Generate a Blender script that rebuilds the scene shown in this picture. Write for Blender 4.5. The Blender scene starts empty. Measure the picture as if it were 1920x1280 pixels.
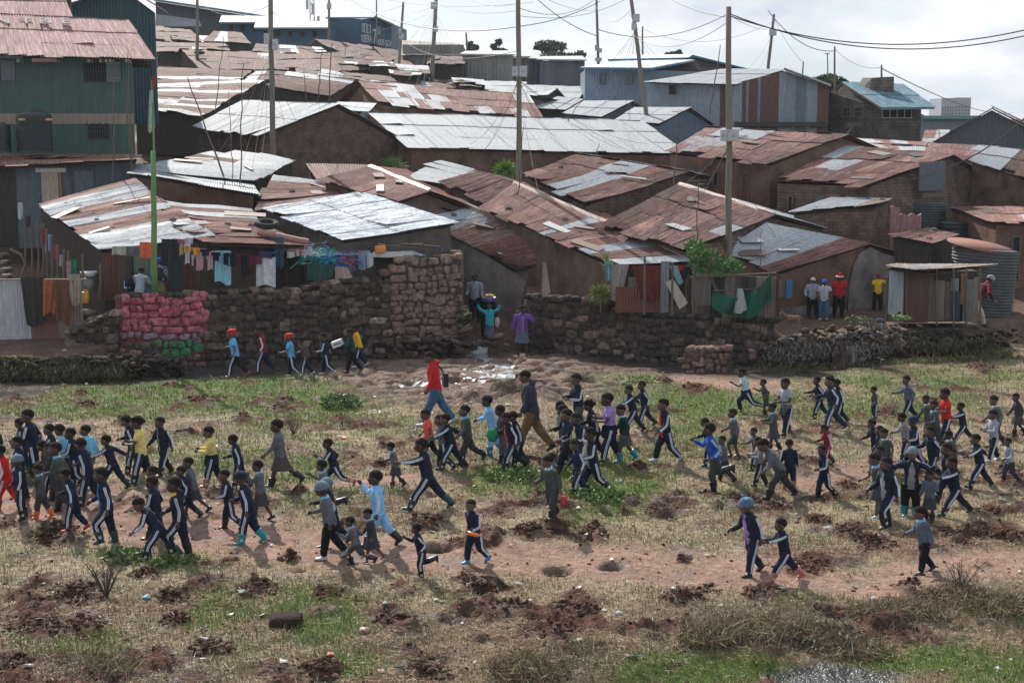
import bpy, math, random
import numpy as np
from mathutils import Vector, Matrix
random.seed(7)
rng = np.random.default_rng(7)
scene = bpy.context.scene
R = math.radians
# ---------------------------------------------------------------- camera
F, CX, CY, PITCH, CAMH = 2700.0, 960.0, 640.0, R(8.2), 6.8
cam_data = bpy.data.cameras.new('camera')
cam_data.sensor_width = 36; cam_data.lens = 36*F/1920
cam_data.clip_start = .1; cam_data.clip_end = 3000
cam = bpy.data.objects.new('camera', cam_data)
scene.collection.objects.link(cam)
cam.location = (0, 0, CAMH); cam.rotation_euler = (R(90)-PITCH, 0, 0)
scene.camera = cam
scene.render.resolution_x = 1024; scene.render.resolution_y = 682
# ---------------------------------------------------------------- light
SUN_EL, SUN_AZ = R(38), R(-24)          # azimuth from +Y (away from the camera), negative = to the left
world = bpy.data.worlds.new('World'); scene.world = world; world.use_nodes = True
nt = world.node_tree; nt.nodes.clear()
wo = nt.nodes.new('ShaderNodeOutputWorld'); bg = nt.nodes.new('ShaderNodeBackground')
sky = nt.nodes.new('ShaderNodeTexSky'); sky.sky_type = 'NISHITA'; sky.sun_disc = False
sky.sun_elevation = SUN_EL; sky.sun_rotation = SUN_AZ; sky.dust_density = 2.0; sky.air_density = 1.0
tc = nt.nodes.new('ShaderNodeTexCoord'); mp = nt.nodes.new('ShaderNodeMapping')
mp.inputs['Scale'].default_value = (1, 1, 2.6); mp.inputs['Location'].default_value = (1.3, .4, .2)
nz = nt.nodes.new('ShaderNodeTexNoise'); nz.inputs['Scale'].default_value = 6.5; nz.inputs['Detail'].default_value = 8; nz.inputs['Roughness'].default_value = .52
rp = nt.nodes.new('ShaderNodeValToRGB'); rp.color_ramp.elements[0].position = .42; rp.color_ramp.elements[1].position = .56
nz2 = nt.nodes.new('ShaderNodeTexNoise'); nz2.inputs['Scale'].default_value = 9; nz2.inputs['Detail'].default_value = 7
rp2 = nt.nodes.new('ShaderNodeValToRGB')
rp2.color_ramp.elements[0].position = .36; rp2.color_ramp.elements[0].color = (5.9, 6.5, 7.4, 1)
rp2.color_ramp.elements[1].position = .62; rp2.color_ramp.elements[1].color = (9.6, 9.6, 9.7, 1)
pale = nt.nodes.new('ShaderNodeMixRGB'); pale.inputs[0].default_value = .6; pale.inputs[2].default_value = (5.4, 6.9, 8.6, 1)
mx = nt.nodes.new('ShaderNodeMixRGB')
L = nt.links.new
L(tc.outputs['Generated'], mp.inputs['Vector']); L(mp.outputs[0], nz.inputs['Vector']); L(mp.outputs[0], nz2.inputs['Vector'])
L(nz.outputs['Fac'], rp.inputs[0]); L(nz2.outputs['Fac'], rp2.inputs[0])
L(sky.outputs[0], pale.inputs[1]); L(pale.outputs[0], mx.inputs[1]); sx = nt.nodes.new('ShaderNodeSeparateXYZ'); L(tc.outputs['Generated'], sx.inputs[0]); mr = nt.nodes.new('ShaderNodeMapRange')
mr.inputs[1].default_value = .22; mr.inputs[2].default_value = .6; mr.inputs[3].default_value = 1; mr.inputs[4].default_value = .8; L(sx.outputs[2], mr.inputs[0])
mlt = nt.nodes.new('ShaderNodeMath'); mlt.operation = 'MULTIPLY'; L(rp.outputs[0], mlt.inputs[0]); L(mr.outputs[0], mlt.inputs[1]); pm = nt.nodes.new('ShaderNodeMath'); pm.operation = 'MULTIPLY'; pm.inputs[1].default_value = .6; L(mr.outputs[0], pm.inputs[0]); L(pm.outputs[0], pale.inputs[0]); L(mlt.outputs[0], mx.inputs[0]); L(rp2.outputs[0], mx.inputs[2])
L(mx.outputs[0], bg.inputs['Color']); bg.inputs['Strength'].default_value = .092; L(bg.outputs[0], wo.inputs['Surface'])
sl = bpy.data.lights.new('sun', 'SUN'); sl.energy = 5.0; sl.angle = R(.6); sl.color = (1, .95, .88)
so = bpy.data.objects.new('sun', sl); scene.collection.objects.link(so)
sd = Vector((math.sin(SUN_AZ)*math.cos(SUN_EL), math.cos(SUN_AZ)*math.cos(SUN_EL), math.sin(SUN_EL)))
so.rotation_euler = sd.to_track_quat('Z', 'Y').to_euler(); so.location = (0, 0, 60)
scene.view_settings.view_transform = 'Standard'; scene.view_settings.look = 'None'
scene.view_settings.exposure = 0.33; scene.view_settings.gamma = 1
scene.cycles.max_bounces = 5; scene.cycles.diffuse_bounces = 3; scene.cycles.glossy_bounces = 2

# ---------------------------------------------------------------- picture <-> place
cp, sp_ = math.cos(PITCH), math.sin(PITCH)
def P(px, py, D):
    """point of the world seen at px,py of the photograph, at distance D in front of the camera"""
    a = (px-CX)/F; b = -(py-CY)/F
    dy = cp + b*sp_; dz = -sp_ + b*cp
    t = D/dy
    return Vector((a*t, D, CAMH + dz*t))
def project(x, y, z):
    zz = z-CAMH
    w = y*cp - zz*sp_; v = y*sp_ + zz*cp
    return CX + F*x/w, CY - F*v/w
# ---------------------------------------------------------------- noise
_tab = np.random.default_rng(3).random((8, 257, 257)); _tab[:, 256, :] = _tab[:, 0, :]; _tab[:, :, 256] = _tab[:, :, 0]
def vnoise(x, y, k=0):
    x = np.asarray(x, float)+1000.3; y = np.asarray(y, float)+1000.7
    ix = np.floor(x).astype(int); iy = np.floor(y).astype(int); fx = x-ix; fy = y-iy
    ix &= 255; iy &= 255
    fx = fx*fx*(3-2*fx); fy = fy*fy*(3-2*fy); t = _tab[k % 8]
    return (t[ix, iy]*(1-fx)+t[ix+1, iy]*fx)*(1-fy)+(t[ix, iy+1]*(1-fx)+t[ix+1, iy+1]*fx)*fy
def fbm(x, y, k=0, o=4, g=.5):
    s = 0; a = 1; n = 0
    for i in range(o):
        s = s+a*vnoise(x*2**i+17*i, y*2**i-9*i, k+i); n += a; a *= g
    return s/n
def sstep(a, b, x):
    t = np.clip((np.asarray(x, float)-a)/(b-a), 0, 1); return t*t*(3-2*t)
# ---------------------------------------------------------------- materials
MATS = {}
def mat(name, col=(.5, .5, .5), rough=.8, metal=0, var=.25, scale=4, bump=.0, bscale=30, attr=None, col2=None, spec=.5, coord='Object', emit=None, stretch=None, detail=6, trans=0):
    if name in MATS: return MATS[name]
    m = bpy.data.materials.new(name); m.use_nodes = True; n = m.node_tree.nodes; l = m.node_tree.links.new
    b = n['Principled BSDF']
    b.inputs['Roughness'].default_value = rough; b.inputs['Metallic'].default_value = metal; b.inputs['Specular IOR Level'].default_value = spec
    if trans: b.inputs['Alpha'].default_value = 1-trans
    t = n.new('ShaderNodeTexCoord'); mpn = n.new('ShaderNodeMapping'); l(t.outputs[coord], mpn.inputs[0])
    if stretch: mpn.inputs['Scale'].default_value = stretch
    nn = n.new('ShaderNodeTexNoise'); nn.inputs['Scale'].default_value = scale; nn.inputs['Detail'].default_value = detail; nn.inputs['Roughness'].default_value = .65
    l(mpn.outputs[0], nn.inputs['Vector'])
    cr = n.new('ShaderNodeValToRGB'); cr.color_ramp.elements[0].position = .3; cr.color_ramp.elements[1].position = .7
    if attr:
        at = n.new('ShaderNodeAttribute'); at.attribute_name = attr
        cr.color_ramp.elements[0].color = (1-var,)*3+(1,); cr.color_ramp.elements[1].color = (1+var*.6,)*3+(1,)
        mm = n.new('ShaderNodeMixRGB'); mm.blend_type = 'MULTIPLY'; mm.inputs[0].default_value = 1
        l(nn.outputs['Fac'], cr.inputs[0]); l(at.outputs['Color'], mm.inputs[1]); l(cr.outputs[0], mm.inputs[2]); l(mm.outputs[0], b.inputs['Base Color'])
    else:
        c2 = col2 or tuple(min(1, c*(1+var*.6)) for c in col); c1 = col if col2 else tuple(c*(1-var) for c in col)
        cr.color_ramp.elements[0].color = tuple(c1)+(1,); cr.color_ramp.elements[1].color = tuple(c2)+(1,)
        l(nn.outputs['Fac'], cr.inputs[0]); l(cr.outputs[0], b.inputs['Base Color'])
    if bump:
        nb = n.new('ShaderNodeTexNoise'); nb.inputs['Scale'].default_value = bscale; nb.inputs['Detail'].default_value = 5
        l(mpn.outputs[0], nb.inputs['Vector']); bp = n.new('ShaderNodeBump'); bp.inputs['Strength'].default_value = bump; bp.inputs['Distance'].default_value = .05
        l(nb.outputs['Fac'], bp.inputs['Height']); l(bp.outputs[0], b.inputs['Normal'])
    MATS[name] = m; return m
def cloth_mat(c, key=None):
    k = 'cloth_%d_%d_%d' % tuple(int(v*255) for v in c)
    return mat(k, c, .92, 0, .3, 9, .35, 26, spec=.2)
def roof_mat():
    if 'roof' in MATS: return MATS['roof']
    m = bpy.data.materials.new('corrugated_iron'); m.use_nodes = True; n = m.node_tree.nodes; l = m.node_tree.links.new
    b = n['Principled BSDF']; b.inputs['Specular IOR Level'].default_value = .28
    at = n.new('ShaderNodeAttribute'); at.attribute_name = 'Col'       # rgb = own colour of the sheet, alpha = how much bare zinc is left
    uv = n.new('ShaderNodeUVMap'); uv.uv_map = 'UVMap'
    mp1 = n.new('ShaderNodeMapping'); mp1.inputs['Scale'].default_value = (4.5, .5, 1); l(uv.outputs[0], mp1.inputs[0])
    n1 = n.new('ShaderNodeTexNoise'); n1.inputs['Scale'].default_value = 1.5; n1.inputs['Detail'].default_value = 9; n1.inputs['Roughness'].default_value = .72; l(mp1.outputs[0], n1.inputs['Vector'])
    n2 = n.new('ShaderNodeTexNoise'); n2.inputs['Scale'].default_value = 7; n2.inputs['Detail'].default_value = 6; n2.inputs['Roughness'].default_value = .7; l(uv.outputs[0], n2.inputs['Vector'])
    # rust creeping over the zinc : noise against (alpha)
    sub = n.new('ShaderNodeMath'); sub.operation = 'SUBTRACT'; l(at.outputs['Alpha'], sub.inputs[0]); l(n1.outputs['Fac'], sub.inputs[1])
    ml = n.new('ShaderNodeMath'); ml.operation = 'MULTIPLY_ADD'; ml.inputs[1].default_value = 5.5; ml.inputs[2].default_value = .5; ml.use_clamp = True; l(sub.outputs[0], ml.inputs[0])
    cr = n.new('ShaderNodeValToRGB'); e = cr.color_ramp.elements
    e[0].position = .28; e[0].color = (.5, .46, .46, 1); e[1].position = .78; e[1].color = (1.5, 1.45, 1.4, 1)
    x = cr.color_ramp.elements.new(.5); x.color = (.95, .93, .92, 1); l(n2.outputs['Fac'], cr.inputs[0])
    mu = n.new('ShaderNodeMixRGB'); mu.blend_type = 'MULTIPLY'; mu.inputs[0].default_value = 1; l(at.outputs['Color'], mu.inputs[1]); l(cr.outputs[0], mu.inputs[2])
    zn = n.new('ShaderNodeValToRGB'); zn.color_ramp.elements[0].position = .35; zn.color_ramp.elements[0].color = (.23, .24, .25, 1); zn.color_ramp.elements[1].position = .62; zn.color_ramp.elements[1].color = (.41, .43, .45, 1)
    l(n2.outputs['Fac'], zn.inputs[0])
    mp3 = n.new('ShaderNodeMapping'); mp3.inputs['Scale'].default_value = (9, .6, 1); l(uv.outputs[0], mp3.inputs[0]); n3 = n.new('ShaderNodeTexNoise'); n3.inputs['Scale'].default_value = 1.3; n3.inputs['Detail'].default_value = 7; n3.inputs['Roughness'].default_value = .6; l(mp3.outputs[0], n3.inputs['Vector'])
    c3 = n.new('ShaderNodeValToRGB'); q = c3.color_ramp.elements; q[0].position = .3; q[0].color = (.38, .35, .35, 1); q[1].position = .72; q[1].color = (2.3, 2.5, 2.6, 1); y = q.new(.5); y.color = (.95, .95, .95, 1); l(n3.outputs['Fac'], c3.inputs[0])
    mu2 = n.new('ShaderNodeMixRGB'); mu2.blend_type = 'MULTIPLY'; mu2.inputs[0].default_value = .85; l(mu.outputs[0], mu2.inputs[1]); l(c3.outputs[0], mu2.inputs[2])
    mix = n.new('ShaderNodeMixRGB'); l(ml.outputs[0], mix.inputs[0]); l(mu2.outputs[0], mix.inputs[1]); l(zn.outputs[0], mix.inputs[2])
    l(mix.outputs[0], b.inputs['Base Color'])
    mt = n.new('ShaderNodeMath'); mt.operation = 'MULTIPLY'; mt.inputs[1].default_value = .05; l(ml.outputs[0], mt.inputs[0]); l(mt.outputs[0], b.inputs['Metallic'])
    rr = n.new('ShaderNodeMapRange'); rr.inputs[3].default_value = .8; rr.inputs[4].default_value = .68; l(ml.outputs[0], rr.inputs[0]); l(rr.outputs[0], b.inputs['Roughness'])
    MATS['roof'] = m; return m
# ---------------------------------------------------------------- mesh builder
class MB:
    def __init__(s): s.v = []; s.f = []; s.m = []; s.c = []
    def add(s, vs, fs, mi=0, col=None):
        o = len(s.v); s.v += [tuple(v) for v in vs]; s.f += [tuple(i+o for i in f) for f in fs]; s.m += [mi]*len(fs); s.c += [col]*len(vs)
    def box(s, c, sx, sy, sz, rz=0, mi=0, col=None, M=None, jit=0):
        vs = []
        for z in (-.5, .5):
            for x, y in ((-.5, -.5), (.5, -.5), (.5, .5), (-.5, .5)):
                v = Vector((x*sx, y*sy, z*sz))
                if jit: v += Vector((random.uniform(-jit, jit), random.uniform(-jit, jit), random.uniform(-jit, jit)))
                v = (M @ v) if M else (Matrix.Rotation(rz, 3, 'Z') @ v)
                vs.append(v+Vector(c))
        s.add(vs, [(3, 2, 1, 0), (4, 5, 6, 7), (0, 1, 5, 4), (1, 2, 6, 5), (2, 3, 7, 6), (3, 0, 4, 7)], mi, col)
    def prism(s, bot, top, mi=0, col=None):
        n = len(bot); s.add(list(bot)+list(top), [tuple(range(n-1, -1, -1)), tuple(range(n, 2*n))]+[(i, (i+1) % n, n+(i+1) % n, n+i) for i in range(n)], mi, col)
    def slab(s, quad, th, mi=0, col=None, up=None):
        q = [Vector(p) for p in quad]; nrm = (q[1]-q[0]).cross(q[2]-q[0]).normalized()*th
        s.prism([p-nrm/2 for p in q], [p+nrm/2 for p in q], mi, col)
    def tube(s, pts, rad, n=8, mi=0, col=None, cap=True, side=None, prof=None):
        """loft through pts; rad = number, list, or list of (rw, rd) with side = the width direction"""
        pts = [Vector(p) for p in pts]; k = len(pts)
        if not isinstance(rad, (list, tuple)): rad = [rad]*k
        rings = []; last = None
        for i, p in enumerate(pts):
            d = (pts[min(i+1, k-1)]-pts[max(i-1, 0)]).normalized()
            if side is not None: a = Vector(side)
            elif last is not None: a = last
            else: a = Vector((0, 0, 1)) if abs(d.z) < .9 else Vector((0, 1, 0))
            a = (a-d*a.dot(d)); a = a.normalized() if a.length > 1e-6 else d.orthogonal().normalized()
            b = d.cross(a); last = a; r = rad[i]; ra, rb = (r if isinstance(r, (tuple, list)) else (r, r))
            rings.append([p+a*(math.cos(2*math.pi*j/n)*ra)+b*(math.sin(2*math.pi*j/n)*rb) for j in range(n)])
        vs = [v for r_ in rings for v in r_]; fs = []
        for i in range(k-1):
            for j in range(n): fs.append((i*n+j, i*n+(j+1) % n, (i+1)*n+(j+1) % n, (i+1)*n+j))
        if cap: fs += [tuple(range(n-1, -1, -1)), tuple((k-1)*n+j for j in range(n))]
        s.add(vs, fs, mi, col)
    def ell(s, c, rx, ry, rz, n=12, m=8, mi=0, col=None, M=None, jit=0, power=1):
        vs = []; fs = []
        for i in range(1, m):
            t = math.pi*i/m
            for j in range(n):
                p = 2*math.pi*j/n; v = Vector((math.sin(t)*math.cos(p), math.sin(t)*math.sin(p), math.cos(t)))
                if power != 1: v = Vector([math.copysign(abs(q)**power, q) for q in v])
                v = Vector((v.x*rx, v.y*ry, v.z*rz))*(1+random.uniform(-jit, jit))
                vs.append(v)
        vs.append(Vector((0, 0, rz))); vs.append(Vector((0, 0, -rz))); a = len(vs)-2; b = a+1
        for i in range(m-2):
            for j in range(n): fs.append((i*n+j, (i+1)*n+j, (i+1)*n+(j+1) % n, i*n+(j+1) % n))
        for j in range(n): fs.append((a, j, (j+1) % n)); fs.append((b, (m-2)*n+(j+1) % n, (m-2)*n+j))
        if M: vs = [M @ v for v in vs]
        s.add([v+Vector(c) for v in vs], fs, mi, col)
    def lathe(s, c, prof, n=20, mi=0, col=None, M=None):
        vs = []; k = len(prof)
        for r, z in prof:
            for j in range(n):
                v = Vector((r*math.cos(2*math.pi*j/n), r*math.sin(2*math.pi*j/n), z)); vs.append((M @ v if M else v)+Vector(c))
        s.add(vs, [(i*n+j, i*n+(j+1) % n, (i+1)*n+(j+1) % n, (i+1)*n+j) for i in range(k-1) for j in range(n)]+[tuple(range(n-1, -1, -1)), tuple((k-1)*n+j for j in range(n))], mi, col)
    def mesh(s, name, smooth=False):
        me = bpy.data.meshes.new(name); me.from_pydata(s.v, [], s.f); me.polygons.foreach_set('material_index', s.m)
        if smooth: me.polygons.foreach_set('use_smooth', [True]*len(s.f))
        if any(c is not None for c in s.c):
            a = me.color_attributes.new('Col', 'FLOAT_COLOR', 'POINT')
            a.data.foreach_set('color', [q for c in s.c for q in (tuple(c)+(1,) if c is not None and len(c) == 3 else (c or (1, 1, 1, 1)))])
        me.update(); return me
    def build(s, name, mats, parent=None, smooth=False, origin=None):
        if origin is not None:
            o_ = Vector(origin); s.v = [tuple(Vector(v)-o_) for v in s.v]
        me = s.mesh(name, smooth)
        for m_ in (mats if isinstance(mats, (list, tuple)) else [mats]): me.materials.append(m_)
        ob = bpy.data.objects.new(name, me); scene.collection.objects.link(ob)
        if origin is not None: ob.location = origin
        if parent: child(ob, parent)
        return ob
def child(ob, parent):
    """parent ob; geometry stays where it was built"""
    ob.parent = parent
    M = Matrix.Identity(4); p = parent
    while p is not None:
        M = Matrix.LocRotScale(p.location, p.rotation_euler, p.scale) @ p.matrix_parent_inverse @ M if p.parent else Matrix.LocRotScale(p.location, p.rotation_euler, p.scale) @ M
        p = p.parent
    ob.matrix_parent_inverse = M.inverted()
def fast_mesh(name, V, Fc, mats, nper=3, col=None, uv=None, matidx=None, smooth=False):
    """V (n,3) float, Fc (m,k) int arrays"""
    me = bpy.data.meshes.new(name); V = np.asarray(V, np.float32); Fc = np.asarray(Fc, np.int32); m_, k = Fc.shape
    me.vertices.add(len(V)); me.vertices.foreach_set('co', V.ravel())
    me.loops.add(m_*k); me.loops.foreach_set('vertex_index', Fc.ravel())
    me.polygons.add(m_); me.polygons.foreach_set('loop_start', np.arange(0, m_*k, k, dtype=np.int32))
    try: me.polygons.foreach_set('loop_total', np.full(m_, k, np.int32))
    except Exception: pass
    if smooth: me.polygons.foreach_set('use_smooth', np.ones(m_, bool))
    if matidx is not None: me.polygons.foreach_set('material_index', np.asarray(matidx, np.int32))
    if col is not None:
        a = me.color_attributes.new('Col', 'FLOAT_COLOR', 'POINT')
        c = np.ones((len(V), 4), np.float32); c[:, :col.shape[1]] = col; a.data.foreach_set('color', c.ravel())
    if uv is not None:
        u = me.uv_layers.new(name='UVMap'); u.data.foreach_set('uv', np.asarray(uv, np.float32)[Fc.ravel()].ravel())
    me.update(calc_edges=True)
    for q in (mats if isinstance(mats, (list, tuple)) else [mats]): me.materials.append(q)
    return me
def tag(o, label=None, cat=None, group=None, kind=None):
    if label: o['label'] = label
    if cat: o['category'] = cat
    if group: o['group'] = group
    if kind: o['kind'] = kind
    return o
def empty(name, loc, label, cat, group=None):
    o = bpy.data.objects.new(name, None); o.location = loc; o.empty_display_size = .2; scene.collection.objects.link(o)
    return tag(o, label, cat, group)
def link(name, me, parent=None):
    ob = bpy.data.objects.new(name, me); scene.collection.objects.link(ob)
    if parent: child(ob, parent)
    return ob
# ---------------------------------------------------------------- the lie of the land
def linepts(x): return np.interp(x, [-30, -14, -12.9, -1.9, .5, 8.4, 10, 16, 19, 40], [44.3, 44.6, 47.7, 51.7, 52.6, 48.4, 49.2, 50.5, 52, 60])
def ground0(x, y):
    x = np.asarray(x, float); y = np.asarray(y, float)
    front = np.interp(y, [5, 18, 31, 37, 45, 50, 60], [-.5, -.05, -.12, -.5, -.82, -1.1, -1.15])
    front = front + .25*sstep(8, 13, x)*sstep(36, 46, y)
    left = -.15+.05*(y-45)
    lt = .55+.12*(y-48); rt = -.22+.03*np.clip(y-52, 0, 6)
    mid = .45+.12*(y-50)
    wl = sstep(-13.2, -12.4, x); back = left*(1-wl)+lt*wl
    wm = sstep(0, .4, x); back = back*(1-wm)+mid*wm
    wr = sstep(8.6, 9.6, x); back = back*(1-wr)+rt*wr
    alley = -1.1+.24*np.clip(y-51, 0, 50)
    wa = sstep(-1.95, -1.7, x)*(1-sstep(.35, .5, x)); back = back*(1-wa)+alley*wa
    d = y-linepts(x); wid = .25+.9*sstep(14, 18, x)*2
    fl = d
    z = front*(1-sstep(0, 1, fl/wid))+back*sstep(0, 1, fl/wid)
    hx = np.interp(x, [-40, -10, 15, 40], [1.08, 1.0, .62, .55])
    hill = np.interp(y, [56, 75, 100, 150, 200, 320, 600], [.9, 3.4, 6.6, 12.5, 16, 14, 6])*hx
    hill = hill*sstep(55, 64, y)+z*(1-sstep(55, 64, y))
    return np.where(y > 55, np.maximum(hill, np.minimum(z, hill+3)), z)
# ---------------------------------------------------------------- ground paint, laid out on the field from the photograph
GREEN = [(150,762,190,28,.75),(430,738,290,34,1),(620,745,80,34,1),(1120,728,130,26,.9),(1260,760,150,35,.8),(1120,910,130,60,1.05),(960,905,110,40,.8),(1390,745,200,40,.7),
 (1600,765,250,40,.5),(1300,830,90,40,.6),(480,845,110,16,.35),(350,870,120,40,.5),(590,880,60,60,.5),(290,1045,130,24,.65),(560,1052,90,10,.7),(600,1150,80,60,.6),
 (400,1150,70,35,.5),(1530,1112,70,14,1),(1350,1262,190,30,1),(1730,1228,190,34,.9),(1860,1262,90,30,.8),(650,1245,70,30,.7),(800,1125,80,30,.4),(120,1215,150,30,.4),
 (1650,705,260,26,.6),(860,790,120,20,.4),(60,880,60,15,.4),(1230,715,90,12,.9),(150,1240,120,20,.4),(1520,1260,90,18,.4),(640,800,220,30,.5),(840,860,100,30,.35),(1420,905,60,25,.35),(1680,905,90,40,.25)]
PATH = [((-60,955),(180,955),34),((180,955),(420,1000),46),((420,1000),(620,1035),40),((620,1035),(900,1045),34),((900,1045),(1180,1055),34),((1180,1055),(1450,1075),32),((1450,1075),(1700,1110),26),
 ((1700,1110),(1760,1140),14),((1700,1075),(1980,1045),26),((1520,905),(1640,880),16),((700,905),(760,900),12),((0,800),(190,792),5),((1270,705),(1450,722),14),((560,915),(700,905),8)]
DIG = [(90,1010,36),(115,1000,30),(140,1120,50),(60,1180,50),(150,1180,42),(270,1080,22),(320,1120,28),(325,1165,22),(480,1110,34),(400,1215,36),(430,1048,16),(620,1115,32),(745,1165,40),
 (800,1245,40),(905,1100,36),(960,1140,28),(1085,1145,45),(1050,1185,36),(1040,990,38),(1110,1000,32),(985,1000,26),(800,980,30),(545,1048,16),(600,1255,42),(20,1260,36),(1280,1120,40),
 (1320,1100,24),(1430,1108,36),(1600,1000,40),(1640,1020,34),(1510,1060,34),(1700,1100,20),(1820,1000,40),(1885,1000,42),(1860,965,22),(150,743,14),(165,762,18),(370,755,26),(410,745,14),
 (455,785,18),(530,750,18),(530,770,24),(640,790,20),(1240,717,18),(1300,730,22),(1530,975,26),(1590,910,22),(1400,935,36),(1450,945,28),(1240,960,26),(1180,940,20),(1330,925,16),
 (720,870,20),(1840,690,24),(1200,870,16),(350,815,18),(120,728,10),(1010,930,22),(560,930,14),(1560,1150,30),(1280,1045,12),(500,700,12),(1750,760,22),(1660,770,20),(1890,900,22),(1530,745,16),(230,790,20),(690,805,18)]
HOLE = [(1145,1057,20),(820,1030,26),(1290,1038,10),(1045,1065,24),(1700,1100,18),(905,1108,20),(560,1070,10)]
DRY = [(1550,1180,200,50,1),(1800,1130,130,55,1),(1300,1185,130,40,.9),(1050,1250,150,26,.9),(200,1260,200,30,.5),(1650,1160,120,30,1),(1500,1215,160,25,1)]
MUD = [(1570,1262,110,18,1)]
def blob(px, py, L_, n=.0):
    s = np.zeros(np.shape(px))
    for x, y, a, b, w in L_: s = np.maximum(s, w*np.clip(1.5-np.sqrt(((px-x)/a)**2+((py-y)/b)**2), 0, 1))
    return s
def segd(px, py, a, b):
    ax, ay = a; bx, by = b; vx, vy = bx-ax, (by-ay)*2.6
    t = np.clip(((px-ax)*vx+(py-ay)*2.6*vy)/(vx*vx+vy*vy), 0, 1)
    return np.hypot(px-ax-t*vx, (py-ay)*2.6-t*vy)/2.6
digW = []
def masks(x, y):
    px, py = project(x, y, ground0(x, y))
    n1 = fbm(x*.9, y*.9, 1, 4); n2 = fbm(x*3.1, y*3.1, 2, 3)
    g = np.clip(blob(px, py, GREEN)*1.6+(n1-.5)*1.5+(n2-.5)*1.0-.10, 0, 1)
    p = np.zeros(np.shape(px))
    for a, b, w in PATH: p = np.maximum(p, np.clip(1.35-segd(px, py, a, b)/w+(n2-.5)*.9+(n1-.5)*.5, 0, 1))
    d = np.zeros(np.shape(px))
    for x0, y0, r in DIG: d = np.maximum(d, np.clip(1.25-np.hypot((px-x0)/r, (py-y0)/(r*.55))+(n2-.5)*1.5, 0, 1))
    d = np.maximum(d, np.clip((fbm(x*.9+40, y*.9, 5, 5, .6)-np.where(py > 1080, .56, .60))*8+(n2-.5)*1.6, 0, 1)*np.where(py > 720, .85, 0))
    h = np.zeros(np.shape(px))
    for x0, y0, r in HOLE: h = np.maximum(h, np.clip(1.3-np.hypot((px-x0)/r, (py-y0)/(r*.32)), 0, 1))
    dry = np.clip(blob(px, py, DRY)+(n1-.5)*.8, 0, 1); mud = np.clip(blob(px, py, MUD)*1.3+(n2-.5)*.8, 0, 1)
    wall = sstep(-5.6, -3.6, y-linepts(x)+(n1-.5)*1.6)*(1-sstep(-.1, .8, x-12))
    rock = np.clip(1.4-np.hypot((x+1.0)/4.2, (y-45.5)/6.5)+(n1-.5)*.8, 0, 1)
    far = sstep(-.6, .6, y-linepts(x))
    return dict(px=px, py=py, g=g, p=p, d=d, h=h, dry=dry, mud=mud, wall=wall, rock=rock, far=far, n1=n1, n2=n2)
def relief(x, y, m=None):
    m = m or masks(x, y)
    flat = (1-.75*m['p'])*(1-m['far'])
    z = (fbm(x*.35, y*.35, 0, 3)-.5)*.3+(fbm(x*1.7, y*1.7, 3, 4)-.5)*.14*flat
    c = fbm(x*4.5, y*4.5, 4, 5, .62)
    z = z+m['d']*(.01+.42*np.clip(c-.38, 0, 1)+.05*m['n1'])-m['d']*.09*(vnoise(x*2.2, y*2.2, 6) > .62)
    z = z-m['h']*.28+m['dry']*.22*m['n1']-m['mud']*.05
    rk = np.abs(fbm(x*1.1, y*1.4, 5, 4)-.5)
    z = z+m['rock']*(.32*sstep(.0, .12, rk)-.12)
    return z*(1-.9*sstep(40, 60, y)*(1-m['rock']))
def gz(x, y): return float(ground0(x, y)+relief(np.array([x*1.]), np.array([y*1.]))[0])
def hit(px, py, y0=12, y1=75):
    ys = np.arange(y0, y1, .08)
    pts = [P(px, py, D) for D in (10, 20)]; kx = (pts[1].x-pts[0].x)/10; kz = (pts[1].z-pts[0].z)/10
    xs = kx*ys; zs = CAMH+kz*ys; g = ground0(xs, ys)
    i = int(np.argmax(g >= zs)) if (g >= zs).any() else len(ys)-1
    return float(xs[i]), float(ys[i])
# ---------------------------------------------------------------- ground sheets
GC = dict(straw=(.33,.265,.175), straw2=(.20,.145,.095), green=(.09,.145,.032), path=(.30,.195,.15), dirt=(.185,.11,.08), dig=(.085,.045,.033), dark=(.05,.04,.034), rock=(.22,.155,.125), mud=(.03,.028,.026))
def ground_color(x, y, m):
    c = lambda k: np.array(GC[k])[None, :]
    w = lambda a: np.clip(a, 0, 1)[:, None]
    t = fbm(x*2.3, y*2.3, 6, 4)
    col = c('straw')*(1-w((t-.4)*3))+c('straw2')*w((t-.4)*3)
    fg = sstep(1070, 1150, m['py']+60*(m['n1']-.5)); col = col*(1-w(fg*.75))+np.array([.17,.115,.075])[None]*w(fg*.75)
    col = col*(1-w(m['g']*.9))+c('green')*w(m['g']*.9)
    col = col*(1-w((fbm(x*1.3, y*1.3, 7, 4)-.55)*5))+c('dirt')*w((fbm(x*1.3, y*1.3, 7, 4)-.55)*5)
    col = col*(1-w(m['dry']*.8))+np.array([.17,.13,.085])[None]*w(m['dry']*.8)
    col = col*(1-w(m['p']*1.5))+(c('path')*(.8+.4*t[:, None]))*w(m['p']*1.5)
    col = col*(1-w(m['d']*1.7))+(c('dig')*(.7+.9*m['n2'][:, None]))*w(m['d']*1.7)
    col = col*(1-w(m['h']*1.5))+c('dark')*w(m['h']*1.5)
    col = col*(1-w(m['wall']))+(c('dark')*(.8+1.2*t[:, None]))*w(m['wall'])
    rk = c('rock')*(.45+1.0*t[:, None]); col = col*(1-w(m['rock']*1.6))+rk*w(m['rock']*1.6)
    col = col*(1-w(m['mud']*1.6))+c('mud')*w(m['mud']*1.6)
    f = w(m['far']); return col*(1-f)+np.array([.13,.085,.065])[None]*(.7+.8*t[:, None])*f
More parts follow.
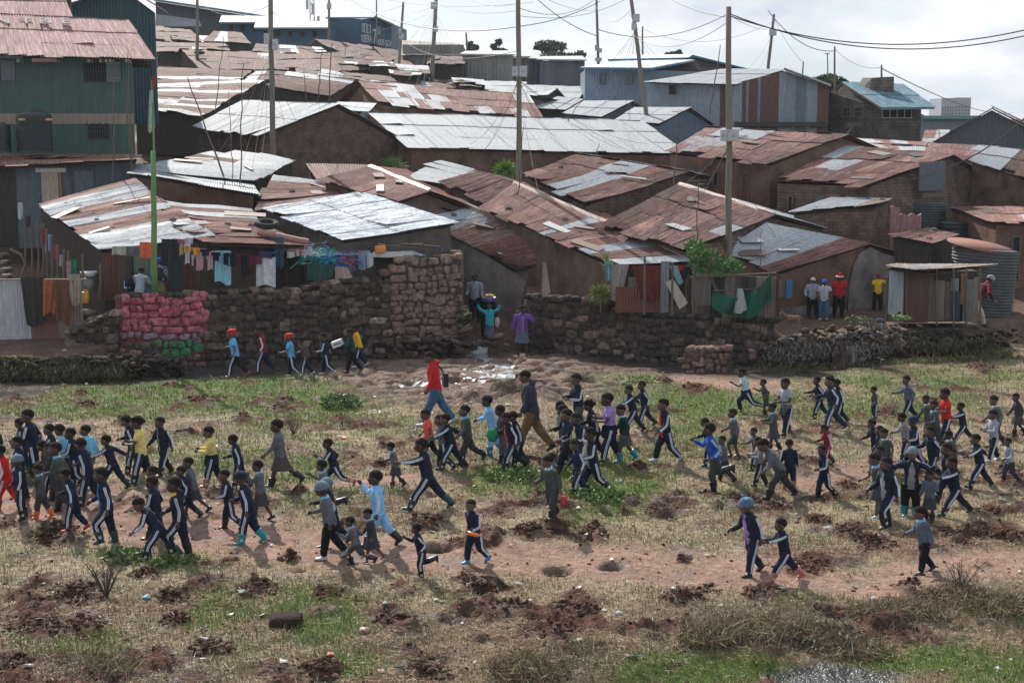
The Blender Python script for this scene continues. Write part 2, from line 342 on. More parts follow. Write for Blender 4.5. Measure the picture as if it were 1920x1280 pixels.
def grid(x0, x1, y0, y1, dx, dy, name, fan=True):
    ys = np.arange(y0, y1+dy*.5, dy); nx = int((x1-x0)/dx)+1; us = np.linspace(x0, x1, nx)
    X, Y = np.meshgrid(us, ys)
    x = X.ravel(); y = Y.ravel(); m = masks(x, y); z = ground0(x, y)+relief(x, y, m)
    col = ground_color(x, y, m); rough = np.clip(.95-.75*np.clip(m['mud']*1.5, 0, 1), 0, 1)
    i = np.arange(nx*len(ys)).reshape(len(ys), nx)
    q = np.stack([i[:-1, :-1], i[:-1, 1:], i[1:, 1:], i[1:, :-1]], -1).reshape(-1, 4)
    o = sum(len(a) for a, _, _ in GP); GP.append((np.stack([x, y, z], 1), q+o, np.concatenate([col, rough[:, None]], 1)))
GP = []
gmat = mat('ground_soil', (.2, .2, .2), .95, 0, .45, 7, .9, 22, attr='Col', spec=.12, coord='Object', detail=9)
_n = gmat.node_tree; _a = [q for q in _n.nodes if q.type == 'ATTRIBUTE'][0]; _n.links.new(_a.outputs['Alpha'], _n.nodes['Principled BSDF'].inputs['Roughness'])
_m = _n.nodes.new('ShaderNodeMapRange'); _m.inputs[1].default_value = .3; _m.inputs[2].default_value = .9; _m.inputs[3].default_value = .5; _m.inputs[4].default_value = .04; _n.links.new(_a.outputs['Alpha'], _m.inputs[0]); _n.links.new(_m.outputs[0], _n.nodes['Principled BSDF'].inputs['Specular IOR Level'])
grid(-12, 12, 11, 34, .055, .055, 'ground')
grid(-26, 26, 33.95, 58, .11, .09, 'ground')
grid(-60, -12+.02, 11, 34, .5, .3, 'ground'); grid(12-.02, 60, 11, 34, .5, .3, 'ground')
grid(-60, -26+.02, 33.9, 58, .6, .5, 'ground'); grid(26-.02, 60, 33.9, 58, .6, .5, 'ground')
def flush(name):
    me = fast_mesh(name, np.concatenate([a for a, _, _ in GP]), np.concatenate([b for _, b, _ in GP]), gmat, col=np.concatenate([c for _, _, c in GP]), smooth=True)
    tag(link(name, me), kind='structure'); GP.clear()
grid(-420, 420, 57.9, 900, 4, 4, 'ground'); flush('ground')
# stream foam / wet rock: a thin sheet of water running from the alley
def water():
    pts = [(884,640),(893,655),(893,672),(915,690),(930,704),(905,716),(870,722),(800,724),(745,728)]
    w = [.35,.4,.45,.7,.8,.6,.5,.45,.3]
    cs = [Vector((*hit(*p), 0)) for p in pts]; V = []; n = 15
    for k in range(len(cs)-1):
        for t in np.linspace(0, 1, 14, endpoint=False):
            c = cs[k].lerp(cs[k+1], t); d = (cs[k+1]-cs[k]).normalized(); s = Vector((-d.y, d.x, 0)); ww = w[k]*(1-t)+w[k+1]*t
            for j in range(n):
                q = c+s*(j/(n-1)-.5)*2*ww*(.8+.5*vnoise(c.x*2, c.y*2, 2)); V.append((q.x, q.y))
    V = np.array(V); z = ground0(V[:, 0], V[:, 1])+relief(V[:, 0], V[:, 1])
    zz = z.reshape(-1, n); lvl = np.percentile(zz, 62, axis=1)[:, None]*.75+zz*.25
    r = len(V)//n; i = np.arange(r*n).reshape(r, n); q = np.stack([i[:-1, :-1], i[:-1, 1:], i[1:, 1:], i[1:, :-1]], -1).reshape(-1, 4)
    me = fast_mesh('stream', np.column_stack([V, lvl.ravel()+.0]), q, mat('foamy_water', (.16,.155,.15), .12, 0, .5, 9, .8, 14, col2=(.62,.64,.66)), smooth=True)
    tag(link('stream', me), kind='structure')
water()
# ---------------------------------------------------------------- grass, litter and clods (nobody could count them)
def field_points(n, seed, ylo=12.5, yhi=51):
    r = np.random.default_rng(seed); u = r.random(n)
    a = .55; y = (ylo**(-a)+(yhi**(-a)-ylo**(-a))*u)**(-1/a)
    x = (r.random(n)*2-1)*(y*.375+2.0)
    k = y-linepts(x) < -.15
    return x[k], y[k], r
def blades(name, n, seed, accept, hrange, wid, colf, flat=False, lean=.6):
    x, y, r = field_points(n, seed); m = masks(x, y)
    pr = accept(x, y, m); k = r.random(len(x)) < pr; x, y = x[k], y[k]; m = {a: b[k] for a, b in m.items()}
    z = ground0(x, y)+relief(x, y, m); n = len(x)
    h = hrange[0]+(hrange[1]-hrange[0])*r.random(n)**1.5; h = h*(.6+.8*m['n1']); az = r.random(n)*6.283
    w = wid*(.6+.8*r.random(n))*np.clip(y/22, .8, 2.2)
    dx, dy = np.cos(az), np.sin(az); a2 = r.random(n)*6.283; sx, sy = np.cos(a2)*w, np.sin(a2)*w
    if flat: ln = h; up = h*.12*r.random(n); z = z+.01+r.random(n)*.03
    else: ln = h*lean*r.random(n); up = h; z = z-.01
    if flat: sx, sy = -dy*w, dx*w
    v0 = np.stack([x-sx, y-sy, z], 1); v1 = np.stack([x+sx, y+sy, z], 1)
    v2 = np.stack([x+dx*ln*.45-sx*.6, y+dy*ln*.45-sy*.6, z+up*.65], 1); v3 = np.stack([x+dx*ln*.45+sx*.6, y+dy*ln*.45+sy*.6, z+up*.65], 1)
    v4 = np.stack([x+dx*ln, y+dy*ln, z+up*(.2 if flat else 1)], 1)
    V = np.stack([v0, v1, v3, v2, v4], 1).reshape(-1, 3); b = np.arange(n)[:, None]*5
    T = np.concatenate([b+np.array([[0, 1, 2]]), b+np.array([[0, 2, 3]]), b+np.array([[3, 2, 4]])], 0)
    c = colf(x, y, m, r); C = np.repeat(c, 5, 0)
    me = fast_mesh(name, V, T, mat('blade', (.2,.2,.2), .75, 0, .1, 3, attr='Col', spec=.25), col=C)
    print(name, n); return tag(link(name, me), kind='stuff')
def mixc(a, b, t): t = np.asarray(t)[:, None]; return np.array(a)[None]*(1-t)+np.array(b)[None]*t
keep = lambda m: (1-np.clip(m['p']*1.6, 0, .97))*(1-np.clip(m['d']*1.5, 0, .93))*(1-np.clip(m['wall']*1.3, 0, .985))*(1-np.clip(m['rock']*1.6, 0, .97))*(1-m['mud'])*(1-np.clip(m['h']*2, 0, 1))
blades('green_grass', 420000, 11, lambda x, y, m: keep(m)*np.clip(m['g']*1.25-.06, 0, 1), (.03, .13), .006,
       lambda x, y, m, r: mixc((.08,.14,.026), (.26,.33,.10), r.random(len(x))**1.3)*(.75+.5*m['n1'][:, None]))
blades('dry_grass', 300000, 12, lambda x, y, m: keep(m)*np.clip(.75-m['g']*.7, .06, 1), (.03, .13), .006,
       lambda x, y, m, r: mixc((.15,.11,.065), (.52,.44,.29), r.random(len(x))**(1.4+1.3*sstep(1070, 1150, m['py']))))
blades('straw_litter', 230000, 13, lambda x, y, m: np.maximum(keep(m), .10)*np.clip(.8-m['g']*.5, .1, 1), (.05, .2), .005,
       lambda x, y, m, r: mixc((.12,.08,.05), (.56,.47,.34), r.random(len(x))**(1.6+1.2*sstep(1070, 1150, m['py']))), flat=True)
blades('dry_brush', 130000, 14, lambda x, y, m: np.clip(m['dry']*1.6-.45, 0, 1)*(1-m['p'])*(1-m['mud']), (.08, .26), .005,
       lambda x, y, m, r: mixc((.08,.055,.036), (.34,.27,.18), r.random(len(x))**1.6), lean=2.6)
def clods():
    r = np.random.default_rng(21); out = []
    for X0, Y0, Rr in DIG:
        cx, cy = hit(X0, Y0); s = F/cy
        for _ in range(int(30+Rr*3)):
            a = r.random()*6.28; q = r.random()**.7; out.append((cx+math.cos(a)*q*Rr/s*1.25*(.7+.6*vnoise(a*1.5+X0, X0, 1)), cy+math.sin(a)*q*Rr/s*1.4, (.010+.038*r.random()**2.5)))
    x, y, rr = field_points(26000, 33)
    m = masks(x, y); k = rr.random(len(x)) < np.clip(m['d']+.12+m['p']*.12, 0, 1)
    out += [(a, b, .008+.024*rr.random()**2.4) for a, b in zip(x[k], y[k])]
    A = np.array(out); x, y, s = A.T; m = masks(x, y); z = ground0(x, y)+relief(x, y, m)
    ico = []; g = (1+5**.5)/2
    iv = np.array([(-1,g,0),(1,g,0),(-1,-g,0),(1,-g,0),(0,-1,g),(0,1,g),(0,-1,-g),(0,1,-g),(g,0,-1),(g,0,1),(-g,0,-1),(-g,0,1)])/1.9
    it = np.array([(0,11,5),(0,5,1),(0,1,7),(0,7,10),(0,10,11),(1,5,9),(5,11,4),(11,10,2),(10,7,6),(7,1,8),(3,9,4),(3,4,2),(3,2,6),(3,6,8),(3,8,9),(4,9,5),(2,4,11),(6,2,10),(8,6,7),(9,8,1)])
    n = len(x); V = iv[None]*(1+1.0*(r.random((n, 12, 1))-.5))*s[:, None, None]*(.7+.7*r.random((n, 1, 3)))*np.array([1, 1, .7])+np.stack([x, y, z+s*.3], 1)[:, None]
    T = it[None]+np.arange(n)[:, None, None]*12
    pale = r.random(n)**2; c = mixc((.05,.027,.02), (.16,.09,.065), pale); c[m['p'] > .5] *= 1.7
    me = fast_mesh('soil_clods', V.reshape(-1, 3), T.reshape(-1, 3), mat('clod', (.1,.05,.03), 1, 0, .3, 30, attr='Col', spec=.1), col=np.repeat(c, 12, 0))
    tag(link('soil_clods', me), kind='stuff')
clods()
# ---------------------------------------------------------------- roofs of separate corrugated sheets
RUST = [(.185,.080,.062),(.215,.102,.083),(.15,.065,.052),(.25,.137,.112),(.11,.052,.042),(.20,.103,.086),(.28,.165,.138)]
def sheets(name, q, parent, sil=.15, sw=.78, sl=2.9, seed=0, horiz=False, fine=4, bow=.06, rust=None, region=None, jit=1.35, tint=None, amp=.02, pitch=.105, smooth_z=None):
    """q = TL TR BR BL (world). ridges run TL->BL (or TL->TR when horiz). sil = share of sheets with bare zinc"""
    r = np.random.default_rng(seed+100); q = [np.array(p) for p in q]
    if horiz: q = [q[1], q[2], q[3], q[0]]
    TL, TR, BR, BL = q
    W = (np.linalg.norm(TR-TL)+np.linalg.norm(BR-BL))/2; H = (np.linalg.norm(BL-TL)+np.linalg.norm(BR-TR))/2
    nc = max(1, round(W/sw)); nr = max(1, round(H/sl)); nrm = np.cross(TR-TL, BL-TL); nrm = -nrm/np.linalg.norm(nrm)
    if nrm[2] < 0: nrm = -nrm
    waves = max(3, round(W/nc/pitch)) if fine >= 3 else max(2, round(W/nc/.15)); k = waves*(4 if fine >= 3 else 3)+1; ml = 4
    V = []; C = []; U = []; Fq = []; cnt = 0
    def bil(u, v):
        u = u[..., None]; v = v[..., None]; return (TL*(1-u)+TR*u)*(1-v)+(BL*(1-u)+BR*u)*v
    pal = rust or RUST; basec = pal[r.integers(len(pal))]
    for c in range(nc):
        run = r.random() < .6; rz_ = r.random(); colc = pal[r.integers(len(pal))]; silc = None
        for j in range(nr):
            u0, u1 = c/nc-.006, (c+1)/nc+.02; v0, v1 = j/nr-(.02 if j else .01), (j+1)/nr+.03
            e = r.normal(0, .006, 2); v0 += r.normal(0, .008)*jit; v1 += r.normal(0, .012)*jit
            if j == nr-1: v1 += r.normal(0, .03)*jit
            us = np.linspace(u0, u1, k); vs = np.linspace(v0, v1, ml); Ug, Vg = np.meshgrid(us, vs)
            Ug = Ug+e[0]*jit*(Vg-.5)
            p = bil(Ug, Vg); ph = Ug*nc*waves*2*math.pi
            hgt = amp*np.sin(ph) + bow*(fbm(Ug*W*.32+seed, Vg*H*.5+seed*3, seed % 5, 3)-.5)*2
            hgt = hgt + (.012*(j % 2 == 0)+.008*(c % 2))+r.normal(0, .008)*jit*(Vg-v0)/(v1-v0)+ r.normal(0, .006)*jit*(Ug-u0)/(u1-u0) + .02*(Vg-v0)/(v1-v0)
            if r.random() < .07*jit: hgt = hgt+.09*((Vg-v0)/(v1-v0))**2*((Ug-u0)/(u1-u0))
            p = p+nrm*hgt[..., None]
            pp = sil
            if region is not None: pp = region((u0+u1)/2, (v0+v1)/2)
            zinc = (rz_ if run and region is None else r.random()) < pp
            if zinc: a = .62+r.random()*.5 if pp > .4 else .5+r.random()*.3
            else: a = .12+r.random()*.26
            base = (np.array(colc)*.65+np.array(basec)*.35 if r.random() < .8 else np.array(pal[r.integers(len(pal))]))*(.78+.36*r.random())
            if tint is not None: base = np.array(tint)*(.88+.24*r.random()); a = -.5
            n = k*ml; V.append(p.reshape(-1, 3)); C.append(np.tile(np.append(base, a), (n, 1)))
            U.append(np.stack([(Ug*W+seed*7.3).ravel(), (Vg*H+seed).ravel()], 1))
            i = np.arange(n).reshape(ml, k)+cnt; Fq.append(np.stack([i[:-1, :-1], i[1:, :-1], i[1:, 1:], i[:-1, 1:]], -1).reshape(-1, 4)); cnt += n
    # battens and a dark under-layer carrying the sheets
    Ug, Vg = np.meshgrid(np.linspace(.012, .988, 9), np.linspace(.012, .965, 7)); hb = bow*(fbm(Ug*W*.32+seed, Vg*H*.5+seed*3, seed % 5, 3)-.5)*2-.075
    g_ = bil(Ug, Vg)+nrm*hb[..., None]; V += [g_.reshape(-1, 3), g_.reshape(-1, 3)-nrm*.05]; C.append(np.tile([.06, .04, .03, -.5], (126, 1))); U.append(np.zeros((126, 2)))
    i = np.arange(63).reshape(7, 9)+cnt; f1 = np.stack([i[:-1, :-1], i[1:, :-1], i[1:, 1:], i[:-1, 1:]], -1).reshape(-1, 4); Fq += [f1, f1[:, ::-1]+63]
    rim = list(i[0])+list(i[1:, -1])+list(i[-1, ::-1][1:])+list(i[::-1, 0][1:-1]); Fq.append(np.array([[rim[k_], rim[(k_+1) % len(rim)], rim[(k_+1) % len(rim)]+63, rim[k_]+63] for k_ in range(len(rim))]))
    me = fast_mesh(name, np.concatenate(V), np.concatenate(Fq), roof_mat(), col=np.concatenate(C), uv=np.concatenate(U), smooth=True)
    return link(name, me, parent)
mud = mat('mud_wall', (.15,.105,.082), 1, 0, .55, 1.3, .9, 14, spec=.1)
mud2 = mat('red_mud_wall', (.175,.105,.08), 1, 0, .55, 1.1, .9, 12, spec=.1)
plaster = mat('grey_plaster', (.23,.195,.17), .95, 0, .5, 1.1, .9, 9, spec=.15)
darkw = mat('dark_boards', (.075,.06,.052), .95, 0, .5, 3, .6, 20, stretch=(6, 6, .6), spec=.15)
hole_m = mat('dark_opening', (.012,.011,.011), .9, 0, .1, 4)
wood = mat('old_wood', (.16,.13,.105), .9, 0, .4, 3, .5, 30, stretch=(9, 9, .7), spec=.2)
woodl = mat('pale_wood', (.30,.245,.185), .85, 0, .35, 3, .4, 30, stretch=(9, 9, .7), spec=.2)
steel = mat('grey_enamel', (.42,.43,.43), .5, 0, .15, 5)
cable = mat('black_cable', (.02,.02,.022), .6, 0, .1, 5)
def bricks(name, c1, c2, mortar, sx=.4, sy=.2):
    if name in MATS: return MATS[name]
    m = bpy.data.materials.new(name); m.use_nodes = True; n = m.node_tree.nodes; l = m.node_tree.links.new; b = n['Principled BSDF']; b.inputs['Roughness'].default_value = .95
    t = n.new('ShaderNodeTexCoord'); s = n.new('ShaderNodeSeparateXYZ'); l(t.outputs['Object'], s.inputs[0]); ad = n.new('ShaderNodeMath'); l(s.outputs[0], ad.inputs[0]); l(s.outputs[1], ad.inputs[1])
    cb = n.new('ShaderNodeCombineXYZ'); l(ad.outputs[0], cb.inputs[0]); l(s.outputs[2], cb.inputs[1])
    br = n.new('ShaderNodeTexBrick'); br.inputs['Scale'].default_value = 1; br.inputs['Brick Width'].default_value = sx; br.inputs['Row Height'].default_value = sy; br.inputs['Mortar Size'].default_value = .018
    br.inputs['Color1'].default_value = c1+(1,); br.inputs['Color2'].default_value = c2+(1,); br.inputs['Mortar'].default_value = mortar+(1,); l(cb.outputs[0], br.inputs['Vector'])
    nn = n.new('ShaderNodeTexNoise'); nn.inputs['Scale'].default_value = 2; nn.inputs['Detail'].default_value = 6; l(t.outputs['Object'], nn.inputs['Vector'])
    r_ = n.new('ShaderNodeMapRange'); r_.inputs[1].default_value = .3; r_.inputs[2].default_value = .7; r_.inputs[3].default_value = .55; r_.inputs[4].default_value = 1.2; l(nn.outputs['Fac'], r_.inputs[0])
    mm = n.new('ShaderNodeMixRGB'); mm.blend_type = 'MULTIPLY'; mm.inputs[0].default_value = 1; l(br.outputs['Color'], mm.inputs[1]); l(r_.outputs[0], mm.inputs[2]); l(mm.outputs[0], b.inputs['Base Color'])
    bp = n.new('ShaderNodeBump'); bp.inputs['Distance'].default_value = .02; bp.invert = True; l(br.outputs['Fac'], bp.inputs['Height']); l(bp.outputs[0], b.inputs['Normal']); MATS[name] = m; return m
mudbrick = bricks('mud_brick', (.12,.078,.06), (.19,.115,.082), (.10,.075,.062), .3, .14)
blockw = bricks('stone_block', (.135,.115,.10), (.17,.145,.125), (.08,.07,.064), .45, .22)
def corr_wall(mb, a, b, z0, z1, pitch=.12, amp=.02, mi=0, colf=None, top=None):
    """vertical corrugated sheet wall from a to b (xy); top(t) may give its upper edge"""
    a = Vector((a[0], a[1])); b = Vector((b[0], b[1])); L_ = (b-a).length; d = (b-a)/L_; nr = Vector((d.y, -d.x)); n = max(4, int(L_/pitch*4))
    vs = []; 
    for i in range(n+1):
        p = a+d*(L_*i/n)+nr*(amp*math.sin(i*math.pi/2)); t = top(i/n) if top else z1
        vs += [(p.x, p.y, z0), (p.x, p.y, t), (p.x-nr.x*.06, p.y-nr.y*.06, z0), (p.x-nr.x*.06, p.y-nr.y*.06, t)]
    for i in range(n):
        o = i*4; c = colf(i/n) if colf else None
        mb.add([vs[o], vs[o+4], vs[o+5], vs[o+1]], [(0, 1, 2, 3)], mi, c); mb.add([vs[o+1], vs[o+5], vs[o+7], vs[o+3]], [(0, 1, 2, 3)], mi, c); mb.add([vs[o+6], vs[o+2], vs[o+3], vs[o+7]], [(0, 1, 2, 3)], mi, c)
    for o in (0, n*4): mb.add([vs[o], vs[o+1], vs[o+3], vs[o+2]], [(0, 1, 2, 3)], mi, colf(0) if colf else None)
iron = mat('painted_iron', (.2,.2,.2), .6, .1, .3, 3, .15, 8, attr='Col', stretch=(3, 3, .8))
DS = 1.08
def house(label, q, wall=None, back=None, sil=.12, name='shack', cat='shack', group=None, seed=None, ds=None, drop=3.2, backsil=None, wallkey=None, inset=.22, **kw):
    s_ = DS if ds is None else ds; seed = seed if seed is not None else len(label)*7+int(q[0][0]) % 97
    w = [P(x, y, d*s_) for x, y, d in q]; TL, TR, BR, BL = w
    if back is None:
        def mirror(e, r_):
            h = (r_-e); return Vector((r_.x+h.x*.9, r_.y+h.y*.9, e.z))
        bL, bR = mirror(BL, TL), mirror(BR, TR)
    elif back == 'lean': bL = bR = None
    else: bR = P(*back[0][:2], back[0][2]*s_); bL = P(*back[1][:2], back[1][2]*s_) if len(back) > 1 else bR+(TL-TR)
    c = (TL+TR+BR+BL)/4; base = Vector((c.x, c.y, float(ground0(c.x, c.y))))
    root = empty(name, base, label, cat, group or 'tin roofed shacks of the settlement')
    sheets('roof', w, root, sil=sil, seed=seed, **kw)
    ic = (BL+BR+TL+TR)/4 if bL is None else (BL+BR+bL+bR)/4
    def ins(p, dz=.13): v = Vector((ic.x-p.x, ic.y-p.y, 0)); v = v.normalized()*inset if v.length > .01 else v; return Vector((p.x+v.x, p.y+v.y, p.z-dz))
    z0 = min(p.z for p in (BL, BR))-drop
    mb = MB(); fl, fr = ins(BL), ins(BR)
    if bL is None:
        tl, tr = ins(TL), ins(TR); top = [fl, fr, tr, tl]; bot = [Vector((p.x, p.y, z0)) for p in top]; mb.add(bot+top, [(3, 2, 1, 0), (0, 1, 5, 4), (1, 2, 6, 5), (2, 3, 7, 6), (3, 0, 4, 7)])
    else:
        kk = dict(kw); kk['region'] = None
        sheets('roof', [TR, TL, bL, bR], root, sil=sil if backsil is None else backsil, seed=seed+5, **kk)
        tl, tr, gl, gr = ins(bL), ins(bR), TL.copy(), TR.copy()
        gl = gl+(TR-TL).normalized()*inset; gr = gr-(TR-TL).normalized()*inset; gl.z -= .17; gr.z -= .17
        pts = [fl, fr, tr, tl]; bot = [Vector((p.x, p.y, z0)) for p in pts]
        mb.add(bot+[fl, fr, tr, tl, gl, gr], [(3, 2, 1, 0), (0, 1, 5, 4), (2, 3, 7, 6), (1, 2, 6, 9, 5), (3, 0, 4, 8, 7)])
    mb.build('wall', wall or mud, root)
    return root, w, (bL, bR)
def litter(w, n, seed=0, kinds=('stone',), lab='', where='on a tin roof'):
    """stones and bricks holding roof sheets down"""
    r = random.Random(seed); TL, TR, BR, BL = w
    for i in range(n):
        u, v = r.uniform(.08, .92), r.uniform(.1, .9); p = (TL*(1-u)+TR*u)*(1-v)+(BL*(1-u)+BR*u)*v
        mb = MB(); s = r.uniform(.07, .15); mb.ell((0, 0, 0), s*1.2, s, s*.7, 7, 5, jit=.22)
        o = mb.build('roof_stone', mat('stone_grey', (.14,.12,.105), 1, 0, .4, 8)); o.location = p+Vector((0, 0, s*.45)); tag(o, where, 'stone', 'stones weighing down the roof sheets')
H = house
# near row, behind the stone wall
a1 = H('low shack with patchy zinc and rust roof behind the pink wall', [(70,383,52),(248,335,53),(395,440,46.3),(190,467,45.2)], darkw, 'lean', horiz=True, seed=3, drop=2.6,
       region=lambda u, v: .9 if (v > .5 or u > .62) and not .3 < u < .42 else .08, bow=.1, jit=1.6)
a2 = H('rusty low shack just right of the green pole', [(290,376,51),(470,392,51),(505,446,46.5),(345,436,46.6)], mud, 'lean', seed=14, drop=2.4, region=lambda u, v: .8 if v < .3 and u > .4 else .1, horiz=True, jit=1.5, bow=.12)
a3 = H('shack with thin bright zinc roof edge behind the green pole', [(262,316,58),(470,344,57),(481,362,53),(238,324,54)], mud2, 'lean', seed=4, sil=1, drop=2.5)
a4 = H('grey zinc roofed shack behind the leaning poles on the left', [(432,279,62),(556,300,60),(484,337,56),(252,319,57)], darkw, 'lean', seed=5, horiz=True, region=lambda u, v: .85 if v < .8 else .3, bow=.1, jit=1.4)
a5 = H('shack with mixed rust and zinc strips left of the bright white roof', [(515,330,57),(650,348,56),(682,364,54),(487,392,52)], mud, 'lean', seed=9, horiz=True, sil=.3, jit=1.6, bow=.1)
a6 = H('shack with the broad bright white zinc roof above the stone wall', [(494,390,50.5),(678,360,53),(856,418,49.2),(646,450,46.8)], mat('mud_grey',(.12,.10,.085),1,0,.4,2.5,.9,12), 'lean', seed=6, horiz=True, sil=1, tint=(.72,.75,.78), bow=.05, jit=.7, sl=3)
a7 = H('brown rusted shack with long ridge left of the plants', [(692,312,58),(805,358,53.5),(742,379,51.5),(600,336,55)], mud, seed=7, back=[(900,395,54),(760,320,60)], sil=.12, drop=2.2)
a7b = H('dark rusted shack behind the long ridge roof', [(575,307,62),(690,310,62),(690,334,58.5),(592,336,58)], mud, 'lean', seed=17, sil=.08, rust=[(.12,.06,.05),(.15,.075,.06)])
a8 = H('rusty shack with grey plaster wall over the alley', [(815,364,60),(1084,474,53.6),(968,505,55.2),(750,379,57.5)], plaster, seed=8, ds=1, back=[(1150,497,54),(905,390,60.3)], drop=2.6, region=lambda u, v: .32 if (u*7 % 1) > .55 else .12, bow=.05)
a9 = H('short rust streaked shack beside the first centre pole', [(893,320,58),(1000,352,56.5),(915,388,54),(826,341,55.5)], mud, seed=10, sil=.25, drop=2.4)
a10 = H('long rusty shack with pale ridge running down to the red cloth', [(962,345,56),(1296,488,47.6),(1150,496,46.8),(902,388,53.4)], mud, seed=11, sil=.33, drop=2.2, back=[(1345,503,50),(1030,352,58)], bow=.05)
a11 = H('small white zinc roofed shack left of the first centre pole', [(828,303,61.5),(892,319,60.5),(832,344,57),(757,332,58)], mud, 'lean', seed=12, sil=1, horiz=True, drop=2)
a12 = H('rust roofed shack with a broad white zinc patch', [(1082,289,63),(1288,320,60.5),(1096,381,53.7),(979,328,57.5)], mudbrick, seed=13, drop=2.3, region=lambda u, v: .95 if .42 < u < .66 and v > .1 else .1, bow=.1, jit=1.5)
a13 = H('wide red rust shack behind the tall right pole', [(1272,346,58.5),(1450,402,54),(1283,468,47.6),(1132,416,51)], mudbrick, seed=15, drop=2.2, region=lambda u, v: .9 if .66 < u < .78 and v < .55 else .1, back=[(1600,440,55.5),(1420,385,60)], backsil=.9)
a14 = H('shack with large white patched roof and cracked grey gable wall', [(1436,418,53),(1628,457,52.3),(1458,508,50.4),(1352,472,50)], mud2, seed=16, ds=1.08, back=[(1752,493,53.7),(1560,455,55)], drop=2.85,
        region=lambda u, v: .97 if u < .72 else .12, bow=.05, jit=.8)
# middle rows
b1 = H('long brown shack under the broad white zinc roof', [(690,211,80),(1195,227,80),(1281,288,74),(765,276,74)], mud2, seed=21, sil=1, ds=1, fine=3, bow=.03, jit=.5, drop=3, tint=None, sl=2.6)
b2 = H('big brown mud brick gable house with white zinc roof', [(455,189,80),(634,195,73),(485,253,70),(362,237,76)], mudbrick, seed=22, sil=.97, ds=1, back=[(765,266,76.5),(600,230,84)], drop=2.9, fine=3, bow=.03, jit=.5)
b3 = H('small white roofed shack behind the brown gable', [(632,191,88),(705,194,86),(690,211,81),(640,206,82)], mud, 'lean', seed=23, sil=1, ds=1, fine=2, drop=1.6)
b4 = H('long rust roofed shack behind the white roof', [(672,153,95),(985,177,93),(1012,222,86),(712,194,86)], mud2, seed=24, ds=1, fine=2, region=lambda u, v: .9 if .1 < u < .3 else .06, drop=2.5, back=[(1100,200,99),(640,196,97)], rust=[(.15,.060,.046),(.125,.050,.039),(.175,.078,.06)])
b5 = H('dark rust roofed mud shack left of the tall right pole', [(1325,238,76),(1585,252,72),(1444,306,66),(1250,284,68)], mud2, seed=25, ds=1, region=lambda u, v: .3 if u < .55 else .03, drop=3.4, back=[(1700,300,74),(1420,262,80)], bow=.08)
b6 = H('rust roofed mud house with grey tin shutter in its gable', [(1588,274,72),(1787,290,68),(1628,345,62),(1450,339,65)], mudbrick, seed=26, ds=1, region=lambda u, v: .9 if u < .12 or (.2 < u < .3 and v > .5) else .04, drop=3.2, back=[(1882,347,68.5),(1740,320,74)], bow=.06)
b7 = H('rust and zinc shack in front of the blue roofed block house', [(1605,259,84),(1868,275,82),(1800,302,74),(1655,287,76)], mud2, seed=27, ds=1, fine=3, sil=.35, drop=2)
b8 = H('rust and zinc shack at the right edge beside the dark gable', [(1850,275,72),(2010,290,70),(1960,345,65),(1818,300,68)], mud, seed=28, ds=1, sil=.45, drop=2.5, bow=.08)
b9 = H('low rust roofed shack on the right behind the round tanks', [(1778,388,64),(1990,388,66),(1990,420,60),(1866,417,59)], mud2, 'lean', seed=29, ds=1, sil=.06, drop=3.6)
b10 = H('small mud shack with loose planks on its roof', [(1560,370,62),(1674,374,61),(1640,387,59),(1480,397,59.5)], mudbrick, 'lean', seed=30, ds=1, sil=.5, drop=3.6, jit=2.2, rust=[(.22,.15,.12),(.25,.18,.14)])
b11 = H('tiny shack with stone weighted patched roof left of the tilted tank', [(1740,428,60),(1800,440,59),(1748,458,56),(1668,440,57)], darkw, 'lean', seed=31, ds=1, sil=.3, drop=3.6, jit=2)
# small zinc cluster
for i, (lab, q) in enumerate([('small white shack farthest back in the zinc cluster', [(985,159,112),(1098,163,112),(1085,184,106),(975,186,106)]),
        ('zinc shack with dark gable beside the rusty one', [(985,178,103),(1045,166,102),(1012,190,96),(960,192,97)]),
        ('little zinc shack above the black roof tank', [(1045,181,98),(1095,186,97),(1060,206,92),(1000,202,93)]),
        ('zinc shack in the middle of the small cluster', [(1095,189,95),(1188,189,94),(1128,219,88),(1055,212,89)]),
        ('zinc shack with blue gable nearest the long white roof', [(1190,201,92),(1294,201,90),(1236,232,85),(1150,226,86)])]):
    H(lab, q, mat('blue_tin', (.10,.135,.19), .7, .1, .3, 3, .2, 10) if i in (3, 4) else darkw, seed=40+i, ds=1, sil=1, fine=2, drop=2.2, bow=.02, jit=.4, group='small zinc roofed shacks')
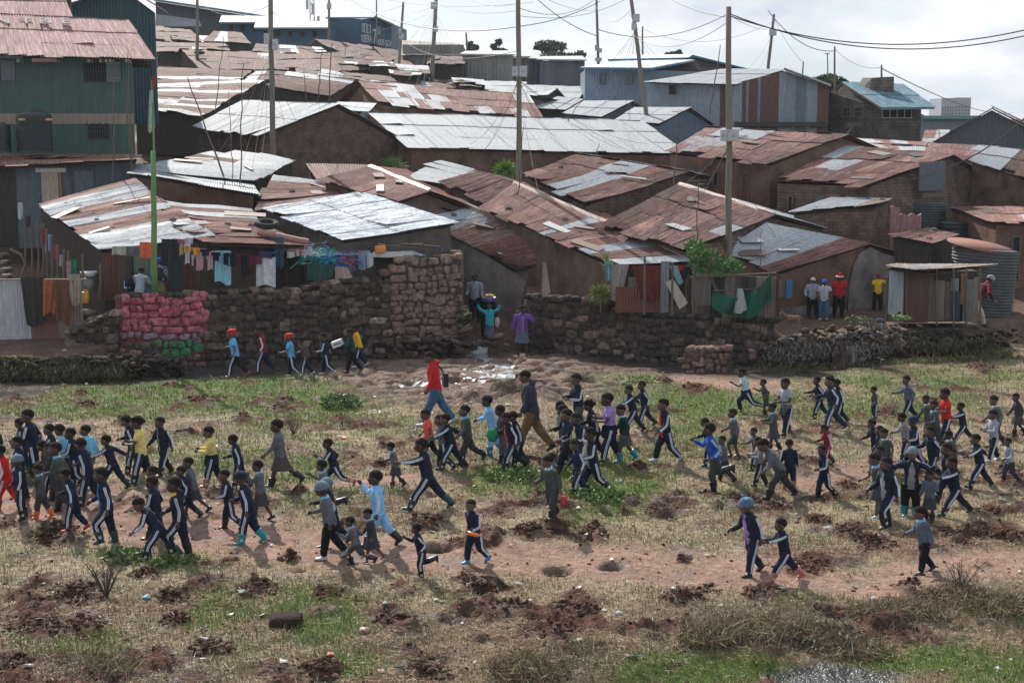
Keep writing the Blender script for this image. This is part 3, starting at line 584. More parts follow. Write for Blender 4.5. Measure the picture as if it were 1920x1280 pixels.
# upper left rows
UP = [('rust and zinc shack above the flagpole on the left', [(300,158,99),(490,151,96),(378,217,88),(250,201,90)], .4, True),
 ('rusty shack beside the dark green house, third row', [(295,126,112),(470,132,110),(440,156,104),(292,158,104)], .12, True),
 ('rusty shack with a tyre on its roof', [(340,92,124),(530,101,122),(500,134,114),(374,128,114)], .05, False),
 ('rusty shack low behind the tyre roof', [(290,78,132),(420,82,130),(430,97,126),(292,97,126)], .1, False),
 ('rust roofed shack just under the green row house', [(292,50,146),(355,55,146),(380,78,138),(292,76,138)], .35, False),
 ('small dark gabled shack above the rusty rows', [(402,58,140),(452,62,140),(470,82,134),(380,76,134)], .05, False),
 ('long rusty roof below the blue low building', [(480,83,134),(600,88,134),(620,104,126),(470,102,126)], .2, False),
 ('long rusty shack with white patched sheets in the middle distance', [(480,101,122),(668,99,122),(692,133,114),(478,129,114)], .07, False),
 ('rusty gabled shack in front of the blue school', [(590,74,136),(722,90,134),(748,122,124),(648,103,126)], .06, False),
 ('steep rusty shack below the blue school', [(700,88,132),(752,96,132),(775,124,124),(735,122,124)], .05, False),
 ('rusty shack with white streaks behind the poles', [(545,136,106),(665,150,104),(620,180,98),(500,160,98)], .3, True),
 ('wide rusty shack in the middle distance', [(640,133,112),(835,156,110),(872,178,103),(722,176,103)], .1, False),
 ('bright zinc roof strip in the middle distance', [(692,125,122),(832,139,120),(862,158,113),(745,151,114)], .95, False),
 ('zinc roofed shack by the centre pole', [(840,150,115),(985,154,114),(985,179,107),(885,176,107)], .97, False),
 ('rusty shack above the dark gap on the left', [(480,133,108),(545,133,108),(520,150,103),(455,152,103)], .3, False),
 ('rust roofed shack behind the white sheets', [(800,118,126),(862,122,126),(880,140,120),(820,137,120)], .3, False)]
for i, (lab, q, s, hz) in enumerate(UP):
    H(lab, q, darkw, seed=60+i, ds=1, sil=s, fine=2, drop=2.4, horiz=hz, bow=.12, jit=1.3, rust=[(.115,.048,.038),(.095,.040,.032),(.14,.068,.054),(.105,.05,.041)])
def door_on(h, t0, t1, z0, z1, m, nb=0):
    TL, TR, BR_, BL = h[1]; d = (BR_-BL); n = Vector((d.y, -d.x, 0)).normalized(); ic = (TL+TR)/2-(BL+BR_)/2
    if n.dot(Vector((ic.x, ic.y, 0))) > 0: n = -n
    a = BL.lerp(BR_, t0)-n*.2; b = BL.lerp(BR_, t1)-n*.2; z = min(a.z, b.z)-.15; q = MB(); dd = (b-a); rz = math.atan2(dd.y, dd.x); c = (a+b)/2+n*.03; q.box((c.x, c.y, z-(z0+z1)/2), dd.xy.length, .07, z1-z0, rz); o = q.build('door' if z1 > 1.2 else 'window', m, h[0])
    q = MB(); L_ = dd.xy.length/2
    for s in (-1, 1): q.box((c.x+math.cos(rz)*s*L_, c.y+math.sin(rz)*s*L_, z-(z0+z1)/2), .07, .1, z1-z0+.06, rz)
    q.box((c.x, c.y, z-z0), L_*2, .1, .06, rz); child(q.build('frame', wood), o)
rd = mat('red_door', (.12,.035,.03), .8, 0, .4, 3); gd = mat('grey_door', (.10,.115,.12), .7, .1, .4, 3)
for h, L_ in ((b1, [(.30, .345, .3, 2.0, rd), (.5, .535, .5, 1.1, hole_m), (.7, .74, .3, 2.0, gd), (.85, .88, .5, 1.0, hole_m)]), (b5, [(.2, .27, .4, 2.2, gd), (.45, .5, .5, 1.1, hole_m), (.72, .79, .4, 2.2, rd)]), (b6, [(.15, .2, .5, 1.1, hole_m), (.45, .53, .4, 2.2, gd), (.72, .77, .5, 1.1, hole_m)]), (b9, [(.3, .42, .4, 2.2, hole_m), (.65, .72, .5, 1.1, hole_m)]), (a13, [(.4, .47, .35, 1.0, hole_m)]), (a12, [(.5, .57, .3, 1.1, hole_m)]), (b4, [(.2, .24, .4, 1.0, hole_m)]), (a10, [(.55, .62, .3, 1.3, hole_m)])):
    for q in L_: door_on(h, *q)
rf = random.Random(12); NF = 0
for i in range(17):      # more small shacks crowding the upper slope
    px = rf.uniform(300, 860); py = rf.uniform(72, 168) if px < 540 else rf.uniform(118, 160); D = np.interp(py, [55, 80, 110, 140, 175, 200], [140, 128, 118, 108, 98, 90])+rf.uniform(0, 2); w_ = rf.uniform(36, 80); h_ = rf.uniform(9, 17); sk = rf.uniform(-22, 24); dz = D*.06
    H('small crowded shack high on the slope, one of many rusty roofs', [(px, py-h_, D+dz), (px+w_, py-h_+rf.uniform(0, 6), D+dz-1), (px+w_+sk, py+rf.uniform(2, 7), D-1), (px+sk, py, D)], darkw, 'lean', name='shack', seed=200+i, ds=1, sil=rf.choice([.04, .1, .3, .8]), fine=2, drop=1.6, bow=.1, jit=1.6, group='small crowded shacks high on the slope', rust=[(.115,.052,.041),(.095,.042,.034),(.14,.075,.06),(.08,.036,.03)])
litter(a8[1], 2, 1, where='small stone on the rusty roof above the plaster wall'); litter(a10[1], 5, 2, where='stone on the long rusty roof with the pale ridge'); litter(a5[1], 2, 3, where='stone on the mixed rust and zinc roof')
litter(a1[1], 5, 4, where='stone on the patchy roof behind the pink wall'); litter(a2[1], 3, 5, where='stone on the rusty roof right of the green pole'); litter(b11[1], 3, 6, where='stone on the tiny patched roof'); litter(a12[1], 3, 7, where='stone on the roof with the broad white patch')
litter(b10[1], 3, 8, where='loose stone on the small mud shack')
# ridge caps on the two pale ridges
for (a, b, nm, lab) in ((a8[1][0], a8[1][1], 'ridge_cap', 'a8'), (a10[1][0], a10[1][1], 'ridge_cap', 'a10'), (a13[1][0], a13[1][1], 'ridge_cap', ''), (a7[1][0], a7[1][1], 'ridge_cap', '')):
    mb = MB(); pts = [a.lerp(b, t) for t in np.linspace(0, 1, 12)]; pts = [p+Vector((0, 0, .035+random.uniform(-.015, .015))) for p in pts]; mb.tube(pts, [(.13, .035)]*12, 8, side=(.6, -.6, 0), col=(.34,.24,.20))
    rt = {'a8': a8, 'a10': a10}.get(lab, a13 if a is a13[1][0] else a7)[0]; mb.build('ridge_cap', iron, rt)
# ---------------------------------------------------------------- dry stone walls : every stone is modelled
def stone(mb, c, sx, sy, sz, col, M3, r):
    """a rough hewn block : squared front with chipped corners"""
    n = 10; c = Vector(c); ring = []; pw = r.uniform(.34, .62); ph = r.uniform(0, 6); sk = r.uniform(-.18, .18)
    for j in range(n):
        a = 2*math.pi*(j+r.uniform(-.25, .25))/n; x, y = math.cos(a), math.sin(a); x = math.copysign(abs(x)**pw, x); y = math.copysign(abs(y)**pw, y); k = r.uniform(.88, 1.04); ring.append((x*k*sx+sk*y*sz, y*k*sz))
    lay = [(-sy*.2, 1.0), (sy*.55, .98), (sy*.92, .86), (sy*1.02, .55)]; vs = []
    tx, tz = r.uniform(-.25, .25), r.uniform(-.3, .2)
    for d_, k in lay:
        for x, z in ring: vs.append(c+M3 @ Vector((x*k, d_+(x*tx+z*tz)*(.5 if d_ > 0 else 0)+r.uniform(-.008, .008), z*k)))
    vs.append(c+M3 @ Vector((0, sy*1.02+r.uniform(-.01, .02), 0))); e = len(vs)-1
    mb.add(vs, [(i*n+(j+1) % n, i*n+j, (i+1)*n+j, (i+1)*n+(j+1) % n) for i in range(3) for j in range(n)]+[(3*n+(j+1) % n, 3*n+j, e) for j in range(n)], 0, col)
def stone_wall(label, pts, tops, base_extra=.5, cols=None, paint=None, seed=1, sz=(.42, .27), thick=.45, group='rough stone walls along the stream'):
    r = random.Random(seed); V = []; T = []; C = []; a = np.random.default_rng(seed)
    P0 = [Vector((p[0], p[1])) for p in pts]; lens = [0]
    for i in range(1, len(P0)): lens.append(lens[-1]+(P0[i]-P0[i-1]).length)
    Lt = lens[-1]; topf = lambda s: float(np.interp(s, [t[0]*Lt for t in tops], [t[1] for t in tops]))
    ang = lambda s: P0[min(np.searchsorted(lens, s, side='right'), len(P0)-1)]-P0[max(0, min(np.searchsorted(lens, s, side='right'), len(P0)-1)-1)]
    pos = lambda s: Vector((float(np.interp(s, lens, [p.x for p in P0])), float(np.interp(s, lens, [p.y for p in P0]))))
    c0 = P0[0]; z = -1.75; mb = MB(); n = 60
    back = []; 
    for i in range(n):
        s0, s1 = Lt*i/n, Lt*(i+1)/n; p, q = pos(s0), pos(s1); d = (q-p).normalized(); nr = Vector((d.y, -d.x)); t = min(topf(s0), topf(s1))-.12
        mb.prism([(p.x+nr.x*.075, p.y+nr.y*.075, -2), (q.x+nr.x*.075, q.y+nr.y*.075, -2), (q.x-nr.x*thick, q.y-nr.y*thick, -2), (p.x-nr.x*thick, p.y-nr.y*thick, -2)], [(p.x+nr.x*.075, p.y+nr.y*.075, t), (q.x+nr.x*.075, q.y+nr.y*.075, t), (q.x-nr.x*thick, q.y-nr.y*thick, t), (p.x-nr.x*thick, p.y-nr.y*thick, t)], 0, (.19,.055,.065) if paint and label[:10] == 'long stone' and s1/Lt < .262 else (.075,.058,.047))
    # stones
    zz = -1.6; row = 0
    while zz < max(t[1] for t in tops):
        h = sz[1]*r.uniform(.75, 1.3); s = -r.random()*sz[0]
        while s < Lt:
            w = sz[0]*r.choice([.5, .7, .9, 1.1, 1.5])*r.uniform(.85, 1.15); sc = s+w/2; s += w
            if sc < 0 or sc > Lt: continue
            jz = .13*(vnoise(sc*1.3, zz*1.7+seed, 3)-.5)*2; zc = zz+h/2+jz
            if zc+h*.25 > topf(sc): continue
            d = ang(sc).normalized(); nr = Vector((d.y, -d.x)); p = pos(sc)
            px, py = project(p.x, p.y, zc)
            k = 8; m = 6; rr = []
            col = list(r.choice(cols)); f = r.uniform(.6, 1.35)
            dk = float(np.clip((fbm(sc*.45+seed*3, zz*.8, 2, 3)-.36)*4.5, .42, 1.3))
            cc = [c*f*dk for c in col]
            if paint: cc = paint(px, py, cc, r)
            M3 = Matrix(((d.x, nr.x, 0), (d.y, nr.y, 0), (0, 0, 1)))
            big = r.random() < .14; sh = 1.0
            cc = [a_*.72+b_*.28 for a_, b_ in zip(cc, (.135,.10,.08) if not (paint and cc[0] > 2.2*cc[1]) else cc)]
            stone(mb, (p.x+nr.x*(.012 if big else 0), p.y+nr.y*(.012 if big else 0), zc+(h*.4 if big else 0)), w*(.62 if big else .52)*r.uniform(.8, 1.05), r.uniform(.098, .138), h*(.85 if big else .53)*r.uniform(.78, 1.06), cc, M3 @ Matrix.Rotation(r.uniform(-.16, .16), 3, 'Y'), r)
        zz += h*.93; row += 1
    # coping stones across the top
    s = 0
    while s < Lt:
        w = r.uniform(.2, .5); p = pos(min(s+w/2, Lt)); d = ang(min(s+w/2, Lt)).normalized(); nr = Vector((d.y, -d.x)); t = topf(s+w/2); px, py = project(p.x, p.y, t)
        c0_ = r.choice(cols); u_ = r.uniform(.5, 1.2); cc = [c*u_ for c in c0_]; cc = paint(px, py+6, cc, r) if paint and r.random() < .5 else cc
        M3 = Matrix(((d.x, nr.x, 0), (d.y, nr.y, 0), (0, 0, 1)))
        mb.ell((p.x-nr.x*thick*.45, p.y-nr.y*thick*.45, t-.04+r.uniform(-.03, .04)), w*.55, thick*.62, r.uniform(.09, .16), 9, 6, 0, cc, M3, .09, .65); s += w*.85
    o = mb.build('stone_wall', mat('wall_stone', (.2,.2,.2), .95, 0, .75, 7, .9, 16, attr='Col', spec=.2), None, True, origin=(c0.x, c0.y, -1)); return tag(o, label, 'wall', group)
BR = [(.24,.155,.12),(.15,.11,.088),(.10,.075,.06),(.34,.25,.205),(.13,.105,.085),(.085,.068,.057),(.10,.08,.065)]
def pt(px, py, D): v = P(px, py, D); return (v.x, v.y)
def paint(px, py, c, r):
    f = r.uniform(.75, 1.1)
    if 212 < px < 388:
        e = (px-212)/176
        if py < 628-r.uniform(0, 8): g_ = r.random(); return [(.46+.1*g_)*f, (.10+.10*g_)*f, (.13+.11*g_)*f] if px < 384+r.uniform(-6, 4) else c
        if py < 642: return [.36*f, .25*f, .30*f]
        if py < 664 and px > 290: return [.035*f, .27*f, .10*f]
        return c
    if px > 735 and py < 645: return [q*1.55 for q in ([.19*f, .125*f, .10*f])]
    return c
zt = lambda px, py, D: P(px, py, D).z
WL = [pt(219, 600, 47.2), pt(640, 600, 49.8), pt(862, 600, 51.4)]
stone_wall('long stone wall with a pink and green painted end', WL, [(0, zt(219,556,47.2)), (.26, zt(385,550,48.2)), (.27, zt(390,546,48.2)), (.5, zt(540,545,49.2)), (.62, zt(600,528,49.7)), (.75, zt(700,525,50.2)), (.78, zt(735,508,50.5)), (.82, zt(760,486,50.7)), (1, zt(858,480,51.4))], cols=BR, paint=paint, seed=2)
WC = [pt(861, 600, 51.5), (P(861, 600, 51.5).x-.1, 56)]
stone_wall('stone wall turning back into the alley beside the tall corner', WC, [(0, zt(858,482,51.4)), (1, 2.3)], cols=BR, seed=5, paint=lambda px, py, c, r: [.2,.14,.11])
WR = [pt(984, 600, 52.0), pt(1180, 600, 50.3), pt(1445, 600, 47.9)]
stone_wall('dark damp stone wall under the plaster house', WR, [(0, zt(985,556,52)), (.35, zt(1140,562,50.6)), (.43, zt(1175,570,50.3)), (.45, zt(1190,588,50.2)), (1, zt(1445,600,47.9))], cols=[(.10,.08,.065),(.07,.058,.048),(.08,.066,.055),(.2,.14,.12),(.055,.046,.04),(.045,.038,.033)], seed=3, sz=(.5,.3))
b = Vector(pt(1290, 600, 48.6)); c_ = Vector(pt(1366, 600, 48.0))
stone_wall('low ledge of reddish blocks at the foot of the dark wall', [pt(1285, 600, 46.4), pt(1366, 600, 45.9)], [(0, zt(1285,656,46.4)), (1, zt(1366,653,45.9))], cols=[(.24,.15,.115),(.19,.12,.095)], seed=4, sz=(.36,.2), thick=.6)
stone_wall('steep stack of blocks holding the blue end steps', [pt(128, 600, 46.9), pt(216, 600, 46.9)], [(0, zt(130,625,46.9)), (.5, zt(170,606,46.9)), (1, zt(216,585,46.9))], cols=BR, seed=6, thick=1.2)

rs_ = random.Random(77)
for h in (a1, a2, a4, a5, a7, a8, a10, a12, a13, a14, b4, b5, b6, b7):     # odd scraps lying on the sheets
    TL, TR, BR_, BL = h[1]
    for k in range(3):
        u, v = rs_.uniform(.1, .9), rs_.uniform(.1, .9); p = (TL*(1-u)+TR*u)*(1-v)+(BL*(1-u)+BR_*u)*v; nr = (TR-TL).cross(BL-TL).normalized(); nr = nr if nr.z > 0 else -nr; e1 = (TR-TL).normalized(); e1 = (Matrix.Rotation(rs_.uniform(-.7, .7), 3, nr) @ e1); e2 = nr.cross(e1)
        mb = MB(); l_, w_k = rs_.uniform(.25, .8), rs_.uniform(.06, .28); q = [p+nr*.07+e1*a*l_+e2*b_*w_k+nr*rs_.uniform(0, .05) for a, b_ in ((-1, -1), (1, -1), (1, 1), (-1, 1))]; mb.slab(q, .025, col=rs_.choice([(.10,.06,.05),(.20,.17,.15),(.34,.34,.35),(.14,.08,.06),(.06,.05,.045)]))
        tag(mb.build('roof_scrap', iron), 'loose scrap of tin or board lying on a shack roof', 'scrap', 'loose scraps lying on the shack roofs')
# ---------------------------------------------------------------- larger buildings
def bt(c, r=.6, m=.0): return mat('tin_%d_%d_%d' % tuple(int(v*255) for v in c), c, r, m, .22, 1.5, .12, 9, stretch=(2, 2, .6))
def windowp(root, a, b, z0, z1, nbar=6, frame=bt((.05,.07,.07)), depth=.06, off=.03, pane=hole_m, shutter=None, mull=0):
    """a,b = xy of the ends of the opening on the wall face (left, right seen from outside)"""
    a = Vector(a); b = Vector(b); d = (b-a); L_ = d.length; d = d/L_; n = Vector((d.y, -d.x)); rz = math.atan2(d.y, d.x)
    def at(s, o, z): p = a+d*s+n*o; return (p.x, p.y, z)
    mb = MB(); t = .05
    mb.box(at(L_/2, off, z1), L_+2*t, depth, t, rz); mb.box(at(L_/2, off, z0), L_+2*t, depth, t, rz)
    for s in (0, L_): mb.box(at(s, off+.002, (z0+z1)/2), t, depth, z1-z0+.02, rz)
    for i in range(mull): mb.box(at(L_*(i+1)/(mull+1), off+.002, (z0+z1)/2), t*1.4, depth, z1-z0, rz)
    w = mb.build('window', frame, root)
    mb = MB(); mb.box(at(L_/2, off-.012, (z0+z1)/2), L_-.02, .02, z1-z0-.02, rz); mb.build('pane', pane, w)
    if nbar:
        mb = MB()
        for i in range(1, nbar): mb.tube([at(L_*i/nbar, off+.012, z0+.02), at(L_*i/nbar, off+.012, z1-.02)], .012, 6)
        mb.tube([at(0, off+.014, (z0+z1)/2), at(L_, off+.014, (z0+z1)/2)], .012, 6); mb.build('window_bars', frame, w)
    if shutter:
        mb = MB(); s0 = L_+.03; mb.box(at(s0+.3, off+.10, (z0+z1)/2), .6, .03, z1-z0, rz+.25); mb.build('shutter', shutter, w)
    return w
def xyD(px, D, py=None): py = py or (60 if D > 140 else 140 if D > 80 else 200 if D >= 65 else 400); p = P(px, py, D); return Vector((p.x, p.y))
def text(root, s, a, b, z, h, m, tilt=None, name='lettering', ext=.01, M=None, font_w=1.0):
    cu = bpy.data.curves.new('t', 'FONT'); cu.body = s; cu.size = h*1.38; cu.extrude = ext; cu.align_x = 'CENTER'; cu.align_y = 'CENTER'; cu.offset = .012*h
    o = bpy.data.objects.new('t', cu); scene.collection.objects.link(o); dg = bpy.context.evaluated_depsgraph_get(); me = bpy.data.meshes.new_from_object(o.evaluated_get(dg)); bpy.data.objects.remove(o)
    me.materials.clear(); me.materials.append(m); t = link(name, me)
    if M is None:
        a = Vector(a); b = Vector(b); d = (b-a).normalized(); c = (a+b)/2; M = Matrix(((d.x, 0, d.y, c.x), (d.y, 0, -d.x, c.y), (0, 1, 0, z), (0, 0, 0, 1)))
    w = max(v.co.x for v in me.vertices)-min(v.co.x for v in me.vertices)
    if a is not None: M = M @ Matrix.Diagonal(((Vector(b)-Vector(a)).length/max(w, .01), 1, 1, 1))
    me.transform(M); child(t, root) if root else None
    return t
green = bt((.050,.105,.085)); teal = bt((.022,.070,.085)); bluet = bt((.03,.085,.14))
# -- green two storey house, top left
g = empty('green_house', P(120, 290, 66), 'two storey green corrugated house with faded pink roof', 'house')
D1 = 66; a, b = xyD(-60, D1), xyD(250, D1); zT, zM, zM2, zB = zt(0,112,D1), zt(0,214,D1), zt(0,232,D1), zt(0,292,D1)-1
mb = MB(); corr_wall(mb, a, b, zM, zT+.05, pitch=.13, amp=.02); corr_wall(mb, a, b, zB, zM2, pitch=.13, amp=.02)
kq = (D1+6)/D1; mb.prism([(a.x, D1+.1, zB), (b.x-.03, D1+.1, zB), (b.x*kq, D1+6, zB), (a.x*kq, D1+6, zB)], [(a.x, D1+.1, zT-.05), (b.x-.03, D1+.1, zT-.05), (b.x*kq, D1+6, zT-.05), (a.x*kq, D1+6, zT-.05)]); mb.build('wall', green, g)
mb = MB(); corr_wall(mb, a+Vector((0, -.05)), b+Vector((0.02, -.05)), zM2-.02, zM+.02, pitch=.3, amp=.03); mb.build('board_band', woodl, g)
PK = [(.30,.165,.155),(.33,.19,.175),(.29,.16,.15)]
sheets('roof', [P(-60, 24, 69.5), P(236, 38, 69.5), P(283, 110, 65.2), P(-60, 101, 65.2)], g, sil=0, tint=(.33,.185,.175), seed=5, fine=4, bow=.02, jit=.35, sl=2.0, pitch=.12, amp=.022)
sheets('roof', [P(236, 38, 69.5), P(-60, 24, 69.5), P(-60, 101, 65.2)+Vector((0, 8.6, 0)), P(283, 110, 65.2)+Vector((-2.1, 8.6, 0))], g, sil=0, tint=(.33,.185,.175), seed=6, fine=2, bow=.02, jit=.3)
mb = MB(); e0, r0 = P(250, 108, 66), P(226, 42, 69.5); mb.prism([(b.x-.03, D1+.1, zT-.1), (b.x-.8, D1+3.3, r0.z-.2), (b.x-1.75, D1+6.4, zT-.1)], [(b.x-.1, D1+.1, zT-.1), (b.x-.9, D1+3.3, r0.z-.2), (b.x-1.85, D1+6.4, zT-.1)]); mb.build('gable', green, g)
mb = MB()
for px in (38, 108, 170, 192, 203, 210, 240): q = P(px, 115, 65.5); mb.box((q.x, 65.5, q.z), .09, .7, .14)
mb.build('rafter_ends', woodl, g)
mb = MB(); q = P(82, 113, 65.4); mb.box(tuple(q), 1.05, .03, .16); mb.build('pink_board', bt((.45,.20,.19)), g)
windowp(g, xyD(159, D1), xyD(203, D1), zt(0,155,D1), zt(0,116,D1), 9, shutter=bt((.09,.12,.12)))
windowp(g, xyD(-10, D1), xyD(6, D1), zt(0,152,D1), zt(0,114,D1), 4, shutter=bt((.09,.12,.12)))
windowp(g, xyD(163, D1), xyD(204, D1), zt(0,262,D1), zt(0,232,D1), 9)
for s, x0, x1, y0, y1, xs in (('NTRE', 0, 0, 34, 56, (6, 50, 84, 124)),):
    n_ = (P(0, 60, 67)-P(0, 60, 67)); up = (P(120, 33, 69.3)-P(140, 104, 65.3)).normalized(); rt = Vector((1, 0, -.01)).normalized(); nr = rt.cross(up).normalized()
    wf = mat('faded_white', (.42,.36,.35), .9, 0, .35, 5)
    for ch, px in zip(s, xs):
        c = P(px, 45, 68.6)+nr*.13; M = Matrix.Translation(c) @ Matrix((rt, up, nr)).transposed().to_4x4(); text(g, ch, None, None, 0, .72, wf, M=M, name='roof_letter', ext=.02)
g2 = empty('pink_roof_house', P(40, 60, 74), 'house with faded pink roof behind the green house', 'house')
sheets('roof', [P(-60, -30, 77), P(108, -30, 77), P(133, 33, 73), P(-60, 27, 73)], g2, sil=0, tint=(.33,.185,.175), seed=8, fine=3, bow=.02, jit=.35)
mb = MB(); q = P(110, 30, 74); mb.box((q.x-5, 77, q.z-2.6), 10, 5.6, 5); mb.build('wall', green, g2)
# -- teal house behind
D2 = 82; g3 = empty('teal_house', P(210, 200, D2), 'tall dark teal corrugated house behind the green one', 'house')
a, b = xyD(120, D2), xyD(294, D2); zB = zt(0,165,D2)-2; ap = P(232, -22, D2)
mb = MB(); corr_wall(mb, a, b, zB, 0, pitch=.18, amp=.03, top=lambda t: zt(0, np.interp(t, [0, .65, 1], [10, -22, 24]), D2)); kq = (D2+6)/D2; zz_ = zt(0,26,D2); mb.prism([(a.x, D2+.1, zB), (b.x-.03, D2+.1, zB), (b.x*kq, D2+6, zB), (a.x*kq, D2+6, zB)], [(a.x, D2+.1, zz_), (b.x-.03, D2+.1, zz_), (b.x*kq, D2+6, zz_), (a.x*kq, D2+6, zz_)]); mb.build('wall', teal, g3)
mb = MB(); mb.slab([P(115, 12, D2-.6), P(233, -26, D2-.6), P(233, -26, D2+6), P(115, 12, D2+6)], .06, col=(.2,.14,.13)); mb.slab([P(232, -26, D2-.6), P(315, 24, D2-.6), P(315, 24, D2+6), P(232, -26, D2+6)], .08, col=(.25,.18,.16)); mb.build('roof', iron, g3)
mb = MB(); q = P(256, 57, D2-.06); mb.box(tuple(q), .12, .05, .12); mb.build('wall_lamp', steel, g3)
mb = MB(); q = P(129, 15, 76); mb.box((q.x, 76, q.z), .24, .24, 1.9); o = mb.build('brick_chimney', mat('brown_post', (.10,.06,.045), .9, 0, .3), None); tag(o, 'brown post between the pink roofs at top left', 'post')
# -- shed row in front of the green house
g4 = empty('shed_row', P(120, 400, 60), 'low grey tin row with a cream door and a rusty lean-to roof', 'shed')
sheets('roof', [P(-60, 290, 65), P(262, 290, 65), P(258, 300, 59.6), P(-60, 314, 59.6)], g4, sil=.1, seed=19, fine=4, bow=.03, rust=[(.30,.15,.115),(.24,.12,.09),(.27,.13,.10)])
D4 = 60.2; a, b = xyD(-60, D4), xyD(250, D4); zz0, zz1 = zt(0,420,D4), zt(0,308,D4)
mb = MB(); cf = lambda t: ((.045,.035,.03) if t < .3 else (.11,.14,.165) if t < .62 else (.07,.085,.10) if t < .78 else (.09,.115,.13))
corr_wall(mb, a, b, zz0-1, zz1, colf=cf); mb.box(((a.x+b.x)/2, D4+2.2, (zz0+zz1)/2-.3), b.x-a.x, 4, zz1-zz0, col=(.05,.05,.05)); mb.build('wall', iron, g4)
mb = MB(); a, b = xyD(80, D4-.06), xyD(112, D4-.06); corr_wall(mb, a, b, zt(0,378,D4), zt(0,323,D4), pitch=.09, amp=.01, col=None, colf=lambda t: (.42,.36,.27)) if False else corr_wall(mb, a, b, zt(0,378,D4), zt(0,323,D4), pitch=.09, amp=.01, colf=lambda t: (.42,.36,.27)); mb.build('door', iron, g4)
mb = MB(); q = P(114, 350, D4-.07); mb.box(tuple(q), .09, .06, 1.25, col=(.30,.14,.07)); mb.build('door_post', iron, g4)
mb = MB(); q = P(95, 319, D4-.1); mb.box(tuple(q), 1.25, .04, .17, col=(.5,.5,.5)); mb.build('sign_board', iron, g4)
mb = MB(); a, b = xyD(142, D4-.06), xyD(178, D4-.06); corr_wall(mb, a, b, zt(0,372,D4), zt(0,320,D4), pitch=.09, amp=.01, colf=lambda t: (.10,.135,.16)); mb.build('door', iron, g4)
def tank(px, yt, yb, w, D, label, m, ribs=14, slim=1.0, tilt=0, dome=False, band=None):
    s = F/D; r = w/2/s; c = P(px, yb, D+r); h = (yb-yt)/s; prof = [(0.02, 0), (r, 0)]
    for i in range(ribs*4+1): z = h*i/(ribs*4); prof.append((r*(1+.028*math.sin(i*math.pi/2)), z))
    prof += ([(r*.9, h+.1*r), (r*.45, h+.22*r), (r*.42, h+.34*r), (.02, h+.34*r)] if dome else [(r*1.01, h), (r*.9, h+.02), (.02, h+.05)])
    mb = MB(); mb.lathe((0, 0, 0), prof, 28); o = mb.build('water_tank', m, None, True); o.location = c; o.rotation_euler = (0, R(tilt), 0); tag(o, label, 'water tank'); return o
blackp = mat('black_plastic', (.018,.022,.026), .5, 0, .2, 3); tinr = mat('ribbed_tin', (.085,.092,.092), .7, .15, .35, 3, .1, 9); rusttop = mat('rust_top', (.24,.10,.07), .85, 0, .3, 4)
t1 = tank(66, 218, 285, 66, 62.5, 'large black ribbed plastic tank against the green house', blackp, 16, dome=True)
mb = MB()
for px in (41, 92): q = P(px, 224, 62.4); mb.box(tuple(q), .28, .03, .09)
child(mb.build('yellow_label', mat('ochre', (.5,.32,.06), .7)), t1)
tank(3, 236, 285, 36, 62.5, 'smaller black tank cut by the left edge', blackp, 12, dome=True)
tank(1733, 381, 424, 81, 64, 'round ribbed galvanised tank behind the pink tin sheets', tinr, 9)
tank(1790, 418, 446, 63, 62, 'low dark green open tank holding loose scrap', mat('dark_green_tank', (.015,.035,.033), .55), 3)
t3 = tank(1834, 463, 592, 122, 54.5, 'big leaning ribbed tank with a rusty red lid', tinr, 22, tilt=4)
r_ = 61/F*54.5*1.02; mb = MB(); q = P(1834, 463, 54.5+r_*.98); mb.lathe((0, 0, 0), [(.02, 0), (r_, 0), (r_, .05), (.02, .09)], 28); o = mb.build('lid', rusttop, None, True); o.location = q+Vector((.06, 0, .03)); o.rotation_euler = (R(7), R(8), 0); child_loc = o; o.parent = t3; o.matrix_parent_inverse = (Matrix.Translation(t3.location) @ t3.rotation_euler.to_matrix().to_4x4()).inverted()
mb = MB(); corr_wall(mb, xyD(1670, 59.5), xyD(1728, 59.5), zt(0,440,59.5)-.6, 0, pitch=.1, amp=.02, top=lambda t: zt(0, 388 if t < .28 else 402, 59.5)+.05*math.sin(t*20), colf=lambda t: (.34,.19,.18)); tag(mb.build('tin_fence', iron), 'faded pink tin sheets leaning by the galvanised tank', 'fence')
# -- right hand large buildings
def gable_house(name, label, cat, fr, wallm, zb, depth, roofm_kw, roofq=None):
    root = empty(name, P(fr[1][0], fr[1][1], fr[1][2]), label, cat)
    return root
silver = dict(sil=1, fine=2, bow=.02, jit=.3)
# blue-white house with blue fascia
D5 = 104; w1 = empty('white_house', P(1150, 205, D5), 'pale blue tin house with bright blue roof edge', 'house')
a, b = xyD(1097, D5), xyD(1216, D5+1); mb = MB(); corr_wall(mb, a, b, zt(0,215,D5)-2, zt(0,129,D5), pitch=.2, amp=.02, colf=lambda t: (.27,.33,.42)); mb.prism([(a.x+.1, a.y+.1, 3), (b.x, b.y+.1, 3), (b.x+7, b.y+6, 3), (a.x, a.y+7, 3)], [(a.x+.1, a.y+.1, zt(0,130,D5)), (b.x, b.y+.1, zt(0,130,D5)), (b.x+7, b.y+6, zt(0,130,D5)), (a.x, a.y+7, zt(0,130,D5))], col=(.20,.25,.32)); mb.build('wall', iron, w1)
windowp(w1, xyD(1127, D5), xyD(1136, D5), zt(0,158,D5), zt(0,141,D5), 0, off=.06, pane=mat('dusty_glass', (.10,.12,.13), .3)); windowp(w1, xyD(1176, D5), xyD(1186, D5), zt(0,158,D5), zt(0,141,D5), 0, off=.06, pane=MATS['dusty_glass'])
bl = bt((.035,.20,.31)); wr_ = mat('white_tin', (.62,.64,.66), .5, .3, .12, 3)
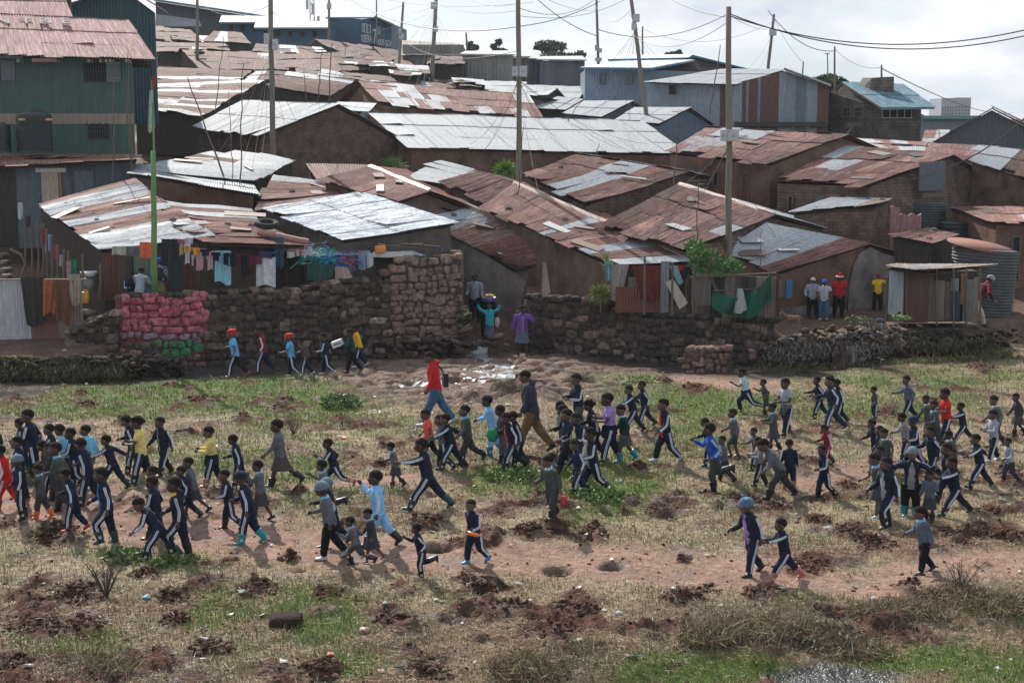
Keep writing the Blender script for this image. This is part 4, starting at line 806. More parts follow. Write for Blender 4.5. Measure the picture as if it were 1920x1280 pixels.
mb = MB(); mb.slab([P(1088, 127, D5-.8), P(1222, 128, D5-.4), P(1302, 113, D5+5), P(1170, 115, D5+6)], .08); mb.slab([P(1142, 112, D5+6.2), P(1292, 109, D5+6), P(1298, 103, D5+9), P(1160, 104, D5+10)], .08); mb.slab([P(1298, 104, D5+6), P(1404, 131, D5+6), P(1404, 129, D5+10), P(1302, 102, D5+10)], .08); mb.build('roof', wr_, w1)
mb = MB(); mb.slab([P(1086, 127, D5-.9), P(1222, 128.5, D5-.5), P(1222, 131, D5-.5), P(1086, 130, D5-.9)], .05); mb.slab([P(1222, 128, D5-.5), P(1300, 112.5, D5+5), P(1300, 116, D5+5), P(1222, 131.5, D5-.5)], .05); mb.slab([P(1140, 111, D5+6.1), P(1292, 108, D5+5.9), P(1292, 112, D5+5.9), P(1140, 115, D5+6.1)], .05); mb.slab([P(1290, 108, D5+5.8), P(1299, 103, D5+5.8), P(1299, 107, D5+5.8), P(1290, 112, D5+5.8)], .05); mb.slab([P(1299, 103, D5+5.8), P(1408, 130, D5+5.8), P(1408, 133, D5+5.8), P(1299, 107, D5+5.8)], .05); mb.build('fascia', bl, w1)
mb = MB(); mb.prism([P(1216, 131, D5+1), P(1298, 106, D5+6.4), P(1400, 131, D5+6.4), P(1216, 160, D5+1.5)], [P(1216, 131, D5+1)+Vector((0, 1, 0)), P(1298, 106, D5+6.4)+Vector((0, 1, 0)), P(1400, 131, D5+6.4)+Vector((0, 1, 0)), P(1216, 160, D5+1.5)+Vector((0, 1, 0))]); mb.build('dark_gable', darkw, w1)
# grey striped tin hall
D6 = 94; w2 = empty('tin_hall', P(1400, 230, D6), 'long hall clad in mismatched grey and rusty tin sheets', 'hall')
rs = random.Random(5)
def hc(t): k = int(t*17); rr = random.Random(k*3+1); return rr.choice([(.22,.26,.30),(.28,.32,.36),(.19,.23,.27),(.26,.29,.32),(.14,.17,.20)]) if k not in (6, 7, 15, 16) else (.13,.06,.045)
a, b, c = xyD(1213, 97), xyD(1377, 95), xyD(1555, 95)
mb = MB(); corr_wall(mb, a, b, zt(0,232,96)-1, zt(0,156,96), pitch=.16, amp=.02, colf=lambda t: (.12,.055,.04) if t > .84 and t < .95 else (.235,.275,.31) if t < .5 else (.27,.31,.36))
corr_wall(mb, b, c, zt(0,232,95)-.6, 0, pitch=.16, amp=.02, top=lambda t: zt(0, np.interp(t, [0, .52, .55, 1], [156, 134, 134, 163]), 95), colf=lambda t: (.13,.06,.045) if (.08 < t < .42 or t > .93) and int(t*40) % 5 else hc(t))
mb.prism([(a.x, a.y+.1, 4), (b.x, b.y+.1, 4), (c.x, c.y+.1, 4), (c.x+2, c.y+9, 4), (a.x+2, a.y+9, 4)], [(a.x, a.y+.1, zt(0,160,96)), (b.x, b.y+.1, zt(0,160,96)), (c.x, c.y+.1, zt(0,164,95)), (c.x+2, c.y+9, zt(0,164,95)), (a.x+2, a.y+9, zt(0,160,96))], col=(.1,.1,.1)); mb.build('wall', iron, w2)
sheets('roof', [P(1352, 130, 103), P(1472, 130, 100), P(1378, 158, 94.4), P(1208, 154, 96.2)], w2, seed=51, **silver)
mb = MB(); mb.slab([P(1470, 130, 94.6), P(1558, 163, 94.6), P(1558, 160, 102), P(1470, 128, 102)], .1, col=(.06,.06,.065)); mb.build('roof', iron, w2)
for px in (1256, 1286): windowp(w2, xyD(px, 96.3), xyD(px+12, 96.1), zt(0,177,96), zt(0,160,96), 3, off=.06, frame=mat('rust_frame', (.12,.05,.04), .9))
mb = MB(); mb.slab([P(1377, 233, 94.6), P(1552, 233, 94.6), P(1552, 235, 98), P(1377, 235, 98)], .3, col=(.04,.035,.03)); mb.build('floor_beam', iron, w2)
# block house with blue roof
D7 = 98; w3 = empty('block_house', P(1640, 260, D7), 'stone block house with blue tin roof and block turret', 'house')
a, b, c = xyD(1553, 100), xyD(1652, 96), xyD(1730, 97.5)
apx = P(1583, 158, 99.6); za, zb_ = zt(0,172,100), zt(0,203,96)
mb = MB(); z0 = zt(0,268,96)-2; bk = Vector((c.x+(a.x-b.x)*0+1.0, c.y+6)); back_a = Vector((a.x+4.2, a.y+6.5))
mb.prism([(a.x, a.y, z0), (b.x, b.y, z0), (c.x, c.y, z0), (bk.x, bk.y, z0), (back_a.x, back_a.y, z0)], [(a.x, a.y, za), (b.x, b.y, zb_), (c.x, c.y, zb_), (bk.x, bk.y, zb_), (back_a.x, back_a.y, za)])
mb.prism([(a.x, a.y, za-.6), (b.x, b.y, zb_-.3), (apx.x, apx.y, apx.z)], [(a.x+1.5, a.y+2, za-.6), (b.x+1.5, b.y+2, zb_-.3), (apx.x+1.5, apx.y+2, apx.z)]); mb.build('wall', blockw, w3)
sheets('roof', [P(1580, 154, 99.8), P(1692, 158, 103), P(1752, 200, 96.6), P(1651, 201, 94.8)], w3, tint=(.11,.20,.25), seed=52, fine=2, bow=.01, jit=.2)
mb = MB(); mb.slab([P(1580, 155, 99.2), P(1652, 201, 94.6), P(1652, 205, 94.6), P(1580, 159, 99.2)], .08, col=(.16,.12,.10)); mb.slab([P(1651, 202, 94.6), P(1752, 201, 96.4), P(1752, 205, 96.4), P(1651, 206, 94.6)], .06, col=(.10,.21,.27)); mb.slab([P(1553, 172, 99.8), P(1580, 154, 99.2), P(1580, 157, 99.2), P(1553, 175, 99.8)], .06, col=(.16,.12,.10)); mb.build('barge_board', iron, w3)
mb = MB(); q = P(1655, 166, 99); mb.prism([(q.x-1.1, 99, q.z-1.0), (q.x+.75, 99, q.z-1.0), (q.x+.75, 101, q.z-1.0), (q.x-1.9, 101, q.z-1.0)], [(q.x-.75, 99, zt(0,146,99)), (q.x+.75, 99, zt(0,144,99)), (q.x+.75, 101, zt(0,144,99)), (q.x-.9, 101, zt(0,144,99))]); mb.build('turret', blockw, w3)
for p0, p1 in ((1583, 1599), (1606, 1621)):
    t0 = (p0-1553)/99; windowp(w3, a.lerp(b, t0), a.lerp(b, (p1-1553)/99), zt(0,219,97.8), zt(0,201,97.8), 5, off=.02, frame=mat('concrete', (.25,.22,.20), .9))
windowp(w3, b.lerp(c, .06), b.lerp(c, .76), zt(0,221,96.5), zt(0,204,96.5), 0, off=.02, frame=mat('white_frame', (.5,.46,.42), .8), mull=3)
# dark gable shed at the right edge
D8 = 92; w4 = empty('gable_shed', P(1863, 300, D8), 'dark corrugated gable shed with rusty roof at right edge', 'shed')
a, b = xyD(1748, D8), xyD(1990, D8); mb = MB(); corr_wall(mb, a, b, zt(0,300,D8)-2, 0, pitch=.2, amp=.035, top=lambda t: zt(0, np.interp(t, [0, .475, 1], [270, 207, 268]), D8), colf=lambda t: (.10,.12,.13)); mb.box(((a.x+b.x)/2, D8+3.2, zt(0,285,D8)-1.5), b.x-a.x-.1, 6, 3.6, col=(.1,.1,.1)); mb.build('wall', iron, w4)
sheets('roof', [P(1863, 202, D8-.4), P(1863, 202, D8-.4)+Vector((2.2, 7, .2)), P(1995, 268, D8-.4)+Vector((2.2, 7, .2)), P(1995, 268, D8-.4)], w4, seed=53, fine=2, sil=.05, rust=[(.16,.07,.055),(.19,.09,.07)])
mb = MB(); mb.slab([P(1740, 272, D8-.4), P(1863, 202, D8-.4), P(1863, 202, D8+6), P(1740, 272, D8+6)], .07, col=(.05,.05,.05)); mb.build('roof', iron, w4)
# far things on the right
w5 = empty('low_teal_shed', P(1820, 240, 130), 'long low shed with green roof edge in the right distance', 'shed'); mb = MB(); q = P(1780, 232, 130); mb.box((q.x, 133, q.z-.6), 6.6, 6, 2.6, col=(.16,.20,.22)); mb.build('wall', iron, w5); mb = MB(); q = P(1780, 222, 129.6); mb.slab([P(1732, 218, 135), P(1822, 219, 135), P(1822, 223, 129.5), P(1730, 222, 129.5)], .14, col=(.05,.22,.20)); mb.build('roof', iron, w5)
H('thin rusty roof just right of the block house', [(1735,244,112),(1780,244,112),(1770,266,104),(1728,268,104)], mud, 'lean', seed=88, ds=1, fine=2, sil=.3, drop=2)
w6 = empty('apartment_block', P(1780, 215, 420), 'pale apartment block far away on the right skyline', 'apartment block')
for px, pw, y0 in ((1765, 24, 193), (1792, 30, 192)):
    q = P(px, 215, 420); h = (222-y0)/F*420; mb = MB(); mb.box((q.x, 420, q.z-2+h/2), pw/F*420, 12, h+4, col=(.34,.36,.40)); mb.build('wall', iron, w6)
    for fz in range(4):
        mb = MB()
        for k in range(5): mb.box((q.x+(k-2)*pw/F*420/5.4, 413.9, q.z-2.4+h*(.35+.2*fz)), .34, .1, .5, col=(.12,.14,.17))
        mb.build('window', iron, w6)
# -- grey plank sheds, centre distance
for px0, px1, y0, y1, D, lab, cc in ((868, 962, 104, 152, 118, 'weathered plank shed behind the second pole', (.22,.20,.18)), (962, 1000, 108, 150, 122, 'narrow pale plank shed right of the weathered one', (.26,.25,.235)), (1012, 1096, 114, 162, 118, 'dark grey tin house with a low gable', (.10,.115,.125)), (755, 870, 84, 128, 128, 'cream roofed long shed below the trees', (.20,.19,.18)), (997, 1014, 112, 150, 120, 'small teal doored hut between two grey sheds', (.06,.10,.12))):
    h_ = empty('shed', P((px0+px1)/2, y1, D), lab, 'shed', 'grey sheds on the skyline'); a, b = xyD(px0, D, y1), xyD(px1, D, y1); mb = MB(); rr = random.Random(px0)
    corr_wall(mb, a, b, zt(0,y1,D)-2, zt(0,y0,D), pitch=.3, amp=.02, colf=lambda t: tuple(c*random.Random(int(t*9)+px0).uniform(.75, 1.25) for c in cc)); mb.box(((a.x+b.x)/2, D+2.1, (zt(0,y0,D)+zt(0,y1,D))/2-.6), b.x-a.x-.05, 4, zt(0,y0,D)-zt(0,y1,D)+.9, col=(.05,.05,.05)); mb.build('wall', iron, h_)
    if px0 == 755: sheets('roof', [P(752, 76, D+5), P(860, 82, D+5), P(874, 104, D-.4), P(752, 103, D-.4)], h_, tint=(.36,.32,.28), fine=2, bow=.02, jit=.3)
    else: mb = MB(); mb.slab([P(px0-6, y0-2, D-.4), P(px1+4, y0-1, D-.4), P(px1-4, y0-8, D+4), P(px0+4, y0-7, D+4)], .1, col=(.42,.42,.42)); mb.build('roof', iron, h_)
# -- blue school and blue low buildings
D9 = 150; s1 = empty('school', P(680, 90, D9), 'dark blue two storey school with white painted lettering', 'school')
a, b, c = xyD(615, D9+3, 60), xyD(674, D9, 60), xyD(734, D9+1.5, 60); z0 = zt(0,95,D9)-3
mb = MB(); mb.prism([(a.x, a.y, z0), (b.x, b.y, z0), (c.x, c.y, z0), (c.x+1, c.y+8, z0), (a.x+1, a.y+7, z0)], [(a.x, a.y, zt(0,33,D9+3)), (b.x, b.y, zt(0,36,D9)), (c.x, c.y, zt(0,44,D9+1.5)), (c.x+1, c.y+8, zt(0,44,D9)), (a.x+1, a.y+7, zt(0,33,D9))]); mb.prism([(b.x, b.y, zt(0,37,D9)), (c.x, c.y, zt(0,45,D9)), ((b.x+c.x)/2+.1, (b.y+c.y)/2, zt(0,33,D9))], [(b.x, b.y+1, zt(0,37,D9)), (c.x, c.y+1, zt(0,45,D9)), ((b.x+c.x)/2, (b.y+c.y)/2+1, zt(0,33,D9))]); mb.build('wall', bluet, s1)
mb = MB(); mb.slab([P(610, 34, D9+2.4), P(708, 34, D9+.1), P(702, 31, D9+6), P(612, 31, D9+8)], .15); mb.slab([P(702, 31.5, D9-.6), P(738, 47, D9+.5), P(738, 46, D9+7), P(702, 30.5, D9+6)], .15); mb.build('roof', bt((.10,.17,.18)), s1)
wp = mat('white_paint', (.6,.62,.62), .8, 0, .2, 3); n_ = Vector(((c-b).y, -(c-b).x)).normalized()*.06
L1 = lambda p: b.lerp(c, (p-674)/60)+n_
text(s1, 'KIBERA', L1(677), L1(696), zt(0,73,D9), .80, wp); text(s1, '7', L1(699), L1(705), zt(0,69,D9), 1.5, wp, font_w=1); text(s1, 'KIDS', L1(708), L1(720), zt(0,79,D9), .62, wp); text(s1, 'SCH', L1(722), L1(733), zt(0,81,D9), .62, wp)
for p0, p1, y0, y1 in ((679, 682, 45, 60), (683, 687, 45, 61), (689, 694, 47, 62), (708, 712, 50, 63)): windowp(s1, L1(p0), L1(p1), zt(0,y1,D9), zt(0,y0,D9), 0, off=.0, frame=wp, pane=bluet)
for lab, x0, x1, y0, y1, D, rc in (('long blue low building left of the school', 480, 615, 50, 80, 142, (.32,.32,.34)), ('blue grey low building at the far left end of the row', 415, 545, 40, 66, 150, (.30,.30,.32))):
    h_ = empty('low_building', P((x0+x1)/2, y1, D), lab, 'building'); a, b = xyD(x0, D, y1), xyD(x1, D, y1)
    mb = MB(); mb.box(((a.x+b.x)/2, D+3, (zt(0,y0,D)+zt(0,y1,D))/2-1), b.x-a.x, 6, zt(0,y0,D)-zt(0,y1,D)+2); mb.build('wall', bluet, h_)
    mb = MB(); mb.slab([P(x0-4, y0+3, D-1), P(x1+2, y0+3, D-1), P(x1, y0-8, D+6), P(x0, y0-9, D+6)], .15, col=rc); mb.build('roof', iron, h_)
    for k in range(5): p0 = x0+14+k*(x1-x0-20)/5; windowp(h_, xyD(p0, D, y1), xyD(p0+9, D, y1), zt(0,y0+20,D), zt(0,y0+8,D), 0, off=.03, frame=bt((.08,.10,.12)))
h_ = empty('row_house', P(380, 40, 170), 'long dark row house with washing on the top left hill', 'row house'); a, b = xyD(292, 168, 20), xyD(520, 176, 30)
mb = MB(); z0 = zt(0,60,170); mb.prism([(a.x, a.y, z0), (b.x, b.y, z0), (b.x, b.y+6, z0), (a.x, a.y+6, z0)], [(a.x, a.y, zt(0,3,168)), (b.x, b.y, zt(0,38,176)), (b.x, b.y+6, zt(0,38,176)), (a.x, a.y+6, zt(0,3,168))]); mb.build('wall', bt((.045,.055,.065)), h_)
mb = MB(); mb.slab([P(288, 0, 166.5), P(525, 36, 174.5), P(525, 35, 182), P(288, -2, 176)], .25, col=(.14,.2,.25)); mb.build('roof', iron, h_)
mb = MB(); mb.slab([P(292, 27, 166), P(372, 38, 169), P(378, 50, 169), P(292, 50, 166)], .15, col=(.27,.30,.33)); mb.build('balcony_wall', iron, h_)
# ---------------------------------------------------------------- poles, boxes, wires
polem = mat('pole_wood', (.20,.175,.14), .9, 0, .35, 2.5, .4, 30, stretch=(8, 8, .5))
POLES = []
def pole(x0, y0, x1, y1, D, w, label, boxes=(), D0=None, name='utility_pole', cat='utility pole', group='wooden utility poles', sink=.0, m=None, wires=0):
    a = P(x0, y0, D0 or D); b = P(x1, y1, D); r = w/2/F*D; a = a+(a-b).normalized()*sink
    root = empty(name, a, label, cat, group); mb = MB(); n = 7; pts = [a.lerp(b, i/(n-1))+Vector((random.uniform(-.02, .02), 0, 0)) for i in range(n)]; mb.tube(pts, [r*1.12-(r*.3)*i/(n-1) for i in range(n)], 12); mb.build('post', m or polem, root, True)
    for bx, by, bw, bh in boxes:
        c = P(bx, by, D-r-.12); s = D/F; mb = MB(); mb.box(tuple(c), bw*s, .2, bh*s); mb.box((c.x, c.y-.115, c.z), bw*s*.9, .02, bh*s*.9); o = mb.build('meter_box', steel, root)
        if bh > 17:
            mb = MB(); mb.tube([c+Vector((-.06, -.128, -.05)), c+Vector((.06, -.128, -.05)), c+Vector((0, -.128, .06)), c+Vector((-.06, -.128, -.05))], .006, 4); k_ = mb.build('warning_sign', cable, root)
            child(k_, o) if False else None
    POLES.append((a, b)); return root, a, b
pole(512, 300, 506, -60, 68, 10, 'tall wooden pole on the left third with a grey meter box', [(500, 73, 9, 19), (516, 84, 10, 20)], sink=1.5)
pole(975, 420, 971, -60, 61, 10, 'tall wooden pole left of the picture centre with white meter boxes', [(966, 134, 12, 18), (981, 134, 15, 20)], sink=1.5)
pole(1366, 486, 1367, 13, 54, 12, 'thick wooden pole on the right with paired meter boxes', [(1357, 254, 13, 20), (1374, 254, 21, 22)], sink=1.5)
pole(1215, 240, 1181, -20, 88, 8, 'leaning wooden pole in the middle distance', [(1193, 34, 12, 14), (1188, 50, 8, 13)], sink=1.5)
pole(810, 157, 817, 0, 112, 8, 'pole above the bright zinc strip with one white box', [(813, 11, 10, 12), (817, 55, 8, 10)], sink=2)
pole(748, 120, 756, 4, 124, 5, 'pole beside the school with two boxes', [(753, 68, 10, 10), (750, 60, 6, 12)], sink=2)
pole(617, 80, 617, 0, 138, 5, 'pole in front of the school', [(617, 12, 8, 10)], sink=2)
pole(1122, 118, 1118, -10, 130, 5, 'slim pole on the skyline with three boxes', [(1118, 90, 5, 10), (1125, 95, 7, 8), (1122, 112, 12, 7)], sink=2)
pole(1440, 130, 1451, 27, 118, 6, 'slightly leaning pole behind the tin hall', [(1449, 61, 13, 12)], sink=3)
pole(1565, 162, 1565, 87, 118, 4, 'short pole before the round tree', [], sink=4)
pole(1653, 145, 1653, 122, 110, 4, 'stub of a pole above the block turret', [], sink=1)
pole(1505, 145, 1506, 116, 118, 3, 'thin pole right of the hall roof', [], sink=3)
pole(1205, 105, 1205, 50, 122, 3.5, 'thin dark pole right of the leaning one', [], sink=2)
pole(876, 100, 874, 62, 130, 4, 'short pole left of the plank shed', [], sink=3)
pole(370, 65, 370, -10, 118, 6, 'pole in front of the row house', [], sink=2)
pole(706, 95, 706, 0, 146, 3, 'thin reddish pole behind the school', [], sink=3)
pole(1553, 160, 1551, 100, 150, 2.5, 'distant lamp mast near the round tree', [(1551, 101, 9, 2)], sink=3)
# thin crooked sticks and aerials on the near roofs
STK = [(450,345,455,120,60,3),(425,345,352,145,61,4),(403,215,420,70,88,2),(436,345,430,170,60,2),(617,190,622,80,88,3),(596,190,604,95,90,2.5),(212,345,214,120,59,3),(248,345,236,150,59.5,4),(252,345,240,100,60,3),(1263,350,1272,210,62,3),(1330,215,1352,85,92,3),(1064,228,1088,190,79,2),(1306,455,1310,340,51,3),(1425,500,1428,430,50,2),(1115,300,1124,268,70,2),(575,190,570,130,90,2),(640,190,648,82,120,2),(1500,285,1517,230,72,2),(1585,255,1600,232,72,3),(968,415,980,238,59,3)]
for i, (x0, y0, x1, y1, D, w) in enumerate(STK):
    a, b = P(x0, y0, D), P(x1, y1, D); mb = MB(); n = 9; pts = [a.lerp(b, k/(n-1))+Vector((random.uniform(-.05, .05), 0, 0)) for k in range(n)]; r = w/2/F*D; mb.tube(pts, [r*(1-.5*k/(n-1)) for k in range(n)], 6)
    if i % 3 == 0:
        for k in range(3): q = pts[-1-k]; mb.tube([q+Vector((-.28, 0, .0)), q+Vector((.28, 0, .04))], r*.4, 5)
    side = 'left' if x0 < 640 else ('middle' if x0 < 1280 else 'right'); tag(mb.build('aerial_stick', wood), 'thin crooked stick rising about %d of the way from the left over the %s roofs' % (0, side) if False else 'crooked aerial stick standing over the roofs', 'stick', 'crooked aerial sticks over the roofs')
def wire(a, b, sag, r=.012, label='black cable sagging between poles', group='overhead cables'):
    mb = MB(); n = 22; pts = [a.lerp(b, t)-Vector((0, 0, sag*4*t*(1-t))) for t in np.linspace(0, 1, n)]; mb.tube(pts, r, 5, cap=False); return tag(mb.build('cable', cable), label, 'cable', group)
w_ = lambda x0, y0, d0, x1, y1, d1, s, r=.014, lab='black cable sagging between the poles against the sky': wire(P(x0, y0, d0), P(x1, y1, d1), s, r, lab)
w_(1367,30,54,1930,55,50,.75,.022); w_(1367,26,54,1990,50,50,1.0,.022); w_(1251,-6,70,1367,33,54,.15,.02); w_(1367,25,54,1120,55,58,.55,.016); w_(1120,68,58,1000,-8,60,.2,.016); w_(642,-10,90,972,50,61,.9,.024); w_(972,50,61,1125,3,75,.2,.018)
w_(972,15,61,1120,-5,90,.6,.014); w_(815,3,112,972,20,61,.4,.012); w_(700,-6,100,1000,4,70,.4,.012); w_(1440,20,118,1563,96,118,.9,.03); w_(1565,92,118,1652,127,110,.5,.025); w_(1652,128,110,1900,212,300,1.2,.04); w_(1440,55,118,1367,28,54,.2,.01)
rw = random.Random(4)
for q in ((506,20,68,617,8,138,1.2),(506,10,68,370,0,118,.8),(617,5,138,756,10,124,.8),(756,12,124,815,8,112,.5),(870,-8,80,972,6,61,.3),(972,30,61,1181,-6,88,.5),(1006,-10,80,1118,20,130,.3),(1118,12,130,1181,20,88,1.0),(1181,25,88,1205,60,122,.3),(1205,55,122,1451,40,118,1.3),(1367,40,54,1181,60,88,.9),(1451,35,118,1506,118,118,.3),(748,70,124,972,95,61,.9),(506,60,68,748,60,124,1.6)):
    w_(*q, r=.012, lab='thin overhead wire crossing above the roofs')
def fan(x, y, D, ends, r=.007):
    for ex, ey, ed in ends: wire(P(x, y, D), P(ex, ey, ed), .25+rw.random()*.3, r, 'thin dropped wires fanning from a pole box to the roofs', 'thin service wires dropped from the poles')
fan(506, 100, 68, [(430,240,72),(470,330,58),(455,300,60),(560,235,70),(548,292,66),(400,300,60),(490,300,60)])
fan(972, 150, 61, [(880,270,73),(905,282,72),(1010,360,55),(1068,285,74),(1165,280,73),(1240,310,66),(963,415,58),(968,400,58),(1215,270,72),(870,330,60),(1060,280,73)])
fan(1367, 272, 54, [(1240,420,52),(1260,440,51),(1180,400,55),(1310,345,58),(1470,400,56),(1480,300,66),(1230,450,50),(1455,445,52)])
fan(1190, 60, 88, [(1080,200,92),(1120,215,88),(1150,190,94),(1170,215,88),(1100,150,104),(1065,205,92),(1260,200,95),(1320,215,95),(1300,150,100),(1180,225,85)])
fan(815, 20, 112, [(700,125,118),(740,150,112),(755,170,100),(775,175,98),(790,175,98),(860,150,110),(880,120,118),(840,145,112),(690,60,150)])
fan(1448, 65, 118, [(1400,130,110),(1420,132,110),(1480,134,100),(1500,150,97),(1470,133,100)])
wire(P(1925,218,62), P(1810,300,62), .15, .03, 'thick black cable rising out of the right edge'); wire(P(1810,300,62), P(1690,342,62), .1, .02, 'thick black cable rising out of the right edge')
# telecom mast
mm = empty('telecom_mast', P(586, 60, 300), 'telecom mast with antenna panels on the left skyline', 'mast'); mb = MB(); q = P(586, 60, 300)
for dx in (-.5, .5): mb.tube([q+Vector((dx, 0, -6)), q+Vector((dx*.7, 0, 14))], .12, 6)
for k in range(9): mb.tube([q+Vector((-.5, 0, -5+k*2)), q+Vector((.5, 0, -3+k*2))], .06, 5)
mb.build('lattice', steel, mm)
for dx, h in ((-.9, 5.5), (.2, 4.5), (1.3, 2)): mb = MB(); mb.box((q.x+dx, 299.5, q.z+h), .5, .3, 2.2); mb.build('antenna_panel', steel, mm)
# ---------------------------------------------------------------- shutter on the mud gable, doors on mud house
root = b6[0]; A_, B_ = P(1725, 330, 64.2), P(1773, 330, 65.8)
mb = MB(); corr_wall(mb, (A_.x, A_.y), (B_.x, B_.y), zt(0,357,65), zt(0,303,65), pitch=.1, amp=.012, colf=lambda t: (.115,.125,.145)); mb.build('tin_shutter', iron, root)
mb = MB(); c = P(1748, 366, 64.6); mb.box(tuple(c), 1.2, .06, .18, rz=.5); mb.build('shutter_sill', wood, root)

mb = MB(); pD = lambda x, y: P(x, y, 54.4+(x-1458)/294*3.6-.02)
q = [pD(1588, 612), pD(1592, 540), pD(1600, 500), pD(1612, 474), pD(1632, 464), pD(1660, 476), pD(1700, 488), pD(1742, 499), pD(1742, 612)]; mb.prism([v+Vector((0, .12, 0)) for v in q][::-1], q[::-1]); mb.build('plaster_patch', mat('cracked_plaster', (.20,.175,.16), .95, 0, .7, 1.3, 1.0, 7, detail=9), a14[0])
q = [pD(1462, 612), pD(1462, 580), pD(1520, 572), pD(1588, 580), pD(1588, 612)]; mb = MB(); mb.prism([v+Vector((0, .12, 0)) for v in q][::-1], q[::-1]); mb.build('plaster_skirt', MATS['cracked_plaster'], a14[0])
# ---------------------------------------------------------------- washing, nets, fences
def cloth(x0, y0, x1, y1, D, c, label, x2=None, x3=None, group='washing hung out around the shacks', D2=None, wav=.05, seed=0, name='hanging_cloth', taper=0, holes=False, m=None, cat='laundry', D3=None, slant=0):
    """hangs from (x0,y0)-(x1,y0) down to y1; x2,x3 bottom ends"""
    x2 = x0 if x2 is None else x2; x3 = x1 if x3 is None else x3; n, k = 22, 11; D2 = D2 or D; V = []; f = []
    for i in range(k):
        t = i/(k-1)
        for j in range(n):
            u = j/(n-1); px = (x0*(1-u)+x1*u)*(1-t)+(x2*(1-u)+x3*u)*t; py = y0+slant*u+(y1-y0)*t+2*math.sin(u*5+seed)*t*(y1-y0)/30
            d = D*(1-u)+D2*u; p = P(px, py, d); p.y += wav*math.sin(u*9+seed*1.7)*(.3+t)+wav*.5*math.sin(u*21+seed); V.append(p)
    sh_ = 'shirt' if any(q in label for q in ('shirt', 'top ', 'tee', 'dress', 'garment', 'vest')) else 'legs' if any(q in label for q in ('trousers', 'shorts', 'leggings')) else ''
    for i in range(k-1):
        for j in range(n-1):
            u = (j+.5)/(n-1); t = (i+.5)/(k-1)
            if sh_ == 'shirt' and t > .38 and abs(u-.5) > .33: continue
            if sh_ == 'legs' and t > .25 and abs(u-.5) < .06+.02*t: continue
            f.append((i*n+j, i*n+j+1, (i+1)*n+j+1, (i+1)*n+j))
    mb = MB(); mb.add(V, f); mb.add([v+Vector((0, .014, 0)) for v in V], [tuple(reversed(q)) for q in f])
    return tag(mb.build(name, m or cloth_mat(c), None, True), label, cat, group)
def line(x0, y0, x1, y1, D, D2=None, lab='washing line strung between the poles of the yard', sag=.1): return wire(P(x0, y0, D), P(x1, y1, D2 or D), sag, .009, lab, 'washing lines')
DL = 48.6
line(305,452,585,478,DL-.2,50.2); line(300,448,580,462,DL+.3,50.4); line(488,474,585,458,49.4)
WASH = [(303,448,333,495,DL,(.03,.03,.035),'dark trousers hanging beside the green pole'),(336,457,344,478,DL,(.55,.40,.2),'small cream cloth at the left of the washing line'),(345,458,358,495,DL,(.6,.6,.62),'white shirt first on the washing line'),
 (346,461,358,474,DL-.1,(.62,.30,.06),'orange vest over the white shirt on the line'),(358,464,374,478,DL,(.65,.33,.05),'orange shirt on the washing line'),(359,478,364,497,DL,(.62,.62,.64),'narrow white cloth under the orange shirt'),(364,466,386,505,DL+.1,(.55,.30,.36),'pink dress hanging on the line'),
 (375,467,395,480,DL,(.02,.02,.03),'black top beside the pink dress'),(386,470,402,507,DL+.1,(.58,.36,.42),'second pink garment on the line'),(396,473,414,490,DL-.1,(.015,.02,.03),'black tee with sleeves on the line'),(403,470,433,531,DL+.15,(.28,.52,.60),'large light blue towel hanging lowest on the line'),
 (419,474,441,498,DL-.1,(.015,.02,.03),'black shorts hanging over the blue towel'),(442,477,468,495,DL+.1,(.15,.02,.05),'dark maroon cloth on the line'),(452,478,466,520,DL+.05,(.02,.02,.03),'black leggings on the line'),(468,480,490,496,49.2,(.17,.03,.06),'wine red cloth on the line'),
 (480,482,517,537,49.3,(.62,.62,.64),'large white sheet tied up on the line'),(484,471,516,484,49.2,(.04,.05,.10),'dark striped shirt above the white sheet'),(515,445,532,500,49.8,(.05,.09,.16),'blue denim draped above the white sheet'),(497,448,515,468,50,(.05,.08,.15),'folded denim near the roof edge'),
 (538,472,553,483,49.9,(.6,.58,.55),'small white cloth, right end of the line'),(553,468,570,480,50,(.55,.35,.33),'small pinkish cloth, right end of the line'),(570,460,586,480,50,(.5,.48,.55),'pale lilac cloth at the line end'),
 (210,462,236,478,46.9,(.40,.38,.34),'pale rag pegged under the zinc roof edge'),(236,462,262,480,46.9,(.13,.13,.15),'checked grey cloth under the zinc roof edge'),(262,454,285,483,46.9,(.60,.15,.06),'bright orange cloth hanging under the zinc roof edge'),
 (330,448,346,456,49,(.4,.15,.25),'pink rag behind the green pole line'),(346,446,362,458,49,(.5,.5,.55),'pale rag behind the line under the roof')]
for i, q in enumerate(WASH): cloth(q[0], q[1], q[2], q[3], q[4], q[5], q[6], seed=i, wav=.035)
cloth(38,520,82,608,47.6,(.05,.045,.045),'dark grey blanket over the fence at left',x2=50,x3=84,wav=.06); cloth(80,524,126,590,47.5,(.34,.115,.06),'rusty orange blanket over the fence at left',x3=108,wav=.06,seed=2)
cloth(100,526,138,606,47.4,(.16,.07,.045),'brown blanket over the fence at left',x2=108,x3=130,wav=.05,seed=3); cloth(126,514,150,570,47.4,(.36,.30,.22),'cream cloth at the right end of the fence',x2=132,wav=.05,seed=5)
